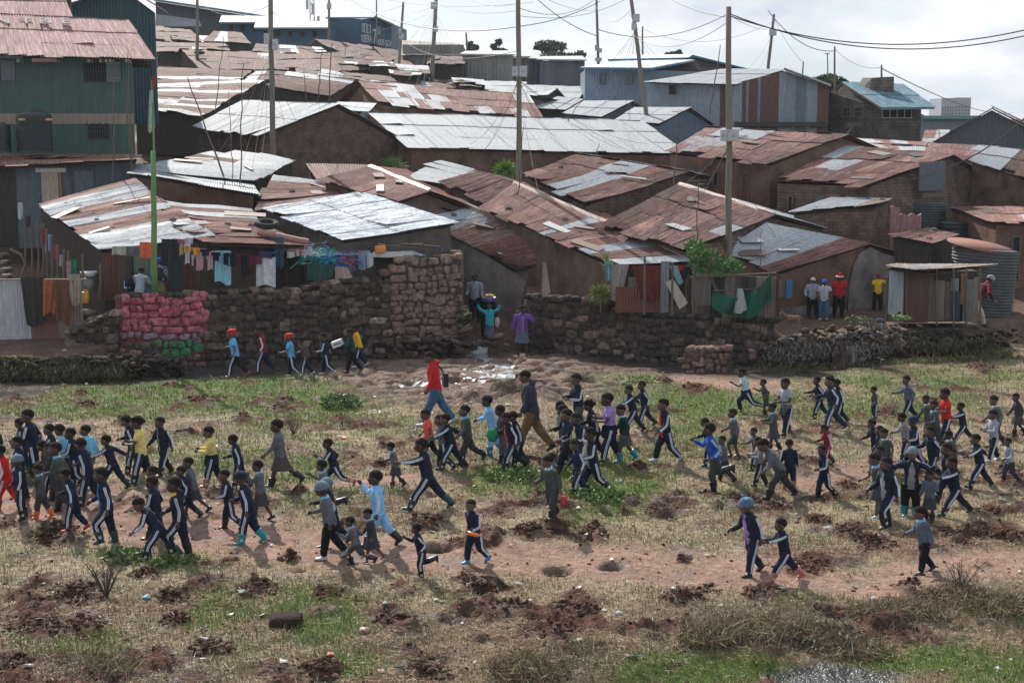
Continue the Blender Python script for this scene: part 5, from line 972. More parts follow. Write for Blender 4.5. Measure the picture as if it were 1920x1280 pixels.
f_ = MB(); a, b = xyD(-40, 47.9), xyD(146, 47.9); corr_wall(f_, a, b, zt(0,660,47.9), zt(0,525,47.9), pitch=.1, amp=.015, colf=lambda t: (.46,.46,.48) if t < .47 else (.22,.11,.08) if t < .75 else (.28,.22,.17)); f_.box(tuple(P(60, 524, 47.8)), 3.4, .05, .05, col=(.2,.16,.12)); tag(f_.build('tin_fence', iron), 'pale corrugated tin fence at the left edge draped with blankets', 'fence')
# stick fence with rags on the left
for i, x in enumerate((45, 60, 72, 80, 88, 97, 106, 117, 126, 152, 186)):
    mb = MB(); y0 = 400+i*9+random.uniform(-8, 8); D = 53.5-i*.5; a = P(x, 560, D); b = P(x+random.uniform(-2, 3), y0, D); mb.tube([a, a.lerp(b, .5)+Vector((.03, 0, 0)), b], .045, 7); tag(mb.build('fence_post', wood), 'rough stake of the yard fence left of the patchy roof shack', 'stake', 'rough stakes of the left yard fence')
for i, (x0, y0, x1, y1, c, l) in enumerate([(33,380,42,410,(.55,.56,.6),'white rag high on the leftmost fence stake'),(48,405,58,425,(.06,.05,.07),'dark rag on the left fence'),(85,440,96,472,(.25,.45,.65),'blue patterned cloth on the left fence'),(100,458,110,487,(.5,.10,.16),'pink cloth on the left fence'),(78,430,84,460,(.4,.05,.05),'dark red cloth on the left fence'),(112,478,118,500,(.5,.45,.5),'pale cloth low on the left fence'),(131,486,144,515,(.03,.30,.14),'green cloth near the end of the left fence'),(124,490,132,525,(.5,.28,.36),'pink towel near the end of the left fence')]):
    cloth(x0, y0, x1, y1, 52.8-i*.5, c, l, seed=i+30)
# the plank face of the shack under the patchy roof
sc = empty('tin_lean_to', P(300, 500, 49.2), 'patched tin and plank front under the patchy roof', 'shack front')
a, b = xyD(190, 48.9), xyD(410, 50.2); mb = MB(); pal = [(.13,.05,.04),(.10,.075,.06),(.07,.05,.04),(.12,.13,.09),(.10,.05,.035),(.055,.07,.075)]
corr_wall(mb, a, b, zt(0,560,49.5), 0, pitch=.1, amp=.015, top=lambda t: zt(0, np.interp(t, [0, .4, 1], [472, 462, 452]), 49.5), colf=lambda t: pal[int(t*9) % 6]); mb.build('wall', iron, sc)
mb = MB(); a, b = xyD(248, 48.85), xyD(284, 49); corr_wall(mb, a, b, zt(0,545,49), zt(0,478,49), pitch=.1, amp=.01, colf=lambda t: (.12,.16,.11)); mb.build('door', iron, sc)
sc2 = empty('plank_lean_to', P(500, 500, 51), 'dark plank wall behind the washing line', 'shack front'); a, b = xyD(410, 50.6), xyD(760, 52.4); mb = MB(); pal2 = [(.06,.035,.03),(.10,.06,.05),(.045,.04,.038),(.085,.05,.035)]
corr_wall(mb, a, b, zt(0,570,51), 0, pitch=.25, amp=.02, top=lambda t: zt(0, np.interp(t, [0, .3, .7, 1], [448, 455, 470, 470]), 51.5), colf=lambda t: pal2[int(t*23*1.7) % 4]); mb.build('wall', iron, sc2)
for (q, c, hz) in (([(330,427,51),(478,415,53),(585,462,50),(400,455,49)], .25, True), ([(560,452,53),(700,448,54),(790,478,51.5),(600,482,50.4)], .45, True), ([(480,468,51),(590,440,53),(640,470,52),(560,484,50.6)], .2, True)):
    sheets('roof', [P(*p) for p in q], sc2, sil=c, seed=int(q[0][0]), horiz=hz, jit=2, bow=.1)
mb = MB(); mb.tube([P(486, 436, 50.5), P(578, 455, 50.3)], .13, 12, col=(.33,.17,.14)); mb.build('drain_pipe', iron, sc2)
# junk on the roof above the wall
for i in range(16):
    x = random.uniform(585, 800); mb = MB(); a = P(x, random.uniform(452, 480), 51.3); d = Vector((random.uniform(.5, 1.6), random.uniform(-.3, .3), random.uniform(-.25, .3))); mb.tube([a-d*.5, a+d*.5], random.uniform(.018, .04), 6); tag(mb.build('loose_pole', wood), 'loose pole in the heap above the stone wall', 'pole', 'loose poles heaped above the stone wall')
for x, y, c, l in ((713, 468, (.65,.25,.05), 'orange jerrycan on the junk heap above the wall'), (160, 558, (.60,.30,.03), 'yellow jerrycan by the steps below the fence')):
    s = 50/F; c0 = P(x, y, 51 if x > 600 else 48.4); mb = MB(); w_k, h_k = (.42, .30) if x > 600 else (.26, .42); mb.ell((0, 0, 0), w_k/2, .13, h_k/2, 14, 10, power=.45); mb.tube([(-.05, 0, h_k/2-.02), (-.05, 0, h_k/2+.05), (.06, 0, h_k/2+.05), (.06, 0, h_k/2-.02)], .018, 6); mb.tube([(w_k*.32, 0, h_k/2-.04), (w_k*.32, 0, h_k/2+.04)], .03, 8); o = mb.build('jerrycan', mat('jerry_%d' % x, c, .5), None, True); o.location = c0; tag(o, l, 'jerrycan')
def bundle(px, py, D, wpx, hpx, cols, label, n=60, name='rope_bundle', seed=1):
    r = random.Random(seed); s = D/F; c = P(px, py, D); mb = MB()
    for i in range(n):
        p = c+Vector((r.uniform(-.5, .5)*wpx*s, r.uniform(-.15, .15), r.uniform(-.5, .5)*hpx*s)); pts = [p]
        for k in range(4): p = p+Vector((r.uniform(-.16, .16), r.uniform(-.08, .08), r.uniform(-.16, .1))); pts.append(p.copy())
        mb.tube(pts, .014, 5, col=r.choice(cols), cap=False)
    return tag(mb.build(name, iron), label, 'bundle')
bundle(600, 482, 50.2, 60, 34, [(.02,.35,.22),(.03,.25,.45),(.02,.28,.20),(.05,.40,.40)], 'tangle of green and blue plastic rope above the wall', 90); bundle(640, 488, 50.2, 50, 26, [(.02,.16,.45),(.03,.22,.55)], 'tangle of bright blue plastic strips above the wall', 60, seed=2); bundle(655, 485, 50.1, 26, 16, [(.45,.12,.16)], 'small pink plastic tangle above the wall', 20, seed=3)
netm = mat('green_net', (.035,.10,.085), .9, 0, .4, 14, .6, 60, trans=.12)
cloth(576, 495, 630, 525, 50, (.05,.15,.13), 'green mesh sack hanging over the wall top', m=netm, wav=.08, x3=622); cloth(628,500,650,526,50.05,(.40,.30,.26),'pale pink cloth beside the green mesh sack',x3=664); cloth(672,470,694,504,50.3,(.25,.32,.42),'blue checked cloth on the junk heap'); cloth(688,475,700,500,50.2,(.55,.55,.55),'white cloth hanging beside the blue checked one')
cloth(700,472,775,482,50.9,(.55,.56,.55),'white plastic sheet over the junk',wav=.02)
# rags on the plaster house and right yard
cloth(1017,492,1024,553,50.6,(.34,.29,.26),'long pale twisted cloth hanging on the plaster wall',x2=1014,x3=1033,wav=.06); 
cloth(1134,490,1146,525,50,(.24,.40,.52),'light blue cloth hanging beside the grass tuft'); cloth(1146,495,1180,560,50,(.30,.27,.26),'grey washed out cloth left of the red brown sheet',x2=1144,x3=1165,wav=.06)
cloth(1184,498,1242,562,49.75,(.145,.035,.03),'large red brown cloth hanging over the tin',x2=1205,x3=1240,wav=.07); cloth(1262,498,1284,506,50,(.55,.03,.03),'bright red cloth on the right yard line'); cloth(1296,496,1318,513,49.8,(.05,.38,.12),'bright green cloth on the right yard line'); cloth(1255,498,1270,532,49.9,(.30,.50,.55),'pale turquoise cloth slung diagonally',x2=1270,x3=1282)
cloth(1284,494,1300,520,50,(.03,.03,.035),'black cloth beside the bright green one'); cloth(1350,470,1360,478,51.5,(.6,.05,.05),'small red rag by the plants')
tn = lambda x0, x1, y0, y1, D, c, l, pitch=.1, hz=False, D2=None: tag((lambda mb: (corr_wall(mb, xyD(x0, D), xyD(x1, D2 or D), zt(0,y1,D), zt(0,y0,D), pitch=pitch, amp=.014, colf=lambda t: c), mb.build('tin_sheet', iron))[1])(MB()), l, 'tin sheet', 'tin sheets screening the yards')
tn(1156,1240,538,586,49.9,(.17,.06,.045),'rust red tin sheet under the hanging red brown cloth'); tn(1241,1257,490,588,49.8,(.22,.24,.26),'narrow upright grey tin sheet right of the red brown cloth'); tn(1180,1204,520,545,49.95,(.14,.13,.13),'small grey board behind the cloth')
tn(1300,1336,518,572,49.3,(.17,.145,.125),'grey brown leaning tin sheet left of the green net'); tn(1438,1458,520,596,47.9,(.15,.11,.10),'rusty upright sheet right of the green net')
mb = MB(); q = [P(1248,530,49.4), P(1262,522,49.4), P(1290,568,49.2), P(1274,580,49.2)]; mb.slab(q, .03, col=(.42,.36,.30)); tag(mb.build('tin_sheet', iron), 'pale rust stained sheet leaning at an angle', 'tin sheet', 'tin sheets screening the yards')
# back wall of right yard
ry = empty('yard_screen', P(1370, 560, 49), 'dark patched screen of boards behind the green net', 'screen'); mb = MB(); corr_wall(mb, xyD(1290, 49.9), xyD(1450, 48.9), zt(0,600,49), zt(0,519,49), pitch=.3, amp=.03, colf=lambda t: [(.05,.045,.04),(.20,.165,.14),(.13,.10,.085),(.035,.03,.03)][int(t*11) % 4]); mb.build('wall', iron, ry)
mb = MB(); mb.tube([P(1295, 520, 49.2), P(1455, 512, 48.2)], .035, 7); mb.tube([P(1338, 545, 48.7), P(1440, 540, 48.2)], .02, 6); mb.build('rail', wood, ry)
for x, y0 in ((1300, 495), (1440, 505), (1260, 492), (1208, 480)): mb = MB(); mb.tube([P(x, 590, 48.9), P(x+1, y0, 48.9)], .04, 7); tag(mb.build('fence_post', wood), 'upright stake in the right hand yard', 'stake', 'stakes in the right yard')
def net():
    n, k = 26, 14; V = []; f = []
    for i in range(k):
        t = i/(k-1)
        for j in range(n):
            u = j/(n-1); top = 545+14*math.sin(u*3)-36*max(0, u-.55)/.45; bot = 578+18*math.sin(u*3.0)-24*max(0, u-.75)/.25; x = 1336+u*112; p = P(x, top+(bot-top)*t, 47.9-.3*u); p.y += .10*math.sin(u*13+t*3)+.05*math.sin(u*31+t*5); V.append(p)
    for i in range(k-1):
        for j in range(n-1): f.append((i*n+j, i*n+j+1, (i+1)*n+j+1, (i+1)*n+j))
    mb = MB(); mb.add(V, f); mb.add([v+Vector((0, .02, 0)) for v in V], [tuple(reversed(q)) for q in f]); tag(mb.build('green_netting', mat('green_net2', (.015,.12,.075), .85, 0, .5, 18, .8, 60, trans=.15), None, True), 'large dark green netting slung over the right hand wall', 'netting')
net(); cloth(1383,541,1393,585,47.7,(.42,.45,.45),'white cloth showing through the green netting',x2=1376,x3=1402,wav=.06)
# green pole and flag
root, a, b = pole(290, 545, 288, 283, 47.6, 11, 'bright green painted pole with a pale flag', name='flag_pole', cat='flag pole', group='flag pole', m=mat('green_paint', (.13,.26,.085), .7, 0, .2, 4), D0=47.6)
mb = MB(); mb.tube([P(289, 290, 47.7), P(285, 150, 47.9)], .035, 8); mb.build('upper_pole', MATS['green_paint'], root)
c = cloth(280,170,286,245,47.8,(.40,.46,.43),'x',x2=277,x3=291,wav=.03); c.name = 'flag'; [c.__delitem__(k) for k in ('label', 'category', 'group')]; child(c, root); c = cloth(286,142,290,165,47.8,(.6,.05,.05),'x'); c.name = 'red_rag'; [c.__delitem__(k) for k in ('label', 'category', 'group')]; child(c, root)
# latrine shed on the right
sh = empty('latrine_shed', P(1755, 610, 50.5), 'small patched latrine shed with zinc side wall and slanting roof', 'shed'); D = 50.3
sheets('roof', [P(1680, 494, 53), P(1868, 496, 52.6), P(1745, 511, 49.6), P(1660, 499, 49.8)], sh, sil=.3, seed=71, jit=.8, bow=.03, rust=[(.36,.30,.25),(.30,.22,.18)])
mb = MB(); corr_wall(mb, xyD(1672, 51.6), xyD(1700, D), zt(0,597,D), zt(0,505,D), pitch=.1, amp=.02, colf=lambda t: (.34,.38,.42)); mb.build('zinc_side', iron, sh)
pn = [(1700,1748,505,556,(.10,.055,.045)),(1700,1748,556,605,(.11,.045,.035)),(1748,1757,508,600,(.12,.095,.08)),(1757,1778,526,600,(.17,.135,.11)),(1779,1790,528,600,(.12,.09,.08)),(1790,1804,522,545,(.22,.22,.22)),(1790,1808,545,600,(.035,.045,.065)),(1808,1816,514,570,(.22,.09,.06)),(1814,1832,524,602,(.14,.155,.17)),(1832,1842,520,606,(.22,.17,.13))]
for x0, x1, y0, y1, c in pn: mb = MB(); corr_wall(mb, xyD(x0, D-.02*(x0 % 3)), xyD(x1, D-.02*(x0 % 3)), zt(0,y1,D), zt(0,y0,D), pitch=.09, amp=.01, colf=lambda t: c); mb.build('door' if x0 in (1757, 1814) else 'panel', iron, sh)
mb = MB(); a, b = xyD(1700, D+.1), xyD(1838, D+.1); z1 = zt(0,506,D); z0 = zt(0,606,D); mb.box(((a.x+b.x)/2, D+.9, (z0+z1)/2), b.x-a.x, 1.5, z1-z0-.1, col=(.03,.025,.022)); mb.build('wall', iron, sh)
for x in (1700, 1756, 1788, 1812, 1838): mb = MB(); mb.tube([P(x, 612, D-.1), P(x, 503, D-.1)], .035, 7); mb.build('post', wood, sh)
mb = MB(); q = P(1760, 618, 50.2); mb.box((q.x, 51, q.z-.05), 3.4, 2.2, .16); mb.box((q.x+.1, 51, q.z-.35), 3.2, 2, .5); mb.build('platform', mat('brown_slab', (.10,.06,.05), .95, 0, .5, 4, .6, 12), sh)
for x in (1663,): mb = MB(); mb.tube([P(x, 600, 52.5), P(x+1, 518, 52.5)], .07, 8); tag(mb.build('yard_post', wood), 'thick weathered post the woman in yellow leans on', 'post', 'posts beside the latrine shed')
# rubbish bank
def lumps(name, label, pts, mats, seed, n, sr, cat='rubbish heap', sq=.6, kind=None):
    r = random.Random(seed); mb = MB()
    for i in range(n):
        a = r.randrange(len(pts)-1); t = r.random(); x0, y0 = pts[a][:2]; x1, y1 = pts[a+1][:2]; D = pts[a][2]*(1-t)+pts[a+1][2]*t
        px = x0*(1-t)+x1*t+r.gauss(0, pts[a][3]); py = y0*(1-t)+y1*t+r.gauss(0, pts[a][4]); p = P(px, py, D+r.uniform(-.3, .3)); s = r.uniform(*sr)
        c = r.choice(mats); f = r.uniform(.6, 1.3); mb.ell(p, s*r.uniform(.8, 1.6), s, s*sq*r.uniform(.7, 1.2), 8, 6, 0, [q*f for q in c], Matrix.Rotation(r.uniform(-.5, .5), 3, 'Y'), .2)
    return tag(mb.build(name, mat('heap', (.1,.1,.1), .95, 0, .5, 9, .9, 24, attr='Col', spec=.15), None, True), label, cat, None, kind)
lumps('rubbish_heap', 'dark heap of rubbish and earth on the stream bank', [(1455,665,47.6,16,14),(1530,662,47.2,22,20),(1625,655,47.5,20,16),(1650,640,48.5,10,14)], [(.07,.05,.038),(.11,.078,.058),(.08,.058,.044),(.15,.105,.08),(.24,.19,.155),(.06,.09,.11),(.3,.26,.23)], 3, 1300, (.04,.16))
lumps('rubbish_bank', 'black grassy bank below the latrine shed', [(1670,648,49,10,12),(1760,645,49.5,20,12),(1840,645,50.5,14,12),(1900,655,53,20,12)], [(.05,.04,.034),(.08,.06,.048),(.045,.045,.03),(.12,.09,.07)], 4, 1000, (.04,.16))
lumps('earth_bank', 'dark grassy earth bank at the left edge of the field', [(-30,700,44.3,10,12),(120,700,44.4,30,12),(225,695,44.9,12,12)], [(.06,.045,.035),(.08,.058,.045),(.045,.04,.026)], 8, 900, (.04,.13), cat='bank')
lumps('earth_bank', 'low dark bank between the left field edge and the wall', [(225,690,45.2,12,9),(330,695,45.4,16,5)], [(.04,.032,.027),(.06,.045,.038)], 9, 420, (.06,.14), cat='bank')
lumps('rubble', 'stones and rubble at the foot of the alley', [(770,650,49.5,40,10),(870,640,51,8,18)], [(.12,.085,.07),(.08,.06,.05),(.18,.13,.11)], 5, 80, (.08,.24), cat='rubble')
lumps('plant_refuse', 'pale refuse heap beside the tall wall corner', [(862,585,51.2,4,14),(878,600,51.4,4,14)], [(.30,.27,.20),(.15,.14,.10),(.08,.09,.05)], 6, 70, (.05,.13), cat='refuse')
lumps('refuse_slope', 'pale rubbish strewn slope at the right edge', [(1860,610,57,26,16),(1920,655,54,26,14)], [(.25,.19,.15),(.35,.30,.27),(.12,.09,.08),(.17,.11,.09)], 7, 260, (.05,.16), cat='rubbish')
cloth(1618,604,1636,656,47.7,(.22,.20,.19),'grey tarpaulin draped down the rubbish bank',x2=1630,x3=1650,wav=.15); cloth(1640,606,1664,640,48,(.26,.24,.23),'pale grey tarpaulin beside the latrine platform',wav=.12); cloth(1560,640,1590,700,46.8,(.13,.075,.07),'brown red sheet hanging on the rubbish bank',x3=1600,wav=.12); cloth(1585,648,1610,680,46.9,(.30,.27,.26),'pale torn plastic on the rubbish bank',wav=.12)
# dump of plaster sheets lying on left bank
for q, l in (([(20,668,45.4),(60,664,46.5),(225,668,46),(180,673,45.3)], 'pale sheet lying on the left bank'), ([(108,668,45.6),(120,654,46.2),(150,670,46),(112,671,45.6)], 'small bent grey sheet on the left bank')):
    mb = MB(); mb.slab([P(*p) for p in q], .03, col=(.38,.36,.36)); tag(mb.build('flat_sheet', iron), l, 'sheet')
# steps at left
for i, (x, y, w) in enumerate([(160,586,44),(182,598,34),(160,608,42),(140,622,40),(8,478,14),(10,492,16),(11,506,18),(12,518,18)]):
    D = 48.6-i*.35 if i < 4 else 56-(i-4)*.6; mb = MB(); mb.ell(P(x, y, D), w/F*D*.5, .35, .10, 10, 6, 0, (.20,.16,.135) if i < 4 else (.16,.14,.11), None, .08, .6); tag(mb.build('step_stone', MATS['wall_stone'], None, True), 'flat step stone on the path up behind the painted wall' if i < 4 else 'step at the far left edge beside the fence', 'step', 'stone steps')
mb = MB(); q = P(167, 518, 49.3); mb.lathe(tuple(q), [(.02, 0), (.22, 0), (.30, .16), (.28, .165), (.2, .03), (.02, .03)], 20); tag(mb.build('wash_basin', mat('white_plastic', (.6,.6,.62), .4), None, True), 'white basin under the patchy roof at left', 'basin')
mb = MB(); q = P(167, 545, 49.3); mb.lathe(tuple(q), [(.02, 0), (.2, 0), (.22, .42), (.02, .42)], 18); tag(mb.build('bucket', mat('grey_plastic', (.2,.2,.2), .5), None, True), 'grey drum holding the white basin', 'drum')
mb = MB(); p = [P(24, 545, 52), P(40, 520, 52), P(48, 495, 52), P(40, 478, 52), P(18, 467, 52)]; mb.tube(curve3(p, 4) if 'curve3' in globals() else p, .05, 8); tag(mb.build('bent_pipe', wood), 'curved cane bent over at the far left', 'cane')
# tyres
for x, y, D, l in ((374, 101, 119, 'tyre lying on a rusty roof at upper left'), (758, 143, 118, 'tyre in the pile on the mid distance roofs'), (785, 145, 118, 'second tyre in the pile on the mid distance roofs'), (500, 425, 51, 'tyre on the roof left of the bright white one')):
    mb = MB(); n = 20; R1, r1 = .34, .11; vs = []
    for i in range(n):
        for j in range(8): a = 2*math.pi*i/n; b_ = 2*math.pi*j/8; vs.append(((R1+r1*math.cos(b_))*math.cos(a), (R1+r1*math.cos(b_))*math.sin(a), r1*math.sin(b_)))
    mb.add(vs, [(i*8+j, ((i+1) % n)*8+j, ((i+1) % n)*8+(j+1) % 8, i*8+(j+1) % 8) for i in range(n) for j in range(8)]); o = mb.build('tyre', mat('tyre_rubber', (.02,.02,.02), .9), None, True); o.location = P(x, y, D)+Vector((0, 0, .1)); o.rotation_euler = (.2, .1, 0); tag(o, l, 'tyre')
mb = MB(); q = P(1020, 193, 97); mb.box(tuple(q+Vector((0, 0, .0))), .9, .9, 1.0); o = mb.build('roof_tank', blackp); bpy.context.view_layer.update(); tag(o, 'black square tank amid the small zinc roofs', 'tank')
# ---------------------------------------------------------------- plants and trees
leafm = mat('leaf', (.1,.1,.1), .6, 0, .1, 3, attr='Col', spec=.35)
def leaves(centers, n, size, cols, seed, strap=False):
    r = np.random.default_rng(seed); V = []; T = []; C = []; k = 0
    for c, rad in centers:
        m_ = int(n*(rad[0]*rad[1]*rad[2])**.5 if False else n)
        for i in range(m_):
            d = r.normal(size=3); d /= np.linalg.norm(d); q = np.array(c)+d*np.array(rad)*r.random()**.35; s = size*(.6+.8*r.random())
            if strap: u = d*1.0+np.array([0, 0, .35]); w = np.cross(u, r.normal(size=3)); w /= np.linalg.norm(w); q2 = q+u*s; k_w = .09 if s < .3 or strap == 2 else .035; vs = [q, q+u*s*.5+w*s*k_w, q2-np.array([0, 0, s*.25*(k_w < .09)]), q+u*s*.5-w*s*k_w]
            else: u = r.normal(size=3); u /= np.linalg.norm(u); w = np.cross(u, r.normal(size=3)); w /= np.linalg.norm(w); vs = [q-u*s*.5, q+w*s*.3, q+u*s*.5, q-w*s*.3]
            V += vs; T += [(k, k+1, k+2, k+3)]; C += [cols[r.integers(len(cols))]]*4; k += 4
    return np.array(V), np.array(T), np.array(C)
def leafy(name, label, px, py, D, specs, n, size, cols, trunk=None, strap=False, seed=1, cat='tree', group=None, tr=.12):
    s = D/F; root = empty(name, P(px, py, D), label, cat, group); cs = [(tuple(P(px+dx, py+dy, D+dd)), (rx*s, rx*s*.8, rz*s)) for dx, dy, rx, rz, dd in specs]
    V, T, C = leaves(cs, n, size, cols, seed, strap); me = fast_mesh('crown', V, T, leafm, col=C); link('crown', me, root)
    mb = MB(); base = P(px, py, D)-Vector((0, 0, .5)); top = Vector(cs[0][0]); 
    mb.tube([base, base.lerp(top, .5)+Vector((tr, 0, 0)), base.lerp(top, .9)], [tr*1.4, tr, tr*.6], 8)
    for c, _ in cs: mb.tube([base.lerp(top, .55), Vector(c)], [tr*.6, tr*.2], 6)
    mb.build('trunk', wood, root); return root
def fringe(pts, n, ln, cols, label, seed, down=.8, sp=.25):
    r = np.random.default_rng(seed); V = []; C = []
    for i in range(n):
        a = r.integers(len(pts)-1); t = r.random(); p = np.array(P(*pts[a]))*(1-t)+np.array(P(*pts[a+1]))*t+r.normal(0, sp, 3)*np.array([1, .8, .55]); s = ln*(.4+r.random()); d = np.array([r.normal(0, .5), -.5+r.normal(0, .3), (-down if r.random() < .7 else .6)+r.normal(0, .3)]); w = np.array([.012, 0, .004])
        V += [p-w, p+w, p+d*s*.5+w*.8, p+d*s-w*.3]; C += [cols[r.integers(len(cols))]]*4
    me = fast_mesh('hanging_grass', np.array(V), np.arange(n*4).reshape(-1, 4), MATS['blade'], col=np.array(C)); tag(link('hanging_grass', me), label, 'grass', None, 'stuff')
dk = [(.06,.085,.055),(.08,.105,.065),(.10,.125,.075),(.05,.065,.045)]
leafy('acacia_tree', 'flat topped acacia tree on the skyline, upper tier of the pair', 1034, 120, 170, [(-8,-38,22,6,0),(14,-34,16,7,1),(-22,-30,12,5,0),(2,-28,26,5,0)], 190, .42, dk, seed=2, tr=.3, group='flat topped trees on the skyline')
leafy('acacia_tree', 'wide low acacia crown right of the taller acacia', 1068, 125, 165, [(-30,-22,28,6,0),(0,-19,22,6,1),(20,-22,12,7,0),(-55,-16,14,5,0)], 190, .42, dk, seed=3, tr=.25, group='flat topped trees on the skyline')
leafy('tree', 'small tree behind the first plank shed', 884, 108, 145, [(0,-14,11,9,0),(-3,-24,7,6,0),(9,-19,5,4,0)], 110, .36, dk, seed=4, group='small trees on the skyline'); leafy('tree', 'small upright tree right of the first plank shed', 934, 108, 145, [(0,-14,12,6,0),(1,-28,6,7,0),(10,-12,7,4,0),(-9,-20,5,4,0)], 110, .36, dk, seed=5, group='small trees on the skyline')
leafy('tree', 'small dark treetop behind the blue edged roof', 1265, 118, 150, [(0,-14,10,7,0),(8,-17,5,6,0),(-14,-14,4,4,0)], 250, .4, dk, seed=6, group='small trees on the skyline')
leafy('round_tree', 'rounded leafy tree between the tin hall and the block house', 1555, 185, 125, [(-10,-30,22,14,0),(14,-27,22,13,0),(0,-36,18,9,1),(30,-20,14,10,0)], 700, .38, [(.06,.085,.03),(.08,.11,.04),(.04,.06,.025),(.10,.12,.05)], seed=7, tr=.2)
leafy('tree', 'far tree line dip beside the apartment block', 1724, 225, 260, [(0,-6,10,5,0)], 120, .6, dk, seed=12, group='small trees on the skyline')
dr = [(.07,.19,.035),(.10,.26,.05),(.04,.10,.025),(.17,.33,.08)]
leafy('dracaena_bush', 'spiky green shrub with strap leaves on the yard wall', 1345, 520, 49.3, [(-42,-56,14,8,0),(-34,-38,16,12,.1),(-12,-34,18,12,0),(14,-24,18,10,0),(32,-14,14,7,0),(2,-12,18,8,-.2),(-40,-22,9,8,0)], 330, .17, dr, strap=True, seed=8, cat='shrub', tr=.05)
gr = [(.16,.30,.05),(.25,.42,.09),(.12,.22,.04)]
leafy('grass_tuft', 'bright green tall grass tuft behind the first centre pole', 947, 332, 67, [(0,-8,9,6,0)], 800, .42, gr, strap=True, seed=9, cat='grass tuft', tr=.02, group='tall grass tufts between the roofs'); leafy('grass_tuft', 'tall spiky grass tuft in front of the brown gable house', 740, 326, 69, [(0,-9,9,7,0)], 420, .48, [(.12,.2,.05),(.22,.30,.09),(.08,.13,.04)], strap=True, seed=10, cat='grass tuft', tr=.02, group='tall grass tufts between the roofs')
leafy('grass_tuft', 'yellow green grass tuft growing on the dark stone wall', 1126, 560, 50.1, [(0,-7,9,6,0)], 650, .3, [(.22,.25,.07),(.32,.34,.12),(.14,.16,.05)], strap=True, seed=11, cat='grass tuft', tr=.02, group='grass tufts on the walls'); leafy('grass_tuft', 'small green hanging plant above the cloths by the plaster wall', 1137, 505, 50, [(0,-10,6,10,0)], 70, .2, [(.2,.28,.08)], strap=True, seed=13, cat='grass tuft', tr=.02, group='grass tufts on the walls')
def ghit(px, py): x, y = hit(px, py); return y
for i, (px, py, rx, rz, n, c, lab) in enumerate([(640, 762, 42, 16, 900, [(.05,.10,.03),(.09,.17,.045),(.16,.26,.08)], 'broad green weed clump on the far grass left of the man in red'), (1120, 935, 60, 14, 900, [(.10,.17,.04),(.16,.26,.07),(.22,.32,.10)], 'green weed patch in front of the middle group'), (960, 895, 60, 10, 500, [(.10,.17,.04),(.17,.26,.07)], 'low green weeds under the middle group'),
  (235, 1050, 50, 14, 500, [(.06,.10,.03),(.11,.17,.05),(.2,.22,.09)], 'weeds around the feet of the bent child'), (330, 1060, 50, 12, 400, [(.07,.12,.03),(.13,.19,.05)], 'weeds below the yellow hood child'), (1200, 720, 50, 8, 300, [(.12,.19,.05),(.2,.27,.09)], 'grassy rise right of the tall navy child'), (1610, 602, 30, 7, 200, [(.10,.13,.05),(.16,.2,.07)], 'weeds on top of the rubbish bank'), (1690, 598, 22, 6, 200, [(.14,.2,.07),(.22,.28,.1)], 'pale weeds beside the latrine shed'), (1540, 1195, 90, 10, 500, [(.08,.07,.05),(.14,.12,.07),(.10,.14,.05)], 'dry weeds by the marshy corner')]):
    D = ghit(px, py) if i not in (6, 7) else 49.8; V, T, C = leaves([(tuple(P(px, py-rz*.6, D)), (rx*D/F, rx*D/F*.9 if i not in (6,7) else .4, rz*D/F))], n, .085, c, 40+i); z = ground0(V[:, 0], V[:, 1]); me = fast_mesh('weed_clump', V, T, leafm, col=C); tag(link('weed_clump', me), lab, 'weeds', None, 'stuff')
# cut turf block, sods and heaps of hay
for px, py, w, h, c, l, nm in ((537, 1175, 62, 26, (.045,.03,.022), 'squared block of dark turf lying in the foreground', 'turf_block'),):
    x, y = hit(px, py); s = y/F; mb = MB(); mb.ell((x, y, gz(x, y)+h*s*.5), w*s*.5, .2, h*s*.55, 16, 10, 0, c, None, .05, .45); tag(mb.build(nm, MATS['heap'], None, True), l, 'turf')
def hay(px, py, rx, rz, lab, n, cols, ln=.28, cat='hay heap'):
    x, y = hit(px, py); s = y/F; r = np.random.default_rng(int(px)); V, T, C = leaves([((x, y, gz(x, y)+rz*s*.25), (rx*s, rx*s*.8, rz*s))], n, ln, cols, int(px)); V0 = V.reshape(-1, 4, 3); c = V0.mean(1, keepdims=True); d = V0[:, 2:3]-V0[:, 0:1]
    w = V0[:, 1:2]-V0[:, 3:4]; V0 = np.concatenate([c-d*.5, c+w*.035, c+d*.5, c-w*.035], 1); me = fast_mesh('hay_heap', V0.reshape(-1, 3), T, MATS['blade'], col=C); tag(link('hay_heap', me), lab, cat)
hy = [(.20,.17,.10),(.30,.26,.16),(.13,.11,.07),(.10,.12,.05)]
hay(948, 742, 32, 26, 'rounded heap of cut grass beside the brown coat man', 1500, hy); hay(1085, 722, 34, 20, 'heap of cut grass with dark soil edge behind the tall navy child', 1200, hy)
for px, py, rx, rz in ((1500,1190,60,26),(1420,1195,70,22),(1590,1215,70,22),(1700,1150,70,26),(1800,1130,80,34),(1880,1150,70,40),(1640,1160,50,22),(1330,1210,60,18),(1100,1230,70,16),(990,1262,80,16),(180,1262,80,14)):
    hay(px, py, rx*1.15, rz*.62, 'tangled dry brush at the near edge of the field', 1500, [(.13,.085,.05),(.24,.17,.10),(.07,.045,.03),(.42,.32,.20),(.30,.21,.13),(.12,.14,.05)], .24, 'brush'); scene.objects[-1] if False else None
for o in [o for o in scene.objects if o.name.startswith('hay_heap') and o.get('category') == 'brush']: o['kind'] = 'stuff'; o.name = 'dry_brush'
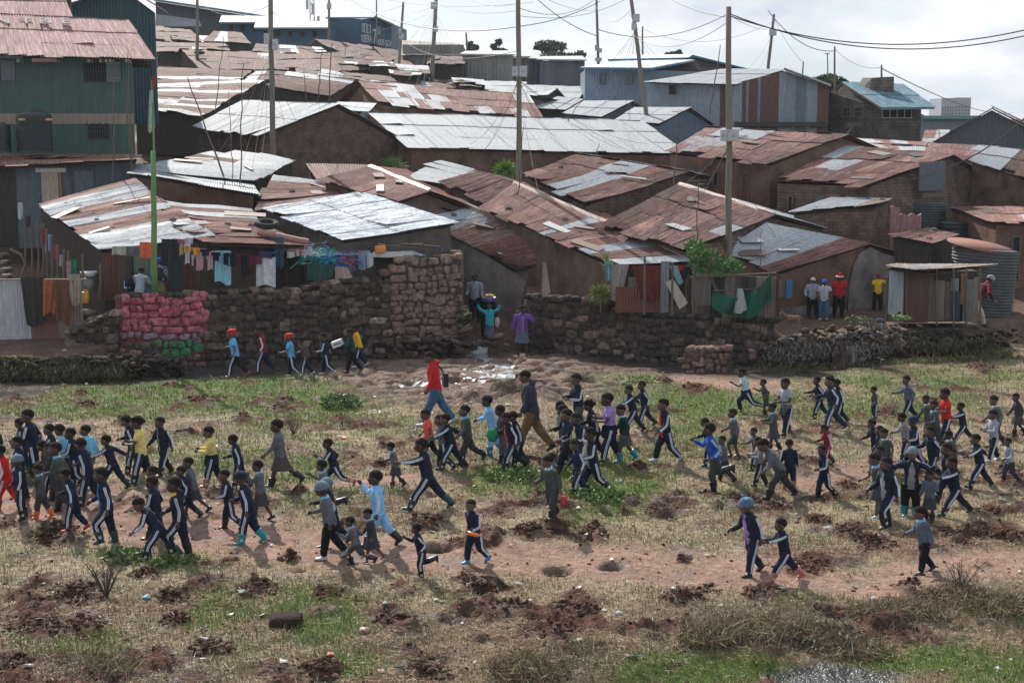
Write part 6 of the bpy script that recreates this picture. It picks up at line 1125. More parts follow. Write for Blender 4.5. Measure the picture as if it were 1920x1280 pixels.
# bushes of twigs
for px, py, n, ln, lab in ((200, 1120, 26, .55, 'bare twiggy dead shrub in the left foreground'), (1800, 1120, 16, .5, 'bare brown thorn shrub at the right edge'), (550, 822, 14, .45, 'thin dry weed stalk behind the tall grey sweater girl')):
    x, y = hit(px, py); b0 = Vector((x, y, gz(x, y))); mb = MB()
    for i in range(n):
        a = random.uniform(0, 6.28); d = Vector((math.cos(a)*random.uniform(.2, .8), math.sin(a)*random.uniform(.2, .8), random.uniform(.5, 1.2)))*ln; m1 = b0+d*.55+Vector((0, 0, .05)); mb.tube([b0, m1, b0+d], [.008, .006, .003], 5)
        for k in range(3): mb.tube([m1, m1+Vector((random.uniform(-.2, .2), random.uniform(-.2, .2), random.uniform(0, .25)))*ln], .003, 4)
    tag(mb.build('dead_shrub', mat('twig', (.10,.07,.05), .95, 0, .3)), lab, 'shrub')
# scraps of litter
rl = random.Random(9); sc_ = MB(); 
for i in range(170):
    px = rl.uniform(0, 1920); py = rl.uniform(700, 1275) if i < 120 else rl.uniform(690, 780); 
    if i >= 120: px = rl.uniform(700, 960)
    x, y = hit(px, py); s = rl.uniform(.02, .06); c = rl.choice([(.5,.5,.48),(.42,.34,.28),(.55,.52,.48),(.10,.25,.4),(.35,.3,.27),(.5,.12,.05)] if rl.random() < .5 else [(.45,.42,.38)])
    sc_.box((x, y, gz(x, y)+.03), s*2, s*1.4, .01, col=c, M=Matrix.Rotation(rl.uniform(0, 3), 3, 'Z') @ Matrix.Rotation(rl.uniform(-.5, .5), 3, 'X'), jit=s*.3)
tag(sc_.build('scattered_litter', iron), kind='stuff')
for px, py, w, c, l in ((1160,1153,16,(.4,.4,.42),'grey plastic bag in the right middle ground'),(1268,1100,18,(.42,.42,.45),'pale grey bag on the field below the path'),(722,1140,10,(.6,.6,.6),'small white scrap left of the middle'),(683,1187,22,(.42,.26,.2),'pinkish paper scrap in the foreground'),(998,1268,18,(.5,.34,.27),'crumpled pink paper at the bottom edge'),(1000,673,24,(.25,.24,.23),'x'),(935,667,0,(0,0,0),''),(1212,666,34,(.34,.36,.38),'crumpled grey bag at the foot of the dark wall'),(876,733,34,(.16,.16,.16),'dark grey stone in the stream bed'),(740,668,24,(.45,.48,.5),'pale torn bag below the stone wall')):
    if w and l != 'x': x, y = hit(px, py); s = y/F; mb = MB(); mb.ell((x, y, gz(x, y)+w*s*.18), w*s*.5, w*s*.4, w*s*.26, 9, 7, jit=.22); tag(mb.build('stone' if 'stone' in l else 'plastic_bag' if 'bag' in l else 'paper_scrap', mat('scrap_%d' % px, c, .6, 0, .3, 20)), l, 'stone' if 'stone' in l else 'litter')

dgc = [(.04,.036,.022),(.07,.06,.035),(.10,.09,.05),(.05,.06,.025),(.16,.14,.08)]
fringe([(-60,690,44.1),(110,694,44.1),(230,694,44.6)], 3600, .2, dgc+[(.09,.06,.045)]+[(.12,.16,.05)], 'grass hanging over the left bank', 1, sp=.2)
fringe([(-60,676,44.5),(110,680,44.5),(225,680,45)], 2500, .16, [(.14,.17,.06),(.2,.2,.09),(.1,.09,.05)], 'grass along the top of the left bank', 2, down=-.8, sp=.12)
fringe([(1455,660,47.3),(1530,650,46.9),(1625,650,47.2),(1660,640,48)], 2600, .2, [(.08,.07,.06),(.14,.12,.10),(.28,.25,.22),(.04,.04,.035)], 'straw and rags hanging down the rubbish bank', 3)
fringe([(1660,645,48.8),(1760,645,49.2),(1860,642,50.2)], 2200, .18, dgc+[(.10,.07,.055)], 'dark grass hanging under the latrine shed', 4)
fringe([(1420,706,45.6),(1700,690,46.5),(1900,668,48.5)], 3500, .2, [(.14,.16,.06),(.22,.2,.11),(.1,.09,.05)], 'grass along the foot of the right bank', 5, down=-.8, sp=.2)
# ---------------------------------------------------------------- people : one continuous body each, clothes over it
# figure space: x forward, y left, z up, standing height 1
def rotz(v, a): return Vector((v.x*math.cos(a)-v.y*math.sin(a), v.x*math.sin(a)+v.y*math.cos(a), v.z))
def skeleton(ps, child_=True):
    """ps: lean, legs ((hip,knee,abd),(..)) left,right ; arms ((flex,abd,elbow,inward),..) ; head (pitch,yaw)"""
    S = {}; lean = R(ps.get('lean', 4)); tw = R(ps.get('twist', 0))
    hr = .084 if child_ else .065
    pel = Vector((0, 0, 0)); up = Vector((math.sin(lean), 0, math.cos(lean))); fw = Vector((math.cos(lean), 0, -math.sin(lean)))
    sh_z = .285 if child_ else .30
    S['pel'] = pel; S['waist'] = pel+up*.10+fw*.004; S['chest'] = pel+up*.215+fw*.008; S['shc'] = pel+up*sh_z; S['neck'] = pel+up*(sh_z+.045)+fw*.006
    S['up'] = up; S['fw'] = fw
    hp, hy = [R(q) for q in ps.get('head', (0, 0))]; hl = lean*.45+hp
    hu = Vector((math.sin(hl), 0, math.cos(hl))); hf = Vector((math.cos(hl), 0, -math.sin(hl)))
    S['hc'] = S['neck']+hu*(hr*1.12)+hf*.012; S['hr'] = hr; S['hu'] = hu; S['hf'] = rotz(hf, hy)
    if hy: S['hf'] = Matrix.Rotation(hy, 3, hu) @ hf
    for s, nm, (hip, knee, ab) in ((1, 'L', ps['legs'][0]), (-1, 'R', ps['legs'][1])):
        h, k = R(hip), R(knee); a = R(ab)
        j = Vector((0, s*.05, -.015)); d1 = Vector((math.sin(h)*math.cos(a), s*math.sin(a), -math.cos(h)*math.cos(a))); kn = j+d1*(.212 if child_ else .228)
        g = h-k; d2 = Vector((math.sin(g), s*math.sin(a)*.4, -math.cos(g))); an = kn+d2*(.198 if child_ else .215)
        ft = R(ps.get('toe', (0, 0))[0 if s > 0 else 1]); g2 = g+ft
        fd = Vector((math.cos(g2), 0, math.sin(g2)))
        S['hip'+nm], S['kn'+nm], S['an'+nm], S['fd'+nm], S['sd'+nm] = j, kn, an, fd, d2
    for s, nm, ar in ((1, 'L', ps['arms'][0]), (-1, 'R', ps['arms'][1])):
        fl, ab, el, inn = [R(q) for q in ar]
        sh = S['shc']+Vector((0, s*(.092 if child_ else .108), 0))-up*.012+Vector((math.sin(tw)*s*.05, 0, 0))
        d = Vector((math.sin(fl)*math.cos(ab), s*math.sin(ab), -math.cos(fl)*math.cos(ab)))
        elb = sh+d*.150
        # forearm: bend towards forward-up, then inward
        ax = Vector((0, -1, 0)); d2 = Matrix.Rotation(el, 3, ax) @ d
        d2 = Matrix.Rotation(-s*inn, 3, up) @ d2 if inn else d2
        wr = elb+d2*.128; S['sh'+nm], S['el'+nm], S['wr'+nm], S['hd'+nm] = sh, elb, wr, d2.normalized()
    return S
def hand(mb, w, d, s, palm_n, curl=.5, sc=1.0):
    """palm, four unequal bent fingers, thumb off the side of the palm"""
    d = d.normalized(); n = (palm_n-d*palm_n.dot(d)).normalized(); sd_ = d.cross(n)*s
    mb.tube([w-d*.01, w+d*.012, w+d*.030, w+d*.046], [(.013*sc, .010*sc), (.018*sc, .010*sc), (.0215*sc, .0095*sc), (.0195*sc, .008*sc)], 8, side=sd_)
    for i, (o, ln) in enumerate(((-.0155, .030), (-.0052, .036), (.0052, .034), (.015, .026))):
        p0 = w+d*.042+sd_*o*sc; a1 = curl*.6+.08*i; e1 = (d*math.cos(a1)+n*math.sin(a1)); a2 = a1+curl; e2 = d*math.cos(a2)+n*math.sin(a2)
        mb.tube([p0, p0+e1*ln*.55*sc, p0+e1*ln*.55*sc+e2*ln*.5*sc], [.0068*sc, .0062*sc, .0048*sc], 6)
    t0 = w+d*.014-sd_*.014*sc; t1 = (d*.75-sd_*.6+n*.25).normalized(); t2 = (d*.95-sd_*.1+n*.35).normalized()
    mb.tube([t0, t0+t1*.022*sc, t0+t1*.022*sc+t2*.018*sc], [.0085*sc, .0075*sc, .0055*sc], 6)
def headparts(mb, S):
    hr = S['hr']; c = S['hc']; u = S['hu']; f = S['hf']; l = u.cross(f); M = Matrix((f, l, u)).transposed()
    def at(x, y, z): return c+(f*x+l*y+u*z)*hr
    mb.ell(at(-.1, 0, .22), hr*.98, hr*.80, hr*.94, 14, 10, M=M)                      # skull
    mb.ell(at(.28, 0, -.38), hr*.62, hr*.60, hr*.72, 12, 8, M=M)                      # face and jaw
    mb.ell(at(.66, 0, -.82), hr*.22, hr*.26, hr*.16, 8, 6, M=M)                       # chin
    mb.tube([at(.86, 0, .02), at(.98, 0, -.22), at(1.04, 0, -.34)], [hr*.07, hr*.10, hr*.15], 8, side=l)   # nose
    mb.ell(at(.86, 0, -.56), hr*.13, hr*.26, hr*.11, 8, 6, M=M)                       # lips
    mb.ell(at(.78, 0, .2), hr*.13, hr*.5, hr*.10, 8, 6, M=M)                          # brow
    for s in (1, -1):
        mb.ell(at(-.02, s*.86, -.14), hr*.16, hr*.09, hr*.24, 8, 6, M=M)              # ear
    mb.tube([S['shc']+S['up']*-.005, S['neck'], c+(-f*.12-u*.45)*hr], [.038, .031, .034], 10)
    return at, M
def to_mesh(mb, voxel, name, smooth_it=2):
    me = mb.mesh('t'); o = bpy.data.objects.new('t', me); scene.collection.objects.link(o)
    r = o.modifiers.new('r', 'REMESH'); r.mode = 'VOXEL'; r.voxel_size = voxel; r.use_smooth_shade = True
    if smooth_it:
        s = o.modifiers.new('s', 'SMOOTH'); s.factor = .5; s.iterations = smooth_it
    dg = bpy.context.evaluated_depsgraph_get(); out = bpy.data.meshes.new_from_object(o.evaluated_get(dg)); out.name = name
    bpy.data.objects.remove(o); bpy.data.meshes.remove(me); return out
def append(me, extra, slots):
    """join the builder `extra` (material indices kept) onto mesh me"""
    n = len(me.vertices); co = np.empty(n*3, np.float32); me.vertices.foreach_get('co', co)
    fs = [tuple(p.vertices) for p in me.polygons]; o = bpy.data.meshes.new(me.name)
    V = [tuple(v) for v in co.reshape(-1, 3)]+extra.v; Fc = fs+[tuple(i+n for i in f) for f in extra.f]; mi = [0]*len(fs)+extra.m
    o.from_pydata(V, [], Fc); o.polygons.foreach_set('material_index', mi); o.polygons.foreach_set('use_smooth', [True]*len(Fc))
    for i in range(slots): o.materials.append(None)
    o.update(); return o
def leg_pts(S, nm): return S['hip'+nm], S['kn'+nm], S['an'+nm], S['fd'+nm], S['sd'+nm]
def body_mesh(S, curl):
    mb = MB(); Y = (0, 1, 0); u = S['up']
    mb.tube([S['pel']-u*.045, S['pel'], S['waist'], S['chest'], S['shc']-u*.01, S['shc']+u*.02], [(.062, .05), (.078, .058), (.064, .048), (.078, .054), (.086, .045), (.045, .035)], 14, side=Y)
    for nm, s in (('L', 1), ('R', -1)):
        h, k, a, fd, sd_ = leg_pts(S, nm)
        mb.tube([h+Vector((0, 0, .02)), h.lerp(k, .35), k, k.lerp(a, .35), a], [.048, .043, .030, .031, .019], 10)
        hl = a-fd*.018+sd_*.018
        mb.tube([hl-fd*.006, hl+fd*.02, hl+fd*.06-sd_*-.004, hl+fd*.098+sd_*.006], [(.017, .018), (.02, .022), (.024, .016), (.018, .010)], 8, side=Y)
        sh, e, w, d = S['sh'+nm], S['el'+nm], S['wr'+nm], S['hd'+nm]
        mb.tube([sh, sh.lerp(e, .3), e, e.lerp(w, .3), w], [.029, .026, .020, .020, .0135], 8)
        hand(mb, w, d, s, Vector((0, -s, 0)) if abs(d.y) < .8 else Vector((1, 0, 0)), curl)
    at, M = headparts(mb, S)
    me = to_mesh(mb, .0065, 'person', 1)
    ex = MB(); hr = S['hr']
    for s in (1, -1):
        ex.ell(at(.80, s*.34, .0), hr*.09, hr*.11, hr*.055, 8, 6, 1, M=M); ex.ell(at(.885, s*.34, .0), hr*.06, hr*.07, hr*.07, 6, 5, 2, M=M)
    ex.ell(at(.955, 0, -.565), hr*.04, hr*.22, hr*.028, 8, 5, 3, M=M)
    return append(me, ex, 4)
def hair_mesh(S, style):
    mb = MB(); hr = S['hr']; c = S['hc']; u = S['hu']; f = S['hf']; l = u.cross(f); M = Matrix((f, l, u)).transposed()
    def at(x, y, z): return c+(f*x+l*y+u*z)*hr
    def cap(rx, ry, rz, ctr, zmin, tilt, mi=0):
        vs = []; n, m = 16, 9; k = 0
        for i in range(m+1):
            t = (math.pi*.5+zmin)*i/m
            for j in range(n):
                p = 2*math.pi*j/n; x, y, z = math.sin(t)*math.cos(p), math.sin(t)*math.sin(p), math.cos(t)
                k_ = .90+.10*float(sstep(-.32, .02, z-tilt*x+.06))
                vs.append(at(ctr[0]+x*rx*k_, ctr[1]+y*ry*k_, ctr[2]+z*rz*k_))
        mb.add(vs, [(i*n+j, (i+1)*n+j, (i+1)*n+(j+1) % n, i*n+(j+1) % n) for i in range(m) for j in range(n)], mi)
    if style in ('short', 'braid', 'puff'):
        cap(1.0, .822, .963, (-.10, 0, .22), .42, .66)
        if style == 'braid':
            for a in np.linspace(-.7, .7, 6): mb.tube([at(.72, a*.7, .72), at(.2, a*1.0, 1.12), at(-.6, a*.9, 1.02), at(-1.1, a*.6, .3)], hr*.075, 6)
            mb.ell(at(-1.2, 0, .1), hr*.25, hr*.3, hr*.25, 8, 6)
        if style == 'puff': mb.ell(at(-.85, 0, .85), hr*.36, hr*.36, hr*.34, 10, 7)
    elif style in ('beanie', 'jester'):
        cap(1.05, .88, 1.03, (-.10, 0, .2), .25, .1); ring = [at(-.10+1.05*math.cos(a), .88*math.sin(a), .12+.1*max(0, math.cos(a))) for a in np.linspace(0, 6.283, 17)]
        mb.tube(ring, hr*.09, 6, cap=False)
        if style == 'jester':
            for s in (1, -1): mb.tube([at(-.1, s*.6, 1.05), at(-.05, s*1.0, 1.15), at(.0, s*1.45, .9)], [hr*.35, hr*.2, hr*.08], 8)
    elif style in ('cap', 'beret', 'santa', 'wrap'):
        cap(1.05, .88, 1.0, (-.10, 0, .22), .15, .25)
        if style == 'cap': mb.tube([at(.8, 0, .5), at(1.35, 0, .42)], [(hr*.7, hr*.05), (hr*.5, hr*.04)], 10, side=l)
        if style == 'beret': mb.ell(at(-.25, .1, .85), hr*.98, hr*.9, hr*.28, 12, 6, M=M)
        if style == 'wrap': mb.ell(at(-.5, 0, .9), hr*.85, hr*.8, hr*.55, 12, 7, M=M)
        if style == 'santa':
            mb.tube([at(-.1, 0, .9), at(-.3, .3, 1.5), at(-.5, .8, 1.4)], [hr*.8, hr*.4, hr*.15], 10)
            ring = [at(-.12+1.17*math.cos(a), 1.01*math.sin(a), .3) for a in np.linspace(0, 6.283, 17)]; mb.tube(ring, hr*.2, 6, 1, cap=False)
    me = mb.mesh(style, True); me.materials.append(None); me.materials.append(None); return me
def stripes(ex, pts, outs, offs=(-.0085, .0085), w=.0058, mi=1, lift=.003):
    """two white tapes along a sleeve or trouser leg; outs = outward offset vectors for each point"""
    for o in offs:
        vs = []
        for i, p in enumerate(pts):
            d = (pts[min(i+1, len(pts)-1)]-pts[max(i-1, 0)]).normalized(); n = outs[i].normalized(); t = n.cross(d).normalized(); c = p+outs[i]+n*lift
            vs += [c+t*(o-w), c+t*(o+w), c+t*(o-w)-n*.006, c+t*(o+w)-n*.006]
        for i in range(len(pts)-1):
            a = i*4; b = a+4; ex.add([vs[a], vs[a+1], vs[b+1], vs[b]], [(0, 1, 2, 3)], mi); ex.add([vs[a], vs[a+2], vs[b+2], vs[b]], [(0, 1, 2, 3)], mi); ex.add([vs[a+1], vs[b+1], vs[b+3], vs[a+3]], [(0, 1, 2, 3)], mi)
def curve3(pts, n):
    """smooth path through pts"""
    out = []; k = len(pts)
    for i in range(k-1):
        p0, p1, p2, p3 = pts[max(i-1, 0)], pts[i], pts[i+1], pts[min(i+2, k-1)]
        for j in range(n):
            t = j/n; out.append(.5*((2*p1)+(p2-p0)*t+(2*p0-5*p1+4*p2-p3)*t*t+(3*p1-p0-3*p2+p3)*t**3))
    out.append(pts[-1]); return out
def top_mesh(S, kind, build=1.0):
    """kind: 'long','short','coat','hood' ; material 0 cloth, 1 stripe, 2 collar/hem"""
    mb = MB(); Y = (0, 1, 0); u = S['up']; f = S['fw']; g = .013 if kind != 'coat' else .022; ex = MB()
    low = -.045 if kind != 'coat' else -.09
    b = build
    mb.tube([S['pel']+u*low, S['pel']+u*.01, S['waist'], S['chest'], S['shc']-u*.012, S['shc']+u*.022, S['neck']-u*.012],
            [((.078+g)*b, .060+g), ((.080+g)*b, .062+g), ((.073+g)*b, .056+g), ((.084+g)*b, .060+g), ((.096+g)*b, .05+g), (.062, .046), (.040, .038)], 16, side=Y)
    for nm, s in (('L', 1), ('R', -1)):
        sh, e, w = S['sh'+nm], S['el'+nm], S['wr'+nm]; inner = S['shc']+Vector((0, s*.045, 0))-u*.008
        if kind == 'short': mb.tube([inner, sh, sh.lerp(e, .62)], [.036, .041, .038], 10)
        else: mb.tube([inner, sh, sh.lerp(e, .4), e, e.lerp(w, .45), e.lerp(w, .93)], [.038, .040+g*.3, .036+g*.3, .032+g*.3, .029+g*.2, .023+g*.2], 10)
    if kind in ('hood', 'coat'): mb.ell(S['neck']-f*.04-u*.005, .045, .066, .04, 10, 7)
    me = fold(to_mesh(mb, .009, 'top', 2), .0055)
    if kind != 'short':
        for nm, s in (('L', 1), ('R', -1)):
            sh, e, w = S['sh'+nm], S['el'+nm], S['wr'+nm]
            pts = curve3([sh+u*.012, sh.lerp(e, .45), e, e.lerp(w, .9)], 4); n = len(pts); outs = []
            for i, p in enumerate(pts):
                d = (pts[min(i+1, n-1)]-pts[max(i-1, 0)]).normalized(); o = Vector((-.15, s, .12)); o = o-d*o.dot(d); outs.append(o.normalized()*(.041-.014*i/(n-1)+g*.3))
            stripes(ex, pts, outs)
        # cuffs, hem band
        for nm in 'LR':
            e, w = S['el'+nm], S['wr'+nm]; ex.tube([e.lerp(w, .90), e.lerp(w, .98)], [.0255+g*.2, .021+g*.2], 10, mi=0)
    # collar
    nk = S['neck']; l = Vector((0, 1, 0)); ring = []
    for a in np.linspace(0, 6.283, 13)[:-1]: ring.append((math.cos(a), math.sin(a)))
    vs = []
    for cx_, sy in ring: vs.append(nk-u*.022+f*cx_*.050+l*sy*.058-u*(.012 if cx_ > .5 else 0))
    for cx_, sy in ring: vs.append(nk+u*.008+f*cx_*.041+l*sy*.043)
    for cx_, sy in ring: vs.append(nk-u*.0+f*cx_*.034+l*sy*.036)
    ex.add(vs, [(i, (i+1) % 12, 12+(i+1) % 12, 12+i) for i in range(12)]+[(12+i, 12+(i+1) % 12, 24+(i+1) % 12, 24+i) for i in range(12)], 2)
    # front zip line
    pts = [S['pel']+u*low+f*(.060+g+.002), S['waist']+f*(.058+g), S['chest']+f*(.062+g), S['shc']+f*(.05+g)-u*.005]
    stripes(ex, pts, [f*.001]*4, offs=(0,), w=.0035, mi=3)
    return append(me, ex, 4)
def front_mesh(S):
    """shirt showing in an open jacket, and its hem"""
    mb = MB(); u = S['up']; f = S['fw']
    vs = []; rows = [(S['pel']+u*-.06, .064, .070), (S['pel']+u*.01, .070, .0775), (S['waist'], .062, .0715), (S['chest'], .058, .0755), (S['shc']-u*.01, .030, .064), (S['neck']-u*.015, .012, .052)]
    n = 7
    for c, w, dd in rows:
        for j in range(n):
            t = (j/(n-1)-.5)*2; vs.append(c+Vector((0, 1, 0))*t*w*.72+f*(dd+.004-.020*t*t))
    mb.add(vs, [(i*n+j, i*n+j+1, (i+1)*n+j+1, (i+1)*n+j) for i in range(len(rows)-1) for j in range(n-1)])
    k = len(vs); back = [v-f*.02 for v in vs]; mb.add(back, [(i*n+j, (i+1)*n+j, (i+1)*n+j+1, i*n+j+1) for i in range(len(rows)-1) for j in range(n-1)])
    for i in range(len(rows)-1):
        for j in (0, n-1): a = i*n+j; b = a+n; mb.add([vs[a], vs[b], back[b], back[a]], [(0, 1, 2, 3)])
    me = mb.mesh('shirt', True); me.materials.append(None); return me
def trouser_mesh(S, kind):
    """long, shorts ; 0 cloth, 1 stripe"""
    mb = MB(); ex = MB(); Y = (0, 1, 0); u = S['up']
    mb.tube([S['pel']+u*.045, S['pel'], S['pel']-u*.035, S['pel']-u*.06], [(.079, .062), (.088, .068), (.082, .066), (.05, .05)], 14, side=Y)
    for nm, s in (('L', 1), ('R', -1)):
        h, k, a, fd, sd_ = leg_pts(S, nm)
        if kind == 'long': mb.tube([h+Vector((0, 0, .015)), h.lerp(k, .4), k, k.lerp(a, .4), k.lerp(a, .93)], [.062, .059, .050, .047, .041], 12)
        else: mb.tube([h+Vector((0, 0, .015)), h.lerp(k, .4), h.lerp(k, .93)], [.058, .057, .052], 12)
    me = fold(to_mesh(mb, .009, 'trousers', 2), .006)
    if kind == 'long':
        for nm, s in (('L', 1), ('R', -1)):
            h, k, a, fd, sd_ = leg_pts(S, nm); pts = curve3([h+Vector((0, 0, .03)), h.lerp(k, .5), k, k.lerp(a, .5), k.lerp(a, .92)], 3); n = len(pts); outs = []
            for i, p in enumerate(pts):
                d = (pts[min(i+1, n-1)]-pts[max(i-1, 0)]).normalized(); o = Vector((-.1, s, 0)); o = o-d*o.dot(d); outs.append(o.normalized()*(.067-.025*min(1, i/(n-1)*1.25)+(0 if i > 2 else -.002)))
            stripes(ex, pts, outs)
    return append(me, ex, 2)
def skirt_mesh(S, ln=.22):
    mb = MB(); u = S['up']; n = 40; rows = 7; mid = (S['knL']+S['knR'])/2; vs = []
    spread = abs(S['knL'].x-S['knR'].x)*.3
    c1 = S['pel']+(mid-S['pel'])*(ln/.24)
    for i in range(rows):
        t = i/(rows-1); c = (S['pel']+u*.05*(1-t)).lerp(c1, t) if t else S['pel']+u*.05
        ry = .080+(.045)*t; rx = .064+.03*t+spread*t
        for j in range(n):
            a = 2*math.pi*j/n; pl = 1+.05*t*math.cos(a*10); vs.append(c+Vector((math.cos(a)*rx*pl, math.sin(a)*ry*pl, 0)))
    mb.add(vs, [(i*n+j, (i+1)*n+j, (i+1)*n+(j+1) % n, i*n+(j+1) % n) for i in range(rows-1) for j in range(n)])
    inn = [v+(Vector((c1.x, 0, v.z))-v)*.06 for v in vs]
    mb.add(inn, [(i*n+j, i*n+(j+1) % n, (i+1)*n+(j+1) % n, (i+1)*n+j) for i in range(rows-1) for j in range(n)])
    me = mb.mesh('skirt', True); me.materials.append(None); return me
def shoe_mesh(S, nm, kind):
    mb = MB(); ex = MB(); Y = (0, 1, 0); h, k, a, fd, sd_ = leg_pts(S, nm); hl = a-fd*.018+sd_*.02; g = .008
    mb.tube([hl-fd*.016, hl+fd*.02, hl+fd*.06+sd_*.003, hl+fd*.108+sd_*.006], [(.024, .026), (.029, .03), (.033, .023), (.024, .016)], 10, side=Y)
    if kind == 'boot': mb.tube([k.lerp(a, .42), k.lerp(a, .5), k.lerp(a, .8), a, hl], [.056, .053, .046, .041, .035], 12)
    else: mb.tube([k.lerp(a, .95), a, hl], [.027, .03, .03], 10)
    me = to_mesh(mb, .008, 'shoe', 2)
    so_ = hl+sd_*.018; ex.tube([so_-fd*.022, so_+fd*.05, so_+fd*.118], [(.030, .008), (.036, .008), (.022, .007)], 8, mi=1, side=Y)
    return append(me, ex, 2)
def fold(me, amp=.0045, f=20):
    n = len(me.vertices); co = np.empty(n*3, np.float32); no = np.empty(n*3, np.float32); me.vertices.foreach_get('co', co); me.vertices.foreach_get('normal', no); co = co.reshape(-1, 3); no = no.reshape(-1, 3)
    d = (fbm(co[:, 0]*f*.8+co[:, 2]*f*.9, co[:, 1]*f+co[:, 2]*f*1.7, 2, 3)-.5)*2+(np.abs(vnoise(co[:, 0]*f*.4+3, co[:, 2]*f*2.2+co[:, 1]*f, 5)-.5)*2-.5)*.8
    me.vertices.foreach_set('co', (co+no*(d*amp)[:, None]).ravel()); me.update(); return me
POSES = {
 'stand': dict(legs=((2, 3, 3), (-3, 2, 3)), arms=((4, 12, 14, 10), (-4, 12, 14, 10)), lean=2),
 'walk': dict(legs=((22, 10, 2), (-15, 18, 2)), arms=((-22, 12, 18, 0), (22, 12, 24, 8)), lean=6, toe=(-8, 0)),
 'walk2': dict(legs=((-16, 26, 2), (22, 10, 2)), arms=((18, 14, 30, 12), (-24, 12, 20, 0)), lean=5, toe=(0, -8)),
 'stride': dict(legs=((28, 10, 3), (-24, 20, 3)), arms=((-34, 16, 25, 0), (30, 16, 35, 8)), lean=10, toe=(-16, 10)),
 'stepup': dict(legs=((38, 52, 3), (-8, 6, 3)), arms=((-16, 14, 20, 0), (14, 14, 40, 10)), lean=5),
 'run': dict(legs=((20, 16, 2), (-18, 82, 3)), arms=((-44, 16, 75, 10), (38, 14, 85, 20)), lean=14, toe=(0, 20)),
 'run2': dict(legs=((-34, 42, 3), (42, 56, 3)), arms=((40, 16, 82, 20), (-46, 18, 70, 10)), lean=14, toe=(10, 0)),
 'manwalk': dict(legs=((22, 8, 2), (-22, 16, 2)), arms=((8, 9, 16, 10), (-6, 9, 14, 6)), lean=5, head=(16, 0), toe=(-8, 6)),
 'bent': dict(legs=((34, 18, 3), (-30, 10, 3)), arms=((20, 20, 30, 0), (-26, 40, 40, 0)), lean=32, head=(16, 0), toe=(-10, 6)),
 'reach': dict(legs=((34, 10, 4), (-34, 12, 4)), arms=((76, 14, 8, 0), (30, 16, 60, 10)), lean=9, toe=(-16, 12)),
 'armsout': dict(legs=((26, 12, 3), (-20, 22, 3)), arms=((20, 66, 14, 0), (10, 62, 14, 0)), lean=6),
 'foreaft': dict(legs=((30, 14, 3), (-26, 12, 3)), arms=((62, 22, 10, 0), (-58, 22, 8, 0)), lean=12),
 'front': dict(legs=((16, 6, 2), (-14, 12, 2)), arms=((22, 12, 66, 34), (22, 12, 70, 34)), lean=2, head=(8, 0)),
 'mouth': dict(legs=((14, 8, 2), (-14, 14, 2)), arms=((46, 10, 128, 30), (4, 12, 20, 8)), lean=2, head=(4, 0)),
 'wave': dict(legs=((24, 10, 2), (-22, 22, 2)), arms=((-12, 14, 20, 0), (58, 20, 78, 0)), lean=3),
 'armsup': dict(legs=((3, 2, 3), (-5, 3, 3)), arms=((54, 60, 118, 60), (54, 60, 118, 60)), lean=-2),
 'carry_head': dict(legs=((10, 8, 2), (-6, 8, 2)), arms=((118, 30, 66, 58), (118, 30, 66, 58)), lean=0),
 'carry': dict(legs=((20, 8, 2), (-18, 18, 2)), arms=((30, 10, 74, 26), (34, 10, 70, 26)), lean=5),
 'lean_back': dict(legs=((16, 4, 4), (4, 2, 4)), arms=((4, 14, 34, 26), (2, 14, 34, 26)), lean=-5, head=(8, 0)),
 'arm_side': dict(legs=((2, 2, 4), (-2, 2, 4)), arms=((8, 60, 34, 0), (2, 14, 20, 10)), lean=0),
 'sit': dict(legs=((86, 80, 6), (80, 74, 6)), arms=((34, 14, 60, 20), (30, 14, 60, 20)), lean=12, head=(6, 0)),
 'back_reach': dict(legs=((20, 8, 2), (-26, 30, 2)), arms=((24, 14, 20, 0), (-8, 10, 10, 0)), lean=4),
 'pinch': dict(legs=((6, 3, 3), (-4, 4, 3)), arms=((34, 20, 90, 40), (-6, 14, 12, 6)), lean=1, head=(10, 25)),
}
for _k in ('walk', 'walk2', 'stride', 'run', 'stand', 'foreaft', 'reach'):
    for _i, _v in enumerate('bc'):
        _r = random.Random(_k+_v); _p = POSES[_k]; _q = dict(_p); _f = .72 if _i == 0 else .9
        _q['legs'] = tuple((a*_f+_r.uniform(-4, 4), max(2, b*(1.25 if a < 0 else .9)+_r.uniform(-3, 9)), c+_r.uniform(0, 2)) for a, b, c in _p['legs'])
        _q['arms'] = tuple((a*_r.uniform(.4, 1.1)+_r.uniform(-6, 6), b+_r.uniform(-3, 6), c+_r.uniform(-4, 34), d+_r.uniform(0, 12)) for a, b, c, d in _p['arms'])
        _q['lean'] = _p.get('lean', 4)+_r.uniform(-3, 4); _q['head'] = (_p.get('head', (0, 0))[0]+_r.uniform(-6, 12), _r.uniform(-28, 28)); POSES[_k+_v] = _q
_S = {}; _M = {}; POSE_OF = {}
def getS(pose, kid):
    k = (pose, kid)
    if k not in _S:
        S = skeleton(POSES[pose], kid)
        lo = min((S['an'+n]+S['sd'+n]*.045-(S['fd'+n]*.0)).z for n in 'LR'); lo2 = min((S['an'+n]-S['fd'+n]*.018+S['sd'+n]*.02+S['fd'+n]*.10).z-.018 for n in 'LR'); lo = min(lo, lo2)
        if pose == 'sit': lo = S['pel'].z-.075
        off = Vector((0, 0, -lo))
        for q in list(S):
            if isinstance(S[q], Vector) and not (q.startswith('fd') or q.startswith('sd') or q.startswith('hd') or q in ('up', 'fw', 'hu', 'hf')): S[q] = S[q]+off
        S['top'] = (S['hc']+S['hu']*S['hr']*1.08).z; _S[k] = S
    return _S[k]
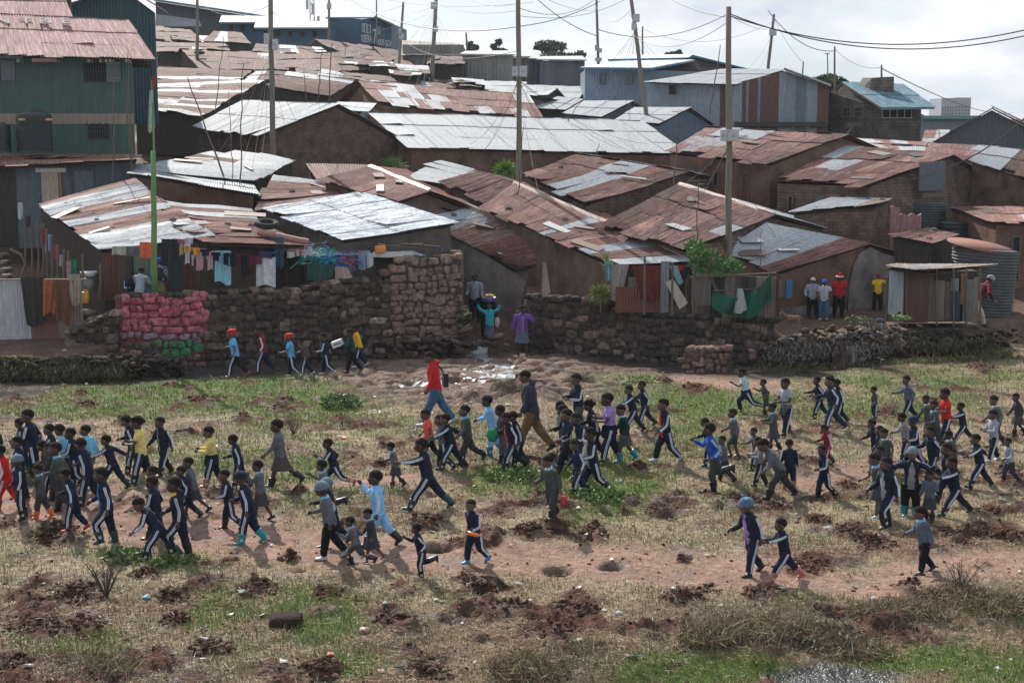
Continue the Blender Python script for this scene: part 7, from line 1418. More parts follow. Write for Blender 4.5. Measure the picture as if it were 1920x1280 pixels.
def getM(pose, kid, part, *a):
    k = (pose, kid, part)+a
    if k not in _M:
        S = getS(pose, kid)
        if part == 'body': me = body_mesh(S, .55)
        elif part == 'hair': me = hair_mesh(S, *a)
        elif part == 'top': me = top_mesh(S, *a)
        elif part == 'front': me = front_mesh(S)
        elif part == 'bottom': me = trouser_mesh(S, *a)
        elif part == 'skirt': me = skirt_mesh(S, *a)
        elif part == 'shoe': me = shoe_mesh(S, *a)
        _M[k] = me
    return _M[k]
COL = dict(navy=(.016,.021,.042), navy2=(.022,.032,.068), white=(.46,.47,.50), lblue=(.24,.50,.78), sky=(.22,.52,.72), grey=(.13,.13,.15), dgrey=(.055,.055,.062), brown=(.085,.07,.07), ggrey=(.075,.085,.078),
 black=(.012,.012,.014), red=(.50,.025,.025), dred=(.22,.02,.03), coral=(.75,.10,.07), yellow=(.72,.60,.20), yel2=(.80,.48,.03), purple=(.34,.22,.52), vio=(.16,.07,.30), teal=(.02,.38,.42), cyan=(.01,.24,.30), green=(.02,.20,.10), dgreen=(.015,.05,.05),
 blue=(.03,.20,.55), royal=(.02,.10,.42), tee=(.12,.42,.75), jeans=(.05,.13,.22), khaki=(.20,.12,.06), cream=(.50,.46,.38), orange=(.70,.13,.03), pinkb=(.42,.16,.14), wgrey=(.33,.35,.40), coat=(.045,.045,.060), mint=(.42,.60,.66), check=(.10,.12,.20), floral=(.20,.17,.08), fur=(.25,.20,.15), maroon=(.14,.02,.035), turq=(.05,.42,.50), steel=(.11,.13,.17), pat=(.28,.27,.27), hatgrey=(.13,.17,.20), hatblue=(.09,.17,.26))
SK = [(.075,.038,.027),(.095,.050,.036),(.060,.031,.023),(.115,.062,.044)]
_ck = cloth_mat(COL['check']); _n = _ck.node_tree; _c = _n.nodes.new('ShaderNodeTexChecker'); _c.inputs['Scale'].default_value = 26; _c.inputs['Color1'].default_value = (.03,.05,.12,1); _c.inputs['Color2'].default_value = (.34,.38,.45,1)
_t = _n.nodes.new('ShaderNodeTexCoord'); _n.links.new(_t.outputs['Object'], _c.inputs['Vector']); _n.links.new(_c.outputs['Color'], _n.nodes['Principled BSDF'].inputs['Base Color'])
def slotmats(ob, ms):
    for i, m_ in enumerate(ms):
        if i < len(ob.material_slots): ob.material_slots[i].link = 'OBJECT'; ob.material_slots[i].material = m_
eyew = mat('eye_white', (.55,.52,.48), .4, 0, .05); eyeb = mat('eye_iris', (.01,.008,.006), .2, 0, .05); lipm = mat('lips', (.09,.03,.025), .6, 0, .1)
hairm = mat('hair', (.022,.016,.014), .95, 0, .4, 60, .8, 80, spec=.15); solem = mat('sole', (.10,.09,.085), .9, 0, .3)
rub = lambda c: mat('rubber_%d_%d_%d' % tuple(int(v*255) for v in c), c, .42, 0, .3, 8)
PEOPLE = []
def person(x, yt, yf, pose='walk', ang=180, top='navy', bottom='navy', shoes='wb', hat='short', front=None, label='', kind='long', stripe=None, collar=None, adult=False, hem=None, Y=None, zbase=None, skirt=None, zip_=None, jit=6, cat=None, group='children walking across the field', bstripe=None, build=1.0, size=None):
    rv = random.Random(int(x*7+yf)); ve = rv.choice(['b', 'b', 'b', 'c']); held = any(k in label for k in ('bottle', 'tin', 'bag'))
    if pose+ve in POSES and not any(k in label for k in (' arm', 'lunging', 'led by', 'reaching')): pose = pose+ve
    kid = not adult; S = getS(pose, kid)
    if Y is None: wx, wy = hit(x, yf)
    else: q = P(x, yf, Y); wx, wy = q.x, Y
    z0 = gz(wx, wy) if zbase is None else zbase
    sc = size or (P(x, yt, wy).z-z0)/S['top']; r = random.Random(int(x*13+yt))
    ob = link('person', getM(pose, kid, 'body')); slotmats(ob, [mat('skin_%d' % r.randrange(4), SK[r.randrange(4)], .55, 0, .15, 20) if False else _skin(r.randrange(4)), eyew, eyeb, lipm])
    ob.location = (wx, wy, z0); ob.rotation_euler = (0, 0, R(ang+r.uniform(-jit, jit))); ob.scale = (sc*1.08, sc*1.12, sc)
    if pose not in ('sit',):   # head of the figure stands where the photograph has it
        hx = S['hc'].x*sc; a = ob.rotation_euler[2]; ob.location.x -= hx*math.cos(a)*.9; ob.location.y -= hx*math.sin(a)*.9
        if zbase is None: ob.location.z = gz(ob.location.x, ob.location.y)-.006
    def sub(nm, me, ms):
        c = bpy.data.objects.new(nm, me); scene.collection.objects.link(c); c.parent = ob; slotmats(c, ms); return c
    hm = hairm if hat in ('short', 'braid', 'puff') else None
    hatc = {'beanie': 'hatgrey', 'jester': 'hatblue', 'beret': 'red', 'santa': 'red', 'cap': 'cream', 'wrap': 'royal'}
    if isinstance(hat, tuple): hs, hc = hat
    else: hs, hc = hat, hatc.get(hat)
    sub('hair' if hm else 'hat', getM(pose, kid, 'hair', hs), [hm or cloth_mat(COL[hc]), cloth_mat((.7,.7,.7))])
    tcol = cloth_mat(COL[top]); stc = cloth_mat(COL[stripe]) if stripe else (cloth_mat((.60,.64,.74)) if top in ('navy', 'navy2', 'dred', 'red', 'lblue', 'royal') and kind == 'long' and stripe != 0 else tcol)
    cc = cloth_mat(COL[collar]) if collar else tcol
    nm = {'coat': 'jacket', 'hood': 'hoodie', 'short': 'shirt', 'vest': 'shirt'}.get(kind, 'jacket' if stc is not tcol else 'sweater')
    sub(nm, getM(pose, kid, 'top', kind, build), [tcol, stc, cc, cloth_mat(COL[zip_]) if zip_ else tcol])
    if front: sub('shirt', getM(pose, kid, 'front'), [cloth_mat(COL[front])])
    bc = cloth_mat(COL[bottom])
    if skirt: sub('skirt', getM(pose, kid, 'skirt', skirt), [bc])
    else:
        bs = bc
        if bstripe or (bottom in ('navy', 'navy2', 'dred', 'red', 'lblue') and bstripe != 0): bs = cloth_mat((.60,.64,.74))
        sub('shorts' if shoes.endswith('_s') else 'trousers', getM(pose, kid, 'bottom', 'shorts' if shoes.endswith('_s') else 'long'), [bc, bs])
    sh = shoes.replace('_s', '')
    if sh != 'bare':
        kc = {'wb': ('boot', 'black'), 'wo': ('boot', 'orange'), 'wc': ('boot', 'cyan'), 'wr': ('boot', 'dred'), 'wp': ('boot', 'pinkb'), 'wg': ('boot', 'dgreen'), 'sn': ('shoe', 'white'), 'sh': ('shoe', 'black'), 'sb': ('shoe', 'blue'), 'sr': ('shoe', 'red')}[sh]
        for n in 'LR': sub('boot' if kc[0] == 'boot' else 'shoe', getM(pose, kid, 'shoe', n, kc[0]), [rub(COL[kc[1]]), rub(COL[kc[1]]) if kc[0] == 'boot' else solem])
    tag(ob, label, cat or ('man' if adult else 'child'), group); PEOPLE.append(ob); POSE_OF[ob.name] = pose; return ob
def _skin(i): return mat('skin_tone_%d' % i, SK[i], .55, 0, .15, 20)
pe = person
# ---- left cluster
pe(6,834,955,'walk',180,'red','red','wr',label='child in all red tracksuit cut by the left edge of the photo')
pe(38,852,982,'stand',200,'navy','navy','wb','beanie',label='child in grey beanie and navy tracksuit, back turned, far left')
pe(37,817,935,'stand',185,'navy','navy','wb',label='child in navy tracksuit directly above the grey beanie child')
pe(58,767,897,'walk2',180,'navy','navy','wb',label='tall child in navy tracksuit, topmost head of the far left cluster')
pe(41,783,885,'stand',180,'navy','navy','wb',label='child in navy half hidden behind the tall child at far left')
pe(-4,795,885,'stand',180,'navy','navy','wb',label='sliver of a child in navy at the left edge above the red one')
pe(97,794,905,'mouth',190,'navy','navy','wb',label='child in navy touching the mouth, left of the first light blue shirt')
pe(118,795,908,'walk',180,'sky','grey','wb',label='child in light blue shirt, left one of the two by the navy pair')
pe(137,802,915,'walk2',180,'navy','navy','wb',label='child in navy between the two light blue shirts')
pe(158,821,945,'walk',175,'navy','navy','wb',label='child in navy with sleeve stripes just in front of the right light blue shirt')
pe(165,797,905,'walk2',165,'sky','grey','wb',label='child in light blue shirt with back to camera, right one of the two')
pe(204,816,920,'foreaft',170,'navy','navy','wb',label='child in navy with one arm stretched back, right of the light blue shirts')
pe(85,824,930,'walk',185,'brown','navy','wb',label='child in brownish grey sweater, left of the green grey sweater')
pe(98,829,940,'walk2',180,'dgrey','dgrey','wb',label='child in dark clothes hidden between the brownish and green grey sweaters')
pe(110,829,962,'walk2',180,'ggrey','dgrey','wb',collar='sky',label='child in green grey sweater with blue collar behind the orange boots child')
pe(76,869,982,'mouth',180,'ggrey','dgrey','wo',collar='sky',label='small child in grey sweater and bright orange boots, hand at the mouth',)
pe(130,876,1002,'walk',180,'navy','navy','sr',label='child in navy with red trimmed shoes right of the orange boots child')
pe(196,876,1020,'stepup',200,'navy','navy','wg',front='blue',label='child in open navy jacket over bright blue shirt')
pe(242,779,892,'walk',180,'navy','navy','wb',label='child in navy walking just ahead of the yellow tee girl')
pe(262,781,912,'front',180,'yellow','navy','wb','braid',kind='short',label='child in short sleeved yellow tee with hands in front')
pe(304,780,898,'walk',230,'navy','navy','wb',zip_='white',hem='green',label='child in navy zipped jacket with green hem, arms swinging apart')
pe(270,931,1048,'bent',180,'navy','navy','wb',label='child in navy bent forward on the weedy edge of the path')
pe(289,891,1008,'walk2',180,'navy','navy','wb',label='child in navy just above and right of the bent child')
pe(289,873,985,'stand',180,'ggrey','dgrey','wb',collar='sky',label='child in grey green sweater hidden behind the navy one above the bent child')
pe(332,893,1040,'stepup',190,'navy','navy','wb',front=None,collar='yel2',kind='hood',stripe='white',label='child in navy with a yellow hood lining')
pe(343,873,975,'stride',180,'navy','navy','wg',label='child in navy with dark green boots behind the yellow hood')
pe(357,857,968,'stride',180,'grey','dgrey','sh',skirt=.2,label='girl in grey sweater and grey pleated skirt with white stockings')
pe(395,799,918,'front',180,'yellow','navy','wp',label='child in long sleeved yellow top with jacket tied round the waist')
pe(441,813,925,'walk',180,'navy','navy','wb',front='teal',label='child in navy jacket open over a teal shirt')
pe(424,880,990,'walk2',185,'navy','navy','wb',label='child in navy with lowered head left of the cyan boots')
pe(456,883,1015,'walk',180,'navy','navy','wc',('beanie','navy'),label='child in navy cap and navy tracksuit with cyan boots')
pe(486,862,978,'mouth',180,'grey','dgrey','sh',skirt=.21,collar='sky',label='girl in light grey sweater and dark skirt with hand over mouth')
pe(522,785,916,'back_reach',180,'grey','brown','wb',skirt=.22,label='tall girl in grey knit sweater and dark skirt reaching a hand ahead')
pe(618,822,925,'run2',180,'navy','navy','wp',label='child in navy stepping with maroon boots, centre left')
pe(606,860,975,'run',180,'grey','dgrey','wb',collar='sky',label='child in grey vest with blue collar above the grey beanie')
pe(615,895,1022,'stride',180,'navy','navy','sh','beanie',label='child in navy striding behind the grey beanie boy')
pe(608,902,1050,'walk',180,'grey','black','sn','beanie',collar='sky',label='boy in grey beanie and grey sweater with white sneakers')
pe(659,967,1066,'run2',180,'grey','dgrey','wb_s',collar='sky',label='small child in grey sweater and grey shorts running beside the path')
pe(692,953,1056,'walk',190,'dgrey','dgrey','bare','short',skirt=.22,collar='sky',label='small girl in dark grey pinafore in front of the light blue tracksuit')
pe(706,881,1028,'wave',180,'lblue','lblue','wb',label='child in pale blue tracksuit raising one hand on the path')
pe(735,827,920,'walk',180,'grey','dgrey','wb',skirt=.2,collar='sky',label='small girl in grey sweater and pleated skirt, alone left of the striding boy')
pe(793,822,957,'reach',180,'navy','navy','wg',label='child in navy with arm stretched ahead in a very wide stride')
pe(783,979,1086,'run',190,'navy','navy','wb',label='child in navy running alone on the near edge of the path')
pe(799,766,870,'walk',180,'coral','navy','wb',kind='short',label='child in coral red tee, left end of the middle group')
pe(825,778,882,'walk2',180,'grey','navy','wb',label='small child in grey behind the coral red tee')
pe(837,775,884,'foreaft',180,'navy','navy','wb',label='child in navy stretching an arm back, right of the coral red tee')
pe(872,759,876,'back_reach',190,'ggrey','dgrey','wb',collar='tee',label='child in dark grey sweater with blue collar before the pale blue tracksuit')
pe(915,740,856,'walk',200,'lblue','lblue','wc',label='child in pale blue tracksuit walking in the middle group')
pe(938,758,868,'stand',180,'dgrey','grey','wb',label='child in dark grey just behind the pink shirt child')
pe(950,770,886,'stride',190,'navy','navy','wb',front='coral',label='child in navy jacket open over pink shirt carrying a green bag')
pe(963,772,878,'walk',180,'navy','navy','wb',label='child in navy close behind the pink shirt child')
pe(884,935,1062,'walk2',225,'navy','navy','sb',label='child in navy with blue shoes walking alone with an orange bottle')
pe(1027,852,986,'walk',225,'ggrey','dgrey','wb',collar='mint',label='boy in grey school sweater standing alone with a red tin')
pe(1033,845,950,'stand',200,'grey','dgrey','wb',label='child in grey directly behind the boy with the red tin')
pe(1080,700,815,'front',200,'navy','ggrey','bare',label='tall child in navy jacket and grey skirt, highest head right of the dark coat man')
pe(1050,751,852,'stand',190,'pat','grey','wb',label='child in pale grey half hidden left of the yellow shirt')
pe(1056,755,865,'walk',190,'navy','navy','wb',label='child in dark navy second from left behind the yellow shirt')
pe(1062,767,886,'walk2',200,'navy2','navy','wb',label='child in navy directly left of the yellow shirt')
pe(1079,773,892,'front',215,'navy','navy','wb',front='yellow',label='child with bright yellow tee under an open navy jacket')
pe(1105,749,855,'walk',180,'navy','navy','wb','braid',label='girl in navy between the yellow shirt and the lilac tee')
pe(1138,736,862,'front',185,'purple','navy','bare',kind='short',label='child in lilac tee with jacket tied at the waist')
pe(1179,722,812,'foreaft',185,'navy','navy','wb',hem='red',label='child in navy with both arms thrown wide, left one of the playing pair')
pe(1203,714,805,'stride',185,'navy','navy','wb',label='child in navy at the back of the playing pair')
pe(1164,757,860,'walk',190,'dgreen','ggrey','wc',skirt=.19,collar='mint',label='small child in dark green sweater and skirt with turquoise boots')
pe(1242,746,867,'walk2',195,'navy','navy','sn',front='coral',label='child in navy jacket open over bright red shirt, arm held behind')
pe(1078,821,934,'walk',190,'navy2','navy2','wb',label='child in navy on the green patch, front left of the pair')
pe(1106,802,926,'walk2',190,'navy','navy','wb','braid',front='pat',label='girl in navy with pink and white shirt on the green patch')
# ---- right
pe(1390,688,778,'run2',180,'mint','navy','bare',kind='short',label='child in white and blue tee running with jacket round the waist')
pe(1430,709,782,'run',180,'ggrey','dgrey','wb_s',label='small child in grey green sweater following the white tee runner')
pe(1470,709,814,'front',215,'wgrey','navy','sh',kind='short',label='girl in white tee looking at her hands with sweater round her waist')
pe(1530,706,790,'stride',180,'navy','navy','wb',label='child in navy at the left of the navy trio near the rubbish bank')
pe(1553,704,812,'stride',180,'navy2','navy2','sh',label='tall child in navy in a wide stride, middle of the navy trio')
pe(1567,709,795,'walk',180,'navy','navy','wb',label='child in navy half hidden behind the tall striding one')
pe(1372,764,866,'stepup',185,'grey','dgrey','sh_s',collar='mint',label='child in grey sweater lifting a knee, blue shirt tail showing')
pe(1446,758,845,'front',185,'ggrey','dgrey','wb',skirt=.2,collar='sky',label='child in grey sweater with light blue hem below the white tee girl')
pe(1321,783,878,'walk',185,'navy','navy','wg',label='child in navy behind the royal blue and orange jacket')
pe(1329,795,918,'run',182,'royal','dgrey','wb',stripe='white',hem='orange',label='running child in royal blue jacket with orange band')
pe(1353,816,900,'walk2',180,'grey','dgrey','wb',label='child in grey just right of the royal blue jacket')
pe(1412,801,885,'stride',185,'grey','navy','wb',label='child in grey behind the two huddled children')
pe(1420,819,912,'front',190,'pat','navy','wb',label='child in patterned grey top with orange hem, left of the huddled pair')
pe(1434,823,926,'bent',185,'grey','dgrey','wb',label='child in grey hooded jacket leaning into the huddled pair')
pe(1478,822,914,'stand',100,'navy','navy','wp',label='child in navy seen from behind with pink boots')
pe(1544,795,880,'walk',190,'dred','dred','wg',label='child in dark red tracksuit')
pe(1539,833,928,'walk2',195,'navy','navy','wb',label='small child in navy just below the dark red tracksuit')
pe(1636,723,790,'stand',190,'ggrey','navy','wb',label='child in grey sweater with red hem standing alone near the top')
pe(1697,705,788,'stride',182,'steel','navy','wb',label='child in plain blue sweater running with elbows out')
pe(1734,740,822,'walk',190,'ggrey','dgrey','wb',collar='mint',label='child in dark green left of the pale collar')
pe(1747,748,842,'walk2',185,'ggrey','dgrey','wb',collar='sky',label='child in grey green sweater with wide sky blue collar')
pe(1768,727,832,'front',190,'red','navy','wb',kind='short',stripe='white',label='child in red football shirt')
pe(1799,754,828,'reach',180,'navy2','navy2','bare',hem='red',label='child in blue track jacket with red hem reaching forward')
pe(1860,741,838,'walk',190,'grey','dgrey','wb',collar='mint',label='child in grey sweater behind the white football shirt')
pe(1902,738,818,'walk',185,'dgrey','dgrey','wb',skirt=.2,label='girl in dark pinafore at the far right')
pe(1857,768,872,'front',195,'wgrey','navy','sn',label='child in long sleeved white shirt with printed crest')
pe(1633,784,870,'walk',190,'navy','navy','wb',label='child in navy at the upper left of the right cluster')
pe(1647,797,882,'walk2',190,'navy','navy','wb',label='child in navy partly hidden behind the grey shirt with blue collar')
pe(1655,802,898,'walk',200,'ggrey','navy','wb',kind='short',collar='mint',label='child in short sleeved grey shirt with white collar')
pe(1689,773,862,'walk',185,'pat','navy','wb',label='child in pale grey left of the navy beanie')
pe(1709,781,882,'walk2',190,'navy','navy','wb',('beanie','navy2'),label='child in dark blue beanie and navy tracksuit')
pe(1740,799,902,'stride',190,'navy','navy','wb',label='child in navy with long sleeve stripe, centre of the right cluster')
pe(1776,805,892,'walk',190,'grey','dgrey','wb',collar='mint',label='child in grey sweater right of the centre navy child')
pe(1770,830,948,'walk2',190,'navy','navy','wb',label='child in navy above the lunging child')
pe(1783,841,918,'stand',190,'dgreen','dgrey','wb',label='tiny child in dark green almost hidden at the right cluster')
pe(1826,813,920,'foreaft',185,'navy','navy','wb',label='child in navy with arms spread fore and aft, right of the cluster')
pe(1886,821,917,'walk2',200,'wgrey','dgrey','wb',label='child in pale grey zipped jacket at the right')
pe(1637,847,968,'walk',195,'ggrey','dgrey','sn',kind='short',skirt=.2,collar='sky',label='girl in grey with light blue collar at lower left of the right cluster')
pe(1646,835,932,'stand',190,'brown','dgrey','wb',label='child hidden behind the girl with light blue collar')
pe(1657,856,988,'stepup',205,'navy','navy','wb',front='wgrey',label='child in navy jacket open over a white tee, arm out')
pe(1706,837,968,'armsup',250,'navy','black','wc','beanie',front='pat',hem='red',label='child in grey beanie lifting the jacket, with teal boots')
pe(1740,882,980,'pinch',230,'steel','dgrey','wb',skirt=.24,label='small girl in grey blue sweater and long dark skirt')
pe(1781,855,968,'reach',185,'navy','navy','wb',label='child in navy lunging on the right edge of the cluster')
pe(1721,950,1080,'walk',190,'steel','black','sh',collar='sky',label='boy in grey sweater and black trousers alone on the path at right')
pe(1398,932,1072,'walk',205,'navy','navy','sh','jester',front='purple',label='child in light blue horned knit hat holding a small child by the hand')
pe(1462,971,1086,'reach',188,'navy','navy','wp',label='small child in navy with brownish boots led by the hand on the path')
# ---- in the shade of the wall
W_ = 'people walking along the foot of the stone wall'
pe(437,617,707,'stride',180,'tee','navy','sr','beret',kind='short',group=W_,cat='teenager',label='teenager in blue tee and red beret, first of the row by the wall')
pe(489,614,704,'walk',180,'dred','navy','sh','short',group=W_,cat='teenager',label='teenager in red track jacket, second by the wall')
pe(543,625,708,'walk2',180,'tee','navy','sn','beret',kind='short',group=W_,cat='teenager',label='teenager in blue tee and red beret next to the grey tee')
pe(567,632,709,'walk',180,'brown','navy','sn','short',kind='short',group=W_,cat='teenager',label='teenager in grey tee by the wall')
pe(607,625,706,'walk2',180,'navy','navy','sn','short',front='tee',group=W_,cat='teenager',label='teenager in navy jacket open over blue shirt by the wall')
pe(657,616,704,'carry',185,'dgreen','black','sh','short',group=W_,cat='teenager',label='teenager in dark green carrying a white box')
pe(667,608,692,'walk',180,'yel2','navy','sn','short',group=W_,cat='teenager',label='teenager in yellow shirt behind the white box carrier')
# ---- grown ups
AD = 'grown ups around the field'
pe(808,660,802,'manwalk',180,'red','jeans','sn','short',kind='hood',adult=True,group=AD,label='man in red hooded sweatshirt and blue jeans with a black bag')
pe(986,694,850,'manwalk',180,'coat','khaki','sh','short',kind='coat',collar='fur',adult=True,group=AD,label='man in dark fur collared coat and brown trousers')
pe(890,514,608,'stand',250,'wgrey','black','sh','short',adult=True,Y=54.3,group=AD,label='man in white shirt standing in the dark alley')
pe(918,570,656,'carry_head',265,'turq','steel','bare','short',adult=True,skirt=.24,group=AD,cat='woman',label='woman in turquoise top carrying a basin of fruit on her head')
pe(914,548,640,'stand',260,'black','black','sh',('beanie','black'),adult=True,group=AD,label='person in black just behind the woman with the basin')
pe(980,573,660,'pinch',270,'vio','steel','bare','puff',adult=True,Y=51.0,skirt=.2,zip_='white',group=AD,cat='woman',label='woman in purple zipped top and grey skirt by the dark wall')
zt2 = lambda px, py, D: P(px, py, D).z
pe(262,507,551,'sit',80,'wgrey','jeans','sh','short',adult=True,Y=47.75,zbase=zt2(262,552,47.75),size=1.62,group=AD,label='man in white shirt sitting on the pink wall with his back turned')
pe(246,507,545,'sit',300,'navy','navy','sh','short',adult=True,Y=48.6,zbase=zt2(246,556,48.6),size=1.5,group=AD,cat='woman',label='woman in dark clothes seated facing the man on the wall')
pe(300,484,570,'stand',90,'check','floral','sh',('wrap','royal'),adult=True,Y=48.6,zbase=zt2(300,484,48.6)-1.6,skirt=.24,size=1.6/1.0,group=AD,cat='woman',label='woman in checked shirt and blue headscarf with a black backpack')
pe(1522,520,601,'lean_back',270,'wgrey','black','sh',('beanie','cream'),adult=True,Y=54.5,group=AD,label='man in white and blue jacket and cream hat against the mud wall')
pe(1544,524,604,'lean_back',260,'white','jeans','sn',('cap','royal'),adult=True,Y=54,kind='short',group=AD,label='man in white tee and blue cap, second against the mud wall')
pe(1572,514,598,'stand',265,'red','black','sh','santa',stripe='black',zip_='black',adult=True,Y=54.5,kind='short',group=AD,label='man in red and black striped shirt with a red and white hat')
pe(1645,513,585,'arm_side',270,'yel2','black','sh',('beret','dred'),adult=True,Y=56,kind='short',group=AD,cat='woman',label='woman in yellow sleeveless top with one hand on a post')
pe(1850,522,594,'bent',10,'maroon','cream','sh',('beanie','wgrey'),adult=True,Y=52.6,group=AD,label='man in maroon jacket and white trousers climbing the slope at right')
# ---------------------------------------------------------------- things people hold, the dog
def by(label_part): return next(o for o in PEOPLE if label_part in o['label'])
def wp_(o, v): return Matrix.LocRotScale(o.location, o.rotation_euler, o.scale) @ v
def S_of(pose, kid=True): return getS(pose, kid)
bpy.context.view_layer.update()
o = by('carrying a basin'); S = getS(POSE_OF[o.name], False); h = wp_(o, S['hc']+Vector((0, 0, .095)))
mb = MB(); mb.lathe(tuple(h), [(.02, 0), (.15, 0), (.25, .17), (.235, .17), (.14, .02), (.02, .02)], 22); tag(mb.build('basin', mat('purple_plastic', (.13,.08,.36), .4), None, True), 'purple basin on the head of the woman in turquoise', 'basin')
for i in range(22):
    a = random.uniform(0, 6.28); r = random.uniform(0, .17); mb = MB(); mb.ell((h.x+math.cos(a)*r, h.y+math.sin(a)*r, h.z+.19+random.uniform(-.02, .08)*(1-r*3)), .055, .05, .045, 8, 6); tag(mb.build('fruit', mat('fruit_yellow' if i % 3 else 'fruit_orange', (.55,.42,.08) if i % 3 else (.65,.30,.04), .5), None, True), 'yellow fruit heaped in the purple basin' if i % 3 else 'orange fruit heaped in the purple basin', 'fruit', 'fruit heaped in the basin')
mb = MB(); q = wp_(o, Vector((.0, .16, .55))); mb.ell(tuple(q), .10, .12, .2, 10, 8); tag(mb.build('shoulder_bag', cloth_mat((.5,.46,.38)), None, True), 'cream shoulder bag at the side of the woman in turquoise', 'bag')
o = by('carrying a white box'); S = getS(POSE_OF[o.name], True); q = wp_(o, (S['wrL']+S['wrR'])/2+Vector((.07, 0, .02))); mb = MB(); Mx = Matrix.Rotation(-.35, 3, 'Y'); mb.box(tuple(q), .34, .3, .2, M=Mx); mb.box(tuple(q+Vector((0, -.155, 0))), .24, .004, .05, M=Mx, mi=1); tag(mb.build('cardboard_box', [mat('white_card', (.6,.6,.58), .8), mat('card_print', (.12,.14,.2), .8)]), 'white printed box carried by the teenager in dark green', 'box')
o = by('orange bottle'); S = getS(POSE_OF[o.name], True); q = wp_(o, S['wrL']+S['hdL']*.06); mb = MB(); mb.tube([q, q+Vector((.16, 0, -.04)), q+Vector((.19, 0, -.047)), q+Vector((.23, 0, -.055))], [.033, .033, .015, .015], 12); tag(mb.build('drink_bottle', mat('orange_plastic', (.8,.22,.02), .3), None, True), 'orange drink bottle held by the child in navy with blue shoes', 'bottle')
o = by("with a red tin"); S = getS(POSE_OF[o.name], True); q = wp_(o, S['wrL']+S['hdL']*.07); q.z = q.z-.12; q.x += .05; mb = MB(); mb.ell(tuple(q), .055, .04, .09, 12, 8, power=.5); mb.tube([q+Vector((-.03, 0, .08)), q+Vector((-.03, 0, .14)), q+Vector((.03, 0, .14)), q+Vector((.03, 0, .08))], .006, 5); tag(mb.build('lunch_tin', mat('red_plastic', (.45,.03,.025), .45), None, True), 'red lunch tin held by the boy standing in grey sweater', 'tin')
o = by('carrying a green bag'); S = getS(POSE_OF[o.name], True); q = wp_(o, S['wrR']+Vector((0, 0, -.06))); mb = MB(); mb.ell(tuple(q), .13, .08, .14, 12, 9, jit=.08); tag(mb.build('cloth_bag', cloth_mat((.03,.22,.10)), None, True), 'green cloth bag carried by the pink shirt child', 'bag')
o = by('red hooded'); S = getS(POSE_OF[o.name], False); q = wp_(o, Vector((-.12, -.10, .58))); mb = MB(); mb.box(tuple(q), .12, .3, .34, rz=.2); mb.tube([wp_(o, Vector((-.1, -.1, .68))), wp_(o, Vector((.0, .05, .83)))], .02, 6); tag(mb.build('satchel', mat('black_fabric', (.015,.015,.017), .8)), 'black satchel behind the man in the red sweatshirt', 'bag')
o = by('black backpack'); q = wp_(o, Vector((-.11, 0, .68))); mb = MB(); mb.ell(tuple(q), .17, .12, .24, 14, 10, power=.6); tag(mb.build('backpack', MATS['black_fabric'], None, True), 'black backpack worn by the woman in the blue headscarf', 'backpack')
for lab, c in (('jacket tied round the waist', (.012,.016,.04)), ('jacket tied at the waist', (.012,.016,.04)), ('sweater round her waist', (.12,.12,.13)), ('running with jacket round the waist', (.02,.025,.05)), ('lilac', (.012,.016,.04))):
    o = by(lab); S = getS(POSE_OF[o.name], True); mb = MB(); u = S['up']; mb.tube([S['pel']+u*.075, S['pel']+u*.03, S['pel']-u*.05, S['pel']-u*.09+Vector((-.02, 0, 0))], [(.092, .076), (.10, .086), (.11, .092), (.10, .085)], 14, side=(0, 1, 0), cap=False)
    for s in (1, -1): mb.tube([S['pel']+u*.05+Vector((.085, s*.01, 0)), S['pel']-u*.04+Vector((.10, s*.03, 0)), S['pel']-u*.11+Vector((.09, s*.045, 0))], .016, 7)
    me = mb.mesh('t', True); me.materials.append(cloth_mat(c)); k = bpy.data.objects.new('waist_jacket', me); scene.collection.objects.link(k); k.parent = o
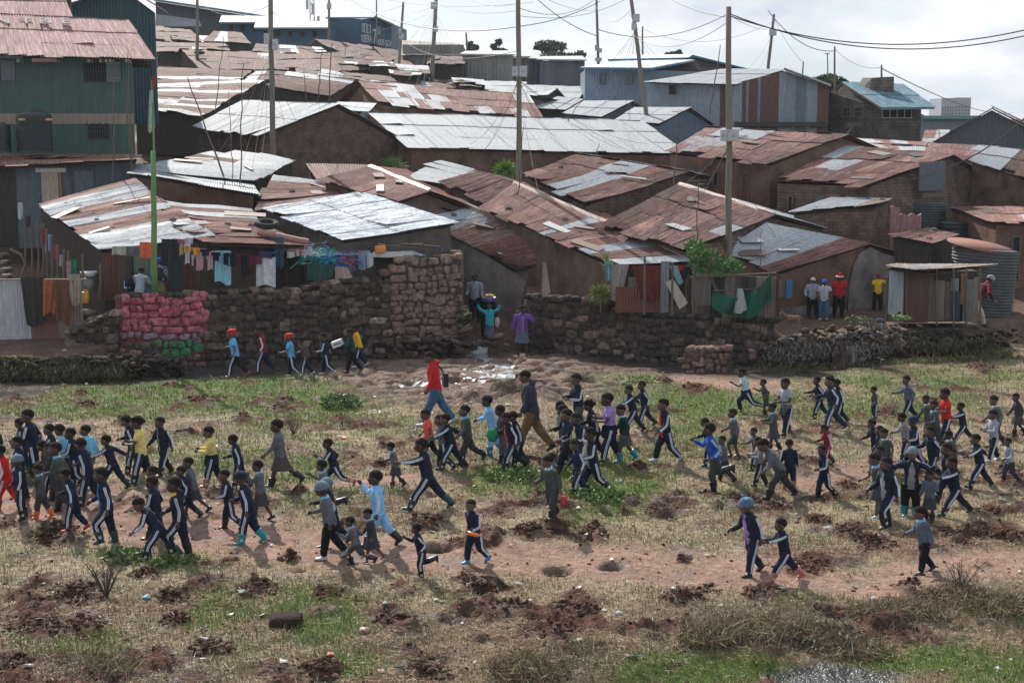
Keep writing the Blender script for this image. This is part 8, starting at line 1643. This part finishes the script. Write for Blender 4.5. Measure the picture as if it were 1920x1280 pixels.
# goat coloured dog
D = 50.6; c0 = P(1487, 615, D); z0 = zt(0,617,D); dm = mat('dog_fur', (.26,.155,.085), .95, 0, .3, 12, .5, 60)
mb = MB(); X = c0.x; Y0 = D
def Q(x, y, z): return Vector((X+x, Y0+y, z0+z))
mb.tube([Q(-.26,0,.40), Q(-.18,0,.39), Q(0,0,.385), Q(.16,0,.40), Q(.25,0,.41)], [(.07,.09),(.095,.125),(.085,.105),(.08,.095),(.05,.06)], 12, side=(0,1,0))
mb.tube([Q(-.24,0,.42), Q(-.32,-.01,.50), Q(-.37,-.02,.555)], [.075,.055,.05], 10); mb.ell(Q(-.40,-.02,.57), .075,.055,.055, 12, 8); mb.tube([Q(-.43,-.02,.56), Q(-.50,-.025,.535), Q(-.535,-.025,.53)], [.036,.026,.018], 8)
for s in (1, -1):
    mb.tube([Q(-.38,s*.035-.02,.60), Q(-.37,s*.055-.02,.66)], [.024,.006], 6)
    mb.tube([Q(-.20,s*.055,.36), Q(-.20+.02*s,s*.06,.24), Q(-.22+.03*s,s*.06,.13), Q(-.22+.03*s,s*.06,.02)], [.045,.026,.018,.016], 8); mb.ell(Q(-.235+.03*s,s*.06,.015), .032,.022,.016, 8, 6)
    mb.tube([Q(.19,s*.05,.37), Q(.16+.03*s,s*.06,.25), Q(.235+.03*s,s*.06,.15), Q(.215+.03*s,s*.06,.02)], [.06,.036,.019,.016], 8); mb.ell(Q(.20+.03*s,s*.06,.015), .032,.022,.016, 8, 6)
mb.tube([Q(.25,0,.43), Q(.32,0,.42), Q(.36,0,.34)], [.022,.015,.008], 7)
me = to_mesh(mb, .011, 'dog', 2); me.materials.append(dm); dog = link('dog', me); tag(dog, 'thin tan dog standing near the mud wall on the right', 'dog')
# poster on the mud wall
for x0, x1, y0, y1, c, l in ((1460,1474,524,556,(.16,.11,.09),'faded poster left of the blue one on the mud wall'),(1474,1484,524,558,(.04,.17,.30),'narrow blue poster on the mud wall')):
    mb = MB(); a, b = P(x0, y0, 54.2), P(x1, y1, 54.4); mb.slab([Vector((a.x, 54.2, a.z)), Vector((b.x, 54.3, a.z)), Vector((b.x, 54.3, b.z)), Vector((a.x, 54.2, b.z))], .02, col=c); tag(mb.build('poster', iron), l, 'poster')
# ---------------------------------------------------------------- thin air haze over the far hillside
mb = MB(); mb.box((0, 285, 21), 1000, 590, 60); hz = mb.build('haze', [])
hm = bpy.data.materials.new('air'); hm.use_nodes = True; hn = hm.node_tree; hn.nodes.clear(); ho = hn.nodes.new('ShaderNodeOutputMaterial'); hv = hn.nodes.new('ShaderNodeVolumePrincipled')
hv.inputs['Density'].default_value = .00016; hv.inputs['Color'].default_value = (.85, .92, 1, 1); hv.inputs['Anisotropy'].default_value = .3; hn.links.new(hv.outputs[0], ho.inputs['Volume']); hz.data.materials.append(hm); tag(hz, kind='stuff')
scene.cycles.volume_bounces = 0
